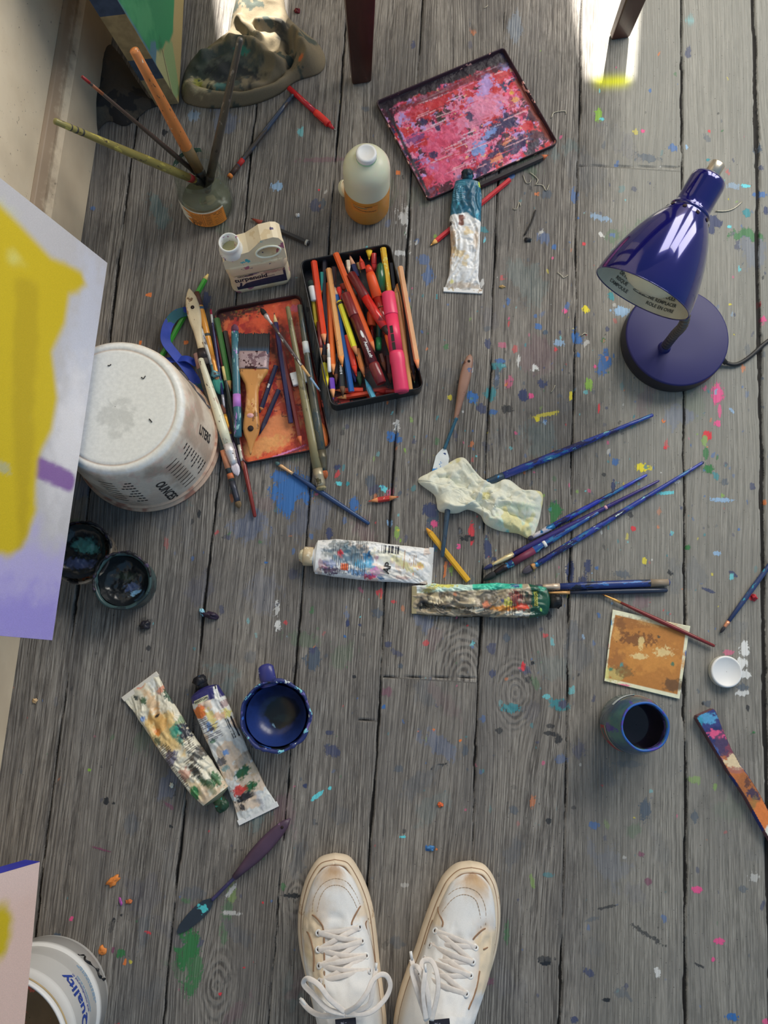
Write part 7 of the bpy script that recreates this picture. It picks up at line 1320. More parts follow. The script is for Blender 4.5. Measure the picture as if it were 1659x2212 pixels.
# ------------------------------------------------------------------ long brushes at the right
BL = C(36, 52, 128)
bs = [(C(40, 96, 140), 0.46, 60), (C(36, 34, 72), 0.44, 45), (C(110, 170, 170), 0.22, 90)]
wb = [(C(186, 200, 196), 0.16, 60)]
B_('long blue brush reaching up right from under the crumpled paper towel', (1032, 1050), (1411, 896), 0.006, 0.006, BL, [.0052, .0056, .0052, .0044, .0036, .0030, .0026], ferr=C(56, 70, 84), bris=C(40, 50, 70), fl=.03, bl=.01, br=.005, splats=bs, seed=21)
B_('topmost of the four parallel blue brushes right of the towel', (1140, 1166), (1398, 1025), 0.005, 0.005, C(42, 52, 150), [.0040, .0040, .0034, .0028, .0024, .0020], ferr=C(196, 190, 200), bris=C(50, 50, 70), fl=.035, bl=.008, br=.0035, splats=bs[:2], seed=22)
B_('long violet-blue brush with a cream ferrule, second of the four parallel brushes', (1044, 1230), (1424, 1038), 0.005, 0.005, C(50, 40, 100), [.0036, .0042, .0042, .0034, .0028, .0022, .0018], ferr=C(196, 180, 140), bris=C(40, 44, 84), fl=.034, bl=.014, br=.003, splats=[(C(46, 70, 140), 0.3, 50)], bands=[(0.62, 0.635, C(205, 150, 160), 'pink_spot')], seed=23)
B_('shortest of the four parallel brushes, black tip with a red-speckled stretch', (1043, 1254), (1293, 1106), 0.006, 0.006, C(36, 66, 130), [.0048, .0052, .0052, .0046, .0036, .0030, .0024], ferr=C(44, 36, 40), bris=C(28, 30, 34), fl=.022, bl=.020, br=.0046, splats=bs, bands=[(0.05, 0.28, C(104, 44, 66), 'red_speckled_paint'), (0.38, 0.41, C(206, 214, 216), 'white_paint_patch')], seed=24)
B_('longest lower blue brush with a copper ferrule and grey flat head', (1128, 1238), (1520, 998), 0.005, 0.005, C(42, 54, 130), [.0040, .0046, .0044, .0038, .0032, .0026, .0022], ferr=C(196, 146, 96), bris=C(64, 60, 70), fl=.010, bl=.016, br=.0052, flat=.5, splats=bs + wb, seed=25)
B_('thick blue-black brush lying level behind the green-necked tube', (1150, 1269), (1447, 1258), 0.007, 0.007, C(34, 50, 104), [.0044, .0050, .0056, .0056, .0052, .0046], ferr=C(190, 170, 150), bris=C(60, 60, 70), fl=.024, bl=.014, br=.0044, splats=[(C(50, 100, 160), 0.26, 60), (C(28, 32, 46), 0.4, 40)], bands=[(0.82, 0.985, C(130, 116, 100), 'bare_wood_end')], seed=26)
B_('slim dark brush with an amber ferrule just below the thick level one', (1172, 1281), (1442, 1275), 0.0045, 0.0045, C(34, 42, 60), [.0024, .0032, .0040, .0044, .0040, .0032], ferr=C(206, 150, 96), bris=C(60, 50, 44), fl=.030, bl=.008, br=.002, seed=27)
B_('thin maroon brush with an orange ferrule lying over the sepia card', (1300, 1283), (1544, 1396), 0.005, 0.006, C(104, 34, 34), [.0018, .0026, .0032, .0030, .0026, .0022], ferr=C(214, 150, 84), bris=C(70, 50, 40), fl=.024, bl=.004, br=.0012, seed=28)
B_('blue brush with a small copper ferrule at the right edge', (1556, 1367), (1680, 1196), 0.004, 0.004, C(40, 54, 92), [.0026, .0034, .0036, .0034, .0030], ferr=C(190, 130, 100), bris=C(40, 40, 46), fl=.010, bl=.010, br=.0024, splats=[(C(40, 130, 150), 0.2, 60)], seed=29)
B_('small blue brush with a pale copper ferrule below the orange tin', (594, 998), (798, 1132), 0.003, 0.003, C(34, 58, 98), [.0022, .0034, .0036, .0034, .0030, .0026], ferr=C(206, 160, 120), bris=C(70, 96, 96), fl=.024, bl=.007, br=.0030, splats=[(C(70, 100, 130), 0.16, 70)], seed=30)
B_('dark blue brush handle sticking down from under the paper towel', (974, 1040), (955, 1204), 0.006, 0.0125, C(44, 64, 82), [.0040, .0040, .0036, .0032, .0028], ferr=C(60, 70, 80), bris=C(50, 60, 70), fl=.012, bl=.01, br=.004, splats=[(C(36, 44, 60), 0.4, 50)], seed=31)
B_('thin dark blue brush with a red band between the jar and the red mechanical pencil', (640, 196), (495, 383), 0.006, 0.004, C(50, 62, 84), [.0030, .0034, .0036, .0036, .0038, .0038], ferr=C(60, 70, 80), bris=C(50, 50, 60), fl=.01, bl=.005, br=.002, splats=[(C(56, 50, 48), 0.4, 30)], bands=[(0.78, 0.85, C(170, 40, 40), 'red_band'), (0.86, 0.965, C(60, 44, 40), 'brown_end'), (0.968, 1.0, C(196, 116, 50), 'orange_tip')], seed=32)

# ------------------------------------------------------------------ palette knives and the scraper
def knife(name, label, end, fer, neck, tip, z0, hprof, hmat, nm, bprof, bm, hole=None):
    """wooden handle end -> ferrule -> thin neck -> blade"""
    a, b = P(*end, z0), P(*fer, z0); t = thing(name, label, 'palette knife', a, frame(a, b))
    L = (b - a).length; inv = frame(a, b).to_matrix().transposed()
    mk('handle', slabx([(L * f, w, d) for f, w, d in hprof], 0, 0), hmat, t)
    if hole: mk('hanging_hole', at_(lathe([(0.0004, 0.0), (0.0020, 0.0), (0.0020, 0.0004), (0.0004, 0.0004)], 16, cap=False), L * hole[0], 0, hole[1]), mat('hole_dark', C(40, 28, 26), 0.8), t)
    n0 = inv @ (P(*neck, 0.004) - a); t0 = inv @ (P(*tip, 0.0012) - a)
    mk('neck', sweep(cr([(L - 0.002, 0, 0), (L + 0.004, 0, 0), tuple(Vector((L, 0, 0)).lerp(n0, 0.6)), tuple(n0)], 5), [.0034] * 4 + [.0024] * 12, 10), nm, t)
    d = (t0 - n0); Lb = d.length; dx = d.normalized(); dy = Vector((0, 0, 1)).cross(dx).normalized()
    V = []; n = len(bprof)
    for z in (0.0004, -0.0004):
        V += [tuple(n0 + dx * Lb * f + dy * w + Vector((0, 0, z))) for f, w in bprof] + [tuple(n0 + dx * Lb * f - dy * w + Vector((0, 0, z))) for f, w in reversed(bprof)]
    m_ = 2 * n
    mk('blade', (V, [tuple(range(m_)), tuple(range(m_, 2 * m_))] + [(i, (i + 1) % m_, m_ + (i + 1) % m_, m_ + i) for i in range(m_)]), bm, t, smooth=False)
knife('palette_knife', 'palette knife with a brown wooden handle and white-blue smeared blade', (1016, 766), (984, 906), (960, 970), (943, 1045), 0.010, [(0, .001, .001), (.04, .0046, .0036), (.12, .0066, .0046), (.3, .0082, .0052), (.5, .0074, .0052), (.75, .0048, .0044), (.97, .0032, .0032), (1, .0034, .0034)], mat('brown_knife_handle', C(128, 96, 82), 0.5, splats=[(C(96, 60, 50), 0.3, 60), (C(60, 80, 120), 0.08, 60)], coat=0.1), mat('teal_smeared_neck', C(44, 84, 104), 0.4, splats=[(C(30, 44, 70), 0.5, 50)]), [(0, .003), (.14, .0075), (.24, .0098), (.8, .0105), (1, .0085)], mat('white_blue_blade', C(196, 210, 222), 0.4, splats=[(C(60, 120, 180), 0.40, 50), (C(40, 60, 110), 0.2, 70)]), hole=(.12, .0046))
knife('palette_knife', 'palette knife with a dark plum handle and turquoise-tipped blade beside green paint', (627, 1768), (506, 1896), (458, 1944), (383, 2015), 0.012, [(0, .001, .001), (.10, .0060, .0040), (.25, .0088, .0050), (.45, .0100, .0058), (.65, .0092, .0058), (.85, .0058, .0048), (1, .0040, .004)], mat('plum_knife_handle', C(66, 48, 66), 0.5, splats=[(C(120, 90, 120), 0.16, 60), (C(170, 160, 180), 0.05, 45)], coat=0.1), mat('violet_neck', C(56, 52, 90), 0.4, splats=[(C(110, 100, 150), 0.4, 60)]), [(0, .003), (.16, .0078), (.35, .0090), (.6, .0084), (.85, .006), (1, .0016)], mat('dark_turquoise_blade', C(34, 44, 56), 0.3, splats=[(C(70, 170, 176), 0.34, 26)]), hole=(.14, .0046))
pts = [(1505, 1552), (1507, 1546), (1541, 1531), (1546, 1536), (1560, 1572), (1580, 1618), (1598, 1650), (1618, 1678), (1636, 1706), (1652, 1736), (1668, 1768), (1690, 1812), (1670, 1826), (1652, 1796), (1634, 1764), (1612, 1724), (1590, 1690), (1574, 1668), (1558, 1640), (1536, 1604), (1518, 1574)]
c = P(1590, 1670, 0.012); pw = [P(x, y, 0.012) - c for x, y in pts]
sc = thing('scraper', 'flat paint-caked wooden scraper cut by the right edge', 'scraper', Vector((c.x, c.y, 0)))
U, V = np.meshgrid(np.linspace(min(p.x for p in pw), max(p.x for p in pw), 130), np.linspace(min(p.y for p in pw), max(p.y for p in pw), 170), indexing='ij')
def Lc(x, y):
    p = P(x, y, 0.012) - c; return (p.x, p.y)
its = []
def b(cc, x, y, rx, ry, al=.95, rag=.9, an=0): its.append(('blob', cc, *Lc(x, y), rx * m, ry * m, an, 0.15, rag, al))
b(C(44, 56, 110), 1528, 1560, 40, 50, .98, .4); b(C(80, 150, 190), 1528, 1552, 22, 10, .8); b(C(40, 130, 150), 1512, 1562, 6, 16, .7); b(C(36, 44, 90), 1545, 1600, 30, 30, .95, .5); b(C(205, 80, 120), 1552, 1586, 20, 9); b(C(70, 56, 84), 1568, 1610, 24, 22, .9); b(C(120, 60, 76), 1585, 1620, 16, 18, .8); b(C(60, 90, 150), 1548, 1630, 7, 20, .8, .6, 25); b(C(206, 180, 146), 1590, 1646, 24, 16, .98, .7); b(C(150, 96, 90), 1590, 1664, 26, 6, .7); b(C(150, 92, 52), 1622, 1700, 30, 30, .9, .4); b(C(84, 56, 50), 1614, 1690, 6, 10, .9); b(C(60, 50, 70), 1628, 1718, 12, 12, .95); b(C(130, 110, 60), 1630, 1738, 8, 14, .6); b(C(196, 112, 56), 1655, 1760, 26, 36, .9, .4); b(C(214, 206, 190), 1672, 1800, 20, 18, .98, .2)
col = marks(U, V, C(170, 100, 56), its, 71)
loop = [Vector((p.x, p.y, 0)) for p in pw]; n = len(loop)
from mathutils.bvhtree import BVHTree
Pn = [(p.x, p.y) for p in loop]
# snap the coloured grid to the outline: keep the cells inside
def inside(x, y):
    r = False
    for i in range(n):
        (ax_, ay_), (bx_, by_) = Pn[i], Pn[(i + 1) % n]
        if (ay_ > y) != (by_ > y) and x < (bx_ - ax_) * (y - ay_) / (by_ - ay_) + ax_: r = not r
    return r
ins = np.array([[inside(U[i, j], V[i, j]) for j in range(U.shape[1])] for i in range(U.shape[0])])
gv, gf = ngrid(U, V, 0.0125 + 0 * U)
fi = ins.reshape(-1)
gf = [f for f in gf if all(fi[k] for k in f)]
used_ = sorted({k for f in gf for k in f}); mp_ = {k: i for i, k in enumerate(used_)}
mk('painted_face', ([gv[k] for k in used_], [tuple(mp_[k] for k in f) for f in gf]), mat_paint('thick_scraper_paint', 0.4, 0.6, 220), sc, colors=col.reshape(-1, 4)[used_])
mk('wooden_core', ([(p.x, p.y, 0.0120) for p in loop] + [(p.x, p.y, 0.0005) for p in loop], [tuple(range(n)), tuple(range(n, 2 * n))] + [(i, (i + 1) % n, n + (i + 1) % n, n + i) for i in range(n)]), mat('stained_core_wood', C(90, 60, 66), 0.6, splats=[(C(40, 50, 110), 0.4, 24)]), sc, smooth=False)

# ------------------------------------------------------------------ sepia card
cc_ = P(1395, 1415, 0); cor = [(1322, 1318), (1400, 1335), (1470, 1350), (1490, 1366), (1488, 1390), (1476, 1450), (1466, 1509), (1400, 1494), (1304, 1471), (1304, 1440), (1313, 1380)]
cv = [P(x, y, 0.001) - cc_ for x, y in cor]
U, V = np.meshgrid(np.linspace(0, 1, 150), np.linspace(0, 1, 150), indexing='ij')
q0, q1, q2, q3 = [P(x, y, 0) - cc_ for x, y in ((1304, 1471), (1466, 1510), (1488, 1353), (1322, 1317))]
X = (1 - V) * ((1 - U) * q0.x + U * q1.x) + V * ((1 - U) * q3.x + U * q2.x); Y = (1 - V) * ((1 - U) * q0.y + U * q1.y) + V * ((1 - U) * q3.y + U * q2.y)
Z = 0.0014 + 0.0012 * (np.abs(U - 0.5) * 2) ** 3 + 0.0022 * sstep(0.88, 1.0, (U + V) / 2) + 0.0006 * fbm(X * 40, Y * 40, 5)
def Lk(x, y):
    p = P(x, y, 0.001) - cc_; return (p.x, p.y)
its = []
def b(cc, x, y, rx, ry, al=.9, rag=.9, an=0): its.append(('blob', cc, *Lk(x, y), rx * m, ry * m, an, 0.25, rag, al))
its.append(('poly', C(160, 106, 50), [Lk(*p) for p in ((1328, 1328), (1480, 1364), (1462, 1500), (1308, 1464), (1318, 1380))], 0.0006))
b(C(178, 122, 58), 1410, 1420, 60, 30, .8); b(C(96, 60, 34), 1372, 1380, 36, 12, .8, 1.1); b(C(92, 60, 36), 1340, 1350, 10, 16, .6); b(C(120, 76, 40), 1360, 1345, 40, 12, .5); b(C(214, 176, 120), 1384, 1388, 6, 14, .8); b(C(214, 180, 130), 1380, 1418, 16, 6, .8); b(C(214, 180, 130), 1434, 1408, 18, 10, .8, 1.1); b(C(190, 140, 76), 1330, 1370, 10, 14, .7); b(C(130, 84, 46), 1330, 1430, 20, 20, .6, 1.1); b(C(84, 60, 40), 1455, 1480, 20, 14, .85, .6); b(C(170, 160, 100), 1325, 1455, 20, 14, .7, 1.0); b(C(90, 80, 50), 1348, 1450, 18, 10, .6, 1.1); b(C(50, 110, 90), 1318, 1446, 5, 4, .9); b(C(60, 130, 130), 1342, 1436, 4, 4, .9); b(C(50, 100, 80), 1452, 1434, 4, 4, .9); b(C(60, 60, 50), 1422, 1376, 3, 3, .9); b(C(190, 150, 90), 1420, 1345, 40, 8, .4)
b(C(205, 90, 130), 1345, 1480, 14, 3, .9); b(C(190, 70, 80), 1312, 1394, 2, 5, .9); b(C(90, 150, 190), 1319, 1345, 2, 7, .9); b(C(60, 100, 160), 1480, 1412, 2, 6, .9); b(C(190, 190, 120), 1310, 1455, 4, 14, .7)
col = marks(X, Y, C(214, 198, 172), its, 81)
Pn = [(p.x, p.y) for p in cv]; n = len(Pn)
o = mk('photo_card', ngrid(X, Y, Z), mat_paint('worn_card_print', 0.55, 0.15, 200), None, colors=col.reshape(-1, 4), loc=cc_)
md = o.modifiers.new('thick', 'SOLIDIFY'); md.thickness = 0.0008; md.offset = -1
tag(o, 'worn sepia picture card with a cream border above the blue glass jar', 'card')

# ------------------------------------------------------------------ paper towel
def tw_items(L):
    return [('blob', C(150, 196, 176), *L(1110, 1130), 40 * m, 14 * m, 0, 0.6, 0.8, 0.5), ('blob', C(170, 190, 160), *L(1120, 1098), 40 * m, 8 * m, 0, 0.6, 0.8, 0.5), ('blob', C(80, 170, 170), *L(1103, 1148), 10 * m, 5 * m, 0, 0.3, 0.6, 0.8), ('blob', C(206, 180, 150), *L(1135, 1125), 22 * m, 8 * m, 0, 0.6, 0.8, 0.4), ('spots', C(196, 190, 144), 20, 0.62)]
heap('paper_towel', 'crumpled pale yellow-green paper towel lying over the brush and knife', 'paper towel', [(904, 1040), (925, 1024), (958, 1008), (998, 990), (1022, 1016), (1046, 1040), (1075, 1042), (1098, 1038), (1130, 1060), (1169, 1066), (1166, 1110), (1158, 1140), (1146, 1163), (1118, 1152), (1080, 1146), (1050, 1132), (1038, 1112), (1010, 1100), (985, 1108), (950, 1104), (944, 1086), (938, 1068)], (1034, 1072), 0.009, 31, C(220, 217, 184), tw_items, rough=0.8, sharp_=True, fr=36, peak=9, fold=0.5, bump=0.3, weave=700, zoff=0.0012, ridges=[([(1048, 1040), (1036, 1064), (1020, 1086), (990, 1098), (960, 1090)], .0045, .008), ([(998, 992), (1022, 1020), (1046, 1044)], .003, .005), ([(958, 1012), (975, 1040), (1010, 1060)], .006, -.006), ([(1058, 1062), (1066, 1088), (1062, 1110), (1080, 1130)], .0045, .007), ([(1080, 1078), (1120, 1092), (1160, 1096)], .006, .006), ([(1075, 1100), (1115, 1116), (1160, 1118)], .004, -.005), ([(1090, 1050), (1130, 1072), (1160, 1076)], .006, .004)])
# ------------------------------------------------------------------ desk lamp
ZB = 0.030
bc = P(1463, 727, ZB); RB = (P(1574, 727, ZB) - bc).length; b0 = Vector((bc.x, bc.y, 0))
lp = thing('desk_lamp', 'glossy cobalt blue gooseneck desk lamp with a bell shade on a round base', 'desk lamp', b0)
lblue = mat('cobalt_enamel', C(20, 20, 100, 1.15), 0.14, 0.35, coat=1.0, var=0.02)
sblue = mat('satin_blue_enamel', C(30, 29, 88, 1.1), 0.5, var=0.03)
mk('base_side', lathe([(RB * 0.94, 0), (RB * 1.0, 0.002), (RB * 1.015, 0.010), (RB * 1.01, 0.024), (RB, ZB - 0.001)], 96, cap=False), mat('black_base_plastic', C(30, 28, 34), 0.5, var=0.05), lp)
mk('base_plate', lathe([(RB * 1.0, ZB - 0.001), (RB * 0.992, ZB + 0.0008), (RB * 0.97, ZB + 0.0014), (RB * 0.4, ZB + 0.0022), (0.0005, ZB + 0.0024)], 96, cap=False), sblue, lp)
O_ = P(1387, 635, 0.190) - b0; S_ = P(1535, 381, 0.232) - b0
ax = (S_ - O_); LS = ax.length; k_ = LS / 294.0; pxm = 0.0645 / 119
qs = frame(O_, S_)
def lsh(prof): return [(r * pxm, x * k_) for x, r in prof]
shp = [(0, 119), (6, 119), (20, 117.5), (45, 113), (72, 106.5), (100, 98), (128, 88), (155, 76), (175, 65), (192, 54), (202, 48), (206, 46.5), (209, 47.5), (212, 45), (216, 43), (230, 42), (275, 42), (286, 40.5), (292, 36), (294, 30), (295, 12)]
sh = mk('lamp_shade', lathe(lsh(shp), 96, 'X', cap=False), lblue, lp, loc=O_, quat=qs)
T = NT('inner_white_enamel'); nz = T.noise(T.obj(), 40, 3); T.put(T.b.inputs['Base Color'], T.mix(T.ramp(nz, 0.3, 0.7), C(176, 174, 160), C(188, 186, 172))); T.b.inputs['Roughness'].default_value = 0.45
mk('inner_reflector', lathe([(r - 0.0012, x + 0.0004) for r, x in lsh(shp[:13])], 96, 'X', cap=False), T.m, sh)
mk('shade_lip', sweep([(0, 0.0641 * math.cos(a), 0.0641 * math.sin(a)) for a in np.linspace(0, 2 * math.pi, 97)[:-1]], 0.0008, 8, closed=True), lblue, sh)
bulb = mk('bulb', lathe([(0.0003, 0.004), (0.015, 0.005), (0.026, 0.009), (0.034, 0.016), (0.037, 0.025), (0.034, 0.048), (0.020, 0.075), (0.013, 0.09)], 56, 'X', cap=False), mat('frosted_bulb', C(196, 194, 170), 0.35, var=0.04), sh)
inv_s = qs.to_matrix().transposed()
upv = inv_s @ (CAM - b0 - O_); au = math.atan2(upv.z, upv.y)            # side of the shade turned to the viewer
dn = au + math.pi                                                      # inner far wall seen through the opening
def inner(t_, x): 
    r = np.interp(x, [p[1] for p in lsh(shp[:13])], [p[0] for p in lsh(shp[:13])]) - 0.0018
    return (x, r * math.cos(t_), r * math.sin(t_))
def proj(v):
    c_ = (b0 + O_ + qs @ Vector(v)) - CAM; z_ = -c_.dot(_b); return (c_.dot(_r) / z_, -c_.dot(_u) / z_)
_p0, _p1 = proj(inner(dn, .01)), proj(inner(dn + .1, .01))
SG = 1 if _p1[0] > _p0[0] else -1
def ptxt(s, size, t0, x0, par, sgn=None):
    sgn = SG
    mk('lettering', text_geo(s, size, lambda x, y: inner(t0 + sgn * x / 0.062, x0 + y)), mat('grey_print', C(70, 70, 66), 0.6), par, smooth=False)
for i, (s1, s2) in enumerate((("L'AMPOULE", 'ROLE EN OVRE'), ('RISQUE', 'NE REMPLACER'), ('DE FEU', "L'AMPOULE"))):
    ptxt(s1, 0.0062, dn - SG * 0.55, 0.024 - 0.0075 * (2 - i), sh); ptxt(s2, 0.0062, dn + SG * 0.50, 0.024 - 0.0075 * (2 - i), sh)
def ring_pts(r, n=40): return [(0.0052, dn_y, dn_z) for dn_y, dn_z in [(0.018 * math.cos(dn) + r * 1.5 * math.cos(a) * math.sin(dn) + r * 0.7 * math.sin(a) * math.cos(dn), 0.018 * math.sin(dn) - r * 1.5 * math.cos(a) * math.cos(dn) + r * 0.7 * math.sin(a) * math.sin(dn)) for a in np.linspace(0, 2 * math.pi, n + 1)[:-1]]]
mk('oval_mark', sweep(ring_pts(0.0085), 0.0005, 6, closed=True), mat('grey_print', C(70, 70, 66), 0.6), bulb)
mk('lettering', text_geo('ge', 0.010, lambda x, y: (0.0050, 0.018 * math.cos(dn) - SG * x * math.sin(dn) - y * math.cos(dn), 0.018 * math.sin(dn) + SG * x * math.cos(dn) - y * math.sin(dn))), mat('grey_print', C(70, 70, 66), 0.6), bulb, smooth=False)
mk('switch_knob', lathe([(0.0085, LS), (0.0092, LS + 0.001), (0.0092, LS + 0.017), (0.0080, LS + 0.0185), (0.0005, LS + 0.019)], 32, 'X', wob=lambda a, z: 0.02 * math.sin(14 * a), cap=False), mat('satin_steel', C(190, 180, 165, 1.2), 0.3, 0.85, var=0.05), sh)
for j in range(10):
    a = au + 0.30 + j * 2 * math.pi / 10; x, r = 196 * k_, 52.5 * pxm
    v, f = lathe([(0.0004, 0.0), (0.0026, 0.0), (0.0026, 0.0004), (0.0004, 0.0004)], 14, cap=False)
    nrm = Vector((0.45, math.cos(a), math.sin(a))).normalized()
    mk('vent_hole', (v, f), mat('hole_dark', C(40, 28, 26), 0.8), sh, loc=(x, r * math.cos(a), r * math.sin(a)), quat=nrm.to_track_quat('Z', 'Y'))
mk('step_ring', lathe([(46.5 * pxm, 203 * k_), (49 * pxm, 206 * k_), (46 * pxm, 211 * k_)], 64, 'X', cap=False), lblue, sh)
n0 = P(1434, 752, ZB) - b0; n1 = P(1457, 723, 0.080) - b0; n2 = P(1478, 696, 0.120) - b0
sock = O_ + ax * 0.80
nk = cr([n0, n1, n2, P(1484, 640, 0.148) - b0, P(1490, 560, 0.160) - b0, P(1500, 490, 0.172) - b0, sock], 26)
mk('gooseneck', sweep(nk, [0.0062 + 0.0007 * math.sin(i * 1.7) for i in range(len(nk))], 16), mat('dark_ribbed_steel', C(92, 88, 84), 0.35, 0.7, var=0.1), lp)
mk('neck_collar', at_(lathe([(0.0095, ZB + 0.0012), (0.0092, ZB + 0.0030), (0.0080, ZB + 0.0042), (0.0075, ZB + 0.010), (0.0060, ZB + 0.010)], 40, cap=False), n0.x, n0.y), sblue, lp)
cd_ = mk('power_cord', sweep(cr([P(1556, 770, 0.010) - b0, P(1566, 782, 0.006) - b0, P(1590, 787, 0.0035) - b0, P(1618, 772, 0.0035) - b0, P(1660, 736, 0.0035) - b0, P(1720, 700, 0.0035) - b0, P(1800, 690, 0.0035) - b0], 12), 0.0030, 10, 0.75), mat('black_rubber', C(30, 30, 32), 0.5), lp)
mk('strain_relief', sweep([P(1550, 764, 0.012) - b0, P(1560, 777, 0.009) - b0, P(1568, 784, 0.006) - b0], [0.0055, 0.0048, 0.0034], 12), mat('black_rubber', C(30, 30, 32), 0.5), cd_)

# ------------------------------------------------------------------ sneakers
canv = mat_paint('worn_white_canvas', 0.8, 0.45, 1300, grain=0.06)
lace_m = mat('cotton_lace', C(212, 198, 192, 1.4), 0.85, var=0.06, scale=300, bump=0.3, bscale=1200)
rub_m = mat('yellowed_rubber', C(202, 186, 164, 1.4), 0.6, splats=[(C(176, 152, 124, 1.4), 0.22, 30)], var=0.08)
line_m = mat('grimy_seam', C(128, 100, 78), 0.8)
def sneaker(label, lft, rgt, seams, stitches, eyL, eyR, bows, dirt, aglets, seed, heel_tab=None, panels=()):
    ZL = 0.010
    Lp = [P(x, y, ZL) for x, y in lft]; Rp = [P(x, y, ZL) for x, y in rgt]
    for p in Lp + Rp: p.z = 0
    org = (Lp[0] + Lp[-1]) / 2
    t = thing('sneaker', label, 'sneaker', org)
    N = 70
    def res(ps):
        c = cr(ps, 12); d = [0]
        for i in range(len(c) - 1): d.append(d[-1] + (c[i + 1] - c[i]).length)
        u = np.linspace(0, 1, N) ** 1.25 * d[-1]
        return np.stack([np.interp(u, d, [p.x for p in c]), np.interp(u, d, [p.y for p in c])], -1)
    a_, b_ = res(Lp) - np.array([org.x, org.y]), res(Rp) - np.array([org.x, org.y])
    ctr = (a_ + b_) / 2; hw_ = np.linalg.norm(b_ - a_, axis=1) / 2; hw_ = np.maximum(hw_, 0.0002)
    tan = np.gradient(ctr, axis=0); tan /= np.linalg.norm(tan, axis=1)[:, None]
    crs = (b_ - a_) / np.maximum(np.linalg.norm(b_ - a_, axis=1), 1e-5)[:, None]; crs[0] = crs[2]; crs[1] = crs[2]; crs[-1] = crs[-2]
    s = np.cumsum(np.concatenate([[0], np.linalg.norm(np.diff(ctr, axis=0), axis=1)])); Ls = s[-1]; sn = s / Ls
    ins = np.interp(sn, [0, .25, .5, 1], [.011, .008, .005, .004])
    h = np.interp(sn, [0, .03, .08, .16, .28, .40, .50, .60, .68, .76, .88, 1], [.028, .036, .044, .050, .056, .066, .080, .094, .108, .118, .118, .110])
    nt = 81; A = np.linspace(-1, 1, nt)
    lift = 0.028
    Wi = np.maximum(hw_ - ins, 0.0006)
    push = np.interp(sn, [0, .02, .1], [0.010, 0.006, 0.0])             # draws the toe in from the bumper
    ang = A * math.pi / 2
    X = np.empty((N, nt)); Y = np.empty((N, nt)); Z = np.empty((N, nt))
    for i in range(N):
        flat = np.interp(sn[i], [0, .3, .6, 1], [.62, .72, .80, .55])
        sx = np.sign(np.sin(ang)) * np.abs(np.sin(ang)) ** 0.9
        neck_in = 1 - np.interp(sn[i], [0, .45, .75, 1], [0, 0, .22, .28]) * np.cos(ang) ** 0.5 * 0.3
        px_ = ctr[i] [None] + crs[i][None] * (Wi[i] * sx * neck_in)[:, None] + tan[i][None] * push[i]
        zz_ = lift + (h[i] - lift) * np.abs(np.cos(ang)) ** flat
        X[i], Y[i] = px_[:, 0], px_[:, 1]; Z[i] = zz_
    Sg, Ag = np.meshgrid(s, A, indexing='ij')
    wr = fbm(Sg * 60, Ag * 2.2 + 5, seed, 4); cre = (1 - np.abs(2 * wr - 1) * 2.5)
    Z = Z + 0.0036 * (cre - 0.5) * sstep(.22, .30, Sg / Ls) * sstep(.95, .7, np.abs(Ag)) + 0.0010 * (fbm(Sg * 120, Ag * 8, seed + 2) - .5)
    # photo point -> place on the upper
    cams = []
    R3 = np.array([[_r.x, _r.y, _r.z], [-_u.x, -_u.y, -_u.z], [-_b.x, -_b.y, -_b.z]])
    W3 = np.stack([X + org.x, Y + org.y, Z - H], -1) @ R3.T
    PXg = PX + F * W3[..., 0] / W3[..., 2]; PYg = PY + F * W3[..., 1] / W3[..., 2]
    def find(px, py):
        d = (PXg - px) ** 2 + (PYg - py) ** 2 + (np.abs(Ag) > .985) * 1e3
        i, j = np.unravel_index(np.argmin(d), d.shape); return i, j
    def on(px, py, up_=0.0015):
        # average of the nearest grid points keeps traced lines smooth
        d = (PXg - px) ** 2 + (PYg - py) ** 2; w = np.exp(-d / 12.0) + 1e-12
        if w.max() < 1e-6:
            i, j = find(px, py); return Vector((X[i, j], Y[i, j], Z[i, j] + up_))
        w /= w.sum(); return Vector(((X * w).sum(), (Y * w).sum(), (Z * w).sum() + up_))
    wmean = hw_.mean() * 1.35
    U, V = Sg, Ag * wmean
    def Lm(px, py):
        i, j = find(px, py); return (Sg[i, j], Ag[i, j] * wmean)
    its = []
    for (px, py, r1, r2, c_, al, rag) in dirt: its.append(('blob', c_, *Lm(px, py), r2 * m, r1 * m, 0, 0.7, rag, al))
    for pp, c_ in panels: its.append(('poly', c_, [Lm(*p_) for p_ in pp], 0.0012))
    col = marks(U, V, C(214, 206, 206, 1.5), its, seed)
    edge = sstep(.72, .98, np.abs(Ag))[..., None] * 0.5; col = col * (1 - edge) + np.array(C(180, 162, 136, 1.3)) * edge
    top_open = sn > 0.80
    mk('upper', ngrid(X[:int(N * .86)], Y[:int(N * .86)], Z[:int(N * .86)]), canv, t, colors=col[:int(N * .86)].reshape(-1, 4))
    k0 = int(N * .86) - 1
    mk('heel_panel', ngrid(X[k0:, :], Y[k0:, :], np.minimum(Z[k0:, :], Z[k0:, :])), mat('heel_canvas', C(206, 190, 160), 0.8), t)
    # sole with its toe bumper
    loopp = [Vector((x, y, 0)) for x, y in a_[::-1]] + [Vector((x, y, 0)) for x, y in b_[1:-1]]
    n = len(loopp); cen = sum(loopp, Vector()) / n
    nr = []
    for i in range(n):
        tt = (loopp[(i + 1) % n] - loopp[i - 1]); q_ = Vector((tt.y, -tt.x, 0)).normalized()
        if q_.dot(loopp[i] - cen) < 0: q_ = -q_
        nr.append(q_)
    def off(d, z): return [tuple(loopp[i] + nr[i] * d + Vector((0, 0, z))) for i in range(n)]
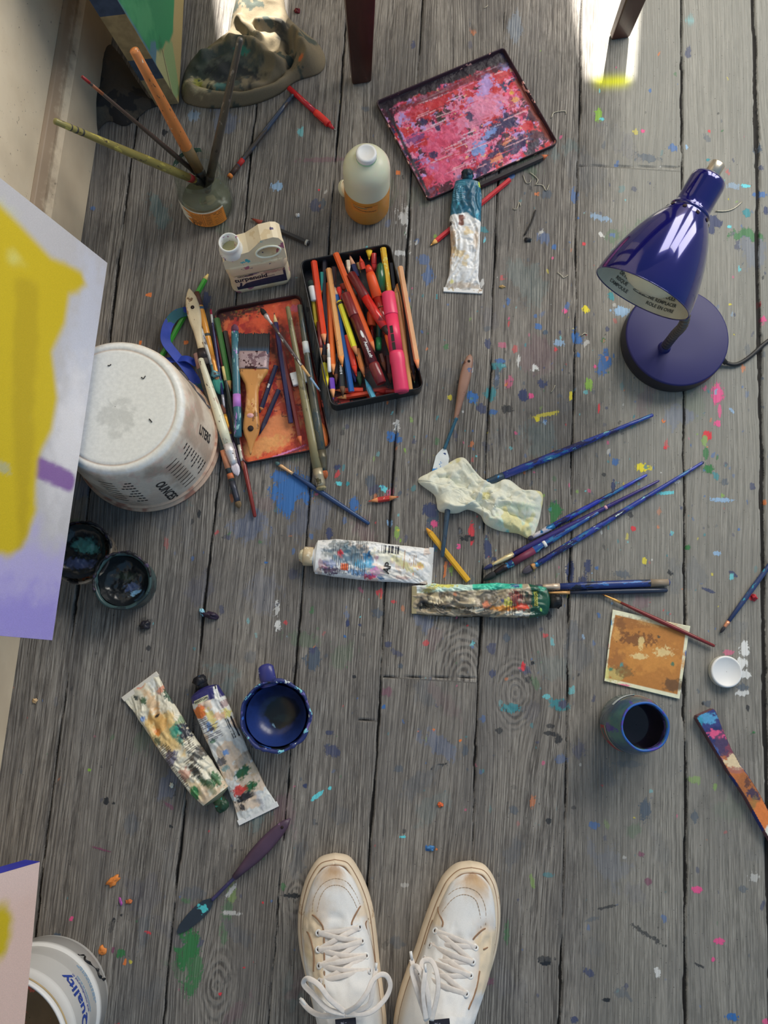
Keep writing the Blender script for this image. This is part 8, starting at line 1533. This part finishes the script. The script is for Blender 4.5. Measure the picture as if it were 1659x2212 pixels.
    rings = [off(-.004, 0), off(-.001, .001), off(0, .006), off(0.0004, .016), off(-.0012, .022), off(-.0034, .0250), off(-.0050, .0262), off(-.0052, .0300), off(-.0078, .0318), off(-.0100, .0312), off(-.0120, .026)]
    mk('rubber_sole', stack(rings), rub_m, t)
    for d, z in ((-.0046, .0263), (-.0098, .0316)): mk('foxing_line', sweep(off(d, z), 0.00055, 6, closed=True), line_m, t)
    for sm_ in seams:
        pts = cr([on(*p, 0.0006) for p in sm_], 8); mk('seam', sweep(pts, 0.0010, 8, 0.7), line_m, t)
    th_m = mat('stitch_thread', C(150, 128, 104), 0.8)
    for sm_ in stitches:
        pts = cr([on(*p, 0.0003) for p in sm_], 12)
        parts_ = []
        acc = 0
        o_ = mk('stitching', sweep(pts, [0.00045 if (i % 3) else 0.00008 for i in range(len(pts))], 5), th_m, t)
    eye_m = mat('white_eyelet', C(214, 216, 212), 0.35)
    def normal_at(px, py):
        i, j = find(px, py); i = min(max(i, 1), N - 2); j = min(max(j, 1), nt - 2)
        a = Vector((X[i + 1, j] - X[i - 1, j], Y[i + 1, j] - Y[i - 1, j], Z[i + 1, j] - Z[i - 1, j])); b = Vector((X[i, j + 1] - X[i, j - 1], Y[i, j + 1] - Y[i, j - 1], Z[i, j + 1] - Z[i, j - 1]))
        nn = a.cross(b).normalized(); return nn if nn.z > 0 else -nn
    for p in eyL + eyR:
        e = mk('eyelet', lathe([(0.0017, 0.0004), (0.0022, 0.0012), (0.0034, 0.0013), (0.0042, 0.0006), (0.0043, 0.0)], 24, cap=False), eye_m, t, loc=on(*p, 0.0002), quat=normal_at(*p).to_track_quat('Z', 'Y'))
        mk('eyelet_hole', lathe([(0.0003, 0.0006), (0.0018, 0.0006)], 16, cap=False), mat('hole_dark', C(40, 28, 26), 0.8), e)
    def lace(pts, w=0.0032, arch=0.0, name='lace', flat_=0.22, closed=False):
        c = cr(pts, 10); n_ = len(c)
        for i, p in enumerate(c): p.z += arch * math.sin(math.pi * i / (n_ - 1))
        return mk(name, sweep(c, w, 10, flat_), lace_m, t)
    for i in range(len(eyL)):
        a, b = on(*eyL[i], 0.002), on(*eyR[min(i, len(eyR) - 1)], 0.002); mid = on((eyL[i][0] + eyR[min(i, len(eyR) - 1)][0]) / 2, (eyL[i][1] + eyR[min(i, len(eyR) - 1)][1]) / 2, 0.0045)
        lace([a, mid, b])
        if i + 1 < len(eyL):
            a2 = on(*eyL[i + 1], 0.001); m2 = on((eyL[i + 1][0] + eyR[i][0]) / 2, (eyL[i + 1][1] + eyR[i][1]) / 2, 0.0028); lace([a2, m2, b + Vector((0, 0, -.001))])
        if i + 1 < len(eyR):
            b2 = on(*eyR[i + 1], 0.001); m3 = on((eyL[i][0] + eyR[i + 1][0]) / 2, (eyL[i][1] + eyR[i + 1][1]) / 2, 0.0035); lace([a + Vector((0, 0, -.001)), m3, b2])
    for pts, z0 in bows:
        c = [P(x, y, z) - org for (x, y), z in zip(pts, z0)]
        c_ = cr(c, 10); mk('bow_loop', sweep(c_, 0.0030, 10, 0.22, up=(0.3, 0.2, 1)), lace_m, t)
    for a, b, z in aglets:
        mk('aglet', sweep([P(*a, z) - org, P(*b, z) - org], 0.0017, 10), mat('pale_aglet', C(200, 220, 224), 0.3), t)
    # tongue top and padded collar beyond the lacing
    i0, i1 = int(N * .66), int(N * .84)
    mk('tongue', ngrid(X[i0:i1, 28:53], Y[i0:i1, 28:53], Z[i0:i1, 28:53] + 0.004 + 0.004 * np.cos(A[28:53] * 4)[None]), mat('tongue_canvas', C(206, 210, 222), 0.85, bump=0.3), t)
    tp = find(*heel_tab) if heel_tab else None
    if tp:
        i, j = tp; c0 = Vector((X[i, j], Y[i, j], Z[i, j] + 0.0088))
        o_ = mk('tongue_tag', box(0, 0, 0, 0.024, 0.012, 0.0012), mat('black_woven_tag', C(34, 34, 44), 0.7, splats=[(C(120, 120, 130), 0.3, 130)]), t, smooth=False, loc=c0, quat=Quaternion((0, 0, 1), 0.15))
    return t
tan_ = C(180, 148, 108, 1.3); tan2 = C(150, 112, 74, 1.3)
sneaker('left white high-top lace-up sneaker, its two bow loops spread sideways', [(724, 1843), (690, 1853), (667, 1885), (654, 1922), (646, 1965), (645, 2010), (650, 2055), (661, 2105), (672, 2150), (686, 2205), (700, 2250), (722, 2285), (760, 2296)],
        [(724, 1843), (755, 1851), (777, 1882), (794, 1920), (805, 1958), (811, 1995), (816, 2040), (821, 2087), (828, 2140), (834, 2200), (832, 2245), (812, 2285), (760, 2296)],
        [[(653, 1970), (678, 1979), (695, 1999), (700, 2013)], [(796, 1945), (776, 1962), (762, 1989), (760, 1999)], [(700, 2013), (701, 2050), (701, 2100), (702, 2140)], [(652, 2006), (668, 2016), (678, 2056), (677, 2100)], [(803, 1982), (790, 2000), (806, 2050), (812, 2090)]],
        [[(675, 1969), (678, 1942), (695, 1911), (722, 1898), (749, 1905), (766, 1928), (778, 1955)], [(685, 1969), (692, 1938), (705, 1918), (725, 1911), (746, 1918), (762, 1942), (771, 1960)]],
        [(688, 2017), (688, 2050), (690, 2086), (692, 2118)], [(776, 2003), (782, 2034), (791, 2068), (799, 2097)],
        [([(745, 2190), (708, 2180), (678, 2150), (656, 2126), (664, 2114), (688, 2127), (712, 2158), (745, 2186)], [.118, .122, .122, .118, .124, .128, .126, .118]), ([(745, 2190), (796, 2188), (830, 2160), (843, 2131), (837, 2110), (823, 2105), (806, 2117), (793, 2144), (772, 2172), (745, 2188)], [.118, .116, .108, .104, .106, .112, .120, .126, .126, .118]), ([(745, 2192), (695, 2194), (668, 2181), (650, 2160)], [.118, .114, .108, .104]), ([(745, 2190), (795, 2172), (806, 2130), (812, 2092)], [.116, .118, .118, .112])],
        [(712, 1890, 44, 22, tan_, .75, .5), (722, 1880, 30, 12, tan2, .55, .6), (668, 2020, 22, 40, tan_, .55, .5), (680, 1960, 24, 30, tan_, .4, .6), (672, 2050, 16, 50, C(205, 176, 110), .45, .5), (790, 1975, 14, 26, tan_, .35, .5)],
        [((664, 2177), (648, 2156), .105), ((811, 2096), (813, 2080), .112)], 5, (747, 2204), panels=[([(653, 1972), (680, 1982), (698, 2008), (701, 2060), (702, 2150), (680, 2150), (672, 2060), (652, 2010)], C(200, 184, 160, 1.4)), ([(796, 1947), (776, 1962), (762, 1992), (775, 1990), (800, 1965)], C(206, 190, 170, 1.4))])
sneaker('right white high-top lace-up sneaker, its bow loops bunched along the laces', [(1016, 1860), (985, 1866), (958, 1890), (940, 1925), (927, 1957), (912, 2000), (898, 2045), (880, 2090), (865, 2135), (854, 2180), (850, 2225), (862, 2270), (905, 2290)],
        [(1016, 1860), (1046, 1868), (1066, 1895), (1076, 1930), (1079, 1970), (1077, 2010), (1070, 2053), (1058, 2095), (1046, 2131), (1030, 2170), (1012, 2210), (985, 2262), (905, 2290)],
        [[(928, 1950), (948, 1969), (957, 1989), (955, 2003)], [(1073, 2004), (1046, 2009), (1029, 2019), (1022, 2030)], [(922, 1980), (926, 2000), (918, 2040)], [(1072, 2040), (1050, 2046), (1044, 2052)], [(1036, 2095), (1028, 2140), (1012, 2180)]],
        [[(948, 1962), (975, 1928), (1005, 1917), (1033, 1929), (1048, 1960), (1049, 2000)], [(955, 1970), (978, 1942), (1002, 1933), (1026, 1942), (1036, 1970), (1039, 2004)]],
        [(941, 2009), (930, 2041), (916, 2071), (905, 2104)], [(1027, 2045), (1021, 2077), (1016, 2107), (1007, 2144)],
        [([(922, 2205), (901, 2140), (890, 2100), (893, 2088), (905, 2092), (918, 2120), (926, 2160), (928, 2200)], [.120, .124, .122, .122, .126, .128, .128, .120]), ([(932, 2205), (946, 2140), (943, 2100), (932, 2076), (915, 2075), (910, 2090), (918, 2120), (930, 2195)], [.120, .122, .120, .116, .116, .120, .124, .120]), ([(920, 2203), (914, 2145), (917, 2110), (919, 2094)], [.124, .130, .130, .128]), ([(915, 2150), (898, 2105), (889, 2072)], [.120, .120, .116])],
        [(1025, 1902, 44, 22, tan_, .75, .5), (1020, 1895, 30, 10, tan2, .55, .6), (1040, 1920, 26, 26, tan_, .5, .6), (945, 1980, 18, 30, tan_, .4, .5), (1055, 2020, 22, 30, tan_, .5, .5), (1040, 2100, 16, 50, tan_, .35, .5)],
        [((919, 2100), (918, 2082), .128), ((890, 2074), (887, 2055), .116)], 9, (950, 2204), panels=[([(928, 1952), (948, 1971), (956, 2003), (930, 1995), (918, 1985)], C(204, 188, 166, 1.4)), ([(1074, 2006), (1046, 2010), (1024, 2032), (1036, 2060), (1028, 2140), (1040, 2140), (1066, 2060)], C(202, 186, 162, 1.4))])

# ------------------------------------------------------------------ small things lying about
def flake(name, label, cat, x, y, rx, ry, col, seed, h=0.0012, group=None, an=0):
    c = P(x, y, 0); ex, ey = rx / 1543, ry / 1543; n = 16
    r_ = random.Random(seed); ph = [r_.uniform(0.7, 1.2) for _ in range(n)]; a = math.radians(an)
    rg = []
    for k, z in ((0.96, 0.0002), (1.0, h * 0.4), (0.8, h), (0.3, h * 1.25)):
        R = []
        for i in range(n):
            t_ = 2 * math.pi * i / n; X_, Y_ = ex * ph[i] * k * math.cos(t_), ey * ph[i] * k * math.sin(t_)
            R.append((X_ * math.cos(a) - Y_ * math.sin(a), X_ * math.sin(a) + Y_ * math.cos(a), z * (1 + 0.4 * math.sin(3 * t_ + seed))))
        rg.append(R)
    o = mk(name, stack(rg), mat('flake_' + ckey(col), col, 0.45, var=0.15, scale=300, bump=0.3), None, loc=c)
    return tag(o, label, cat, group)
OF = C(206, 120, 56)
flake('paint_flake', 'largest orange paint flake, yellow edged, left of the plum-handled knife', 'paint flake', 245, 1903, 16, 9, OF, 1, .003, an=40)
flake('paint_flake', 'orange paint flake near the white pail', 'paint flake', 221, 2053, 8, 10, OF, 2, .002)
flake('paint_flake', 'small rust-orange flake between the two bigger orange flakes', 'paint flake', 279, 1947, 8, 5, C(176, 96, 52), 3, .002)
flake('paint_flake', 'thin magenta sliver of dried paint beside the rust-orange flake', 'paint flake', 261, 1947, 3, 11, C(160, 76, 150), 4, .0015, an=20)
flake('paint_flake', 'crumpled dark paint skin with a pale blue edge right of the paint cup', 'paint flake', 455, 1330, 19, 8, C(44, 34, 52), 5, .006, an=-12)
flake('paint_flake', 'pale blue curl on the dark paint skin', 'paint flake', 437, 1322, 5, 10, C(130, 180, 210), 6, .004, an=25)
flake('paint_flake', 'black crumb of dried paint below the paint cup', 'paint flake', 314, 1350, 15, 11, C(36, 34, 42), 7, .005, an=30)
flake('paint_flake', 'tiny cream chip on the boards at the far left', 'paint flake', 76, 1514, 6, 6, C(190, 160, 120), 8, .002)
flake('paint_flake', 'cream paint chip left of the ochre-stained tube', 'paint flake', 371, 1696, 5, 6, C(205, 200, 185), 9, .002)
flake('paint_flake', 'orange flake above the left sneaker on the bare boards', 'paint flake', 951, 1738, 7, 5, C(196, 92, 50), 10, .002)
flake('paint_flake', 'blue and rust flake above the right sneaker', 'paint flake', 930, 1832, 9, 6, C(60, 110, 160), 11, .002)
flake('paint_flake', 'white chip near the black pencil behind the jug', 'paint flake', 643, 466, 5, 6, C(214, 210, 200), 12, .003)
flake('paint_flake', 'dark red waxy drip at the top left of the stool leg', 'paint flake', 642, 25, 8, 7, C(96, 24, 34), 13, .004)
flake('pencil_shaving', 'black triangular shaving near the staples', 'shaving', 1140, 519, 9, 6, C(34, 36, 42), 14, .003)
flake('pencil_shaving', 'small cream shaving right of the white and teal tube', 'shaving', 1085, 620, 7, 4, C(170, 140, 90), 15, .002)
wire = mat('dull_steel_wire', C(150, 146, 132), 0.4, 0.6, var=0.05)
def staple(label, pts, r=0.0006, z=0.0012, name='staple', cat='staple', mm=None, arch=0.0):
    c = P(*pts[0], 0); t_ = [P(x, y, z + arch * (i % 2)) - c for i, (x, y) in enumerate(pts)]
    o = mk(name, sweep(cr(t_, 3) if len(t_) > 2 else t_, r, 6), mm or wire, None, loc=c); return tag(o, label, cat)
staple('open staple right of the palette lid by the chair-leg glow', [(1191, 255), (1197, 243), (1221, 240), (1222, 247)])
staple('left one of the bent staples below the lower right corner of the palette lid', [(1130, 378), (1136, 394), (1144, 395), (1147, 388)])
staple('zigzag bent staple just right of the left bent staple', [(1144, 372), (1155, 380), (1162, 389), (1156, 400)])
staple('lower right bent staple of the cluster near the palette lid', [(1156, 399), (1172, 400), (1180, 412), (1186, 398)])
staple('small crumpled staple above the thin black twig', [(1108, 450), (1116, 452), (1122, 436), (1124, 446)])
staple('three-pronged bent staple in the middle of the spattered boards', [(1204, 588), (1212, 594), (1218, 600), (1227, 594)])
staple('thin curved wire beside the lamp shade socket', [(1546, 456), (1568, 456), (1586, 450), (1603, 436)], .0008)
staple('curled pale wire sliver beside the yellow streaks', [(1190, 848), (1196, 840), (1199, 832)], .0007)
staple('short wire bit left of the blue smear near the board joint', [(1256, 725), (1262, 720), (1268, 722)], .0007)
staple('thin black twig standing out beside the black shaving', [(1157, 454), (1148, 480), (1133, 508)], .0012, .002, 'twig', 'twig', mat('black_twig', C(40, 38, 38), 0.7))
staple('white scratch-like wire near the top edge of the floor', [(1046, 17), (1050, 15), (1054, 11)], .0006)
flake('bead', 'small red bead-like blob at the right edge of the boards', 'bead', 1628, 1290, 7, 7, C(170, 44, 56), 16, .004)
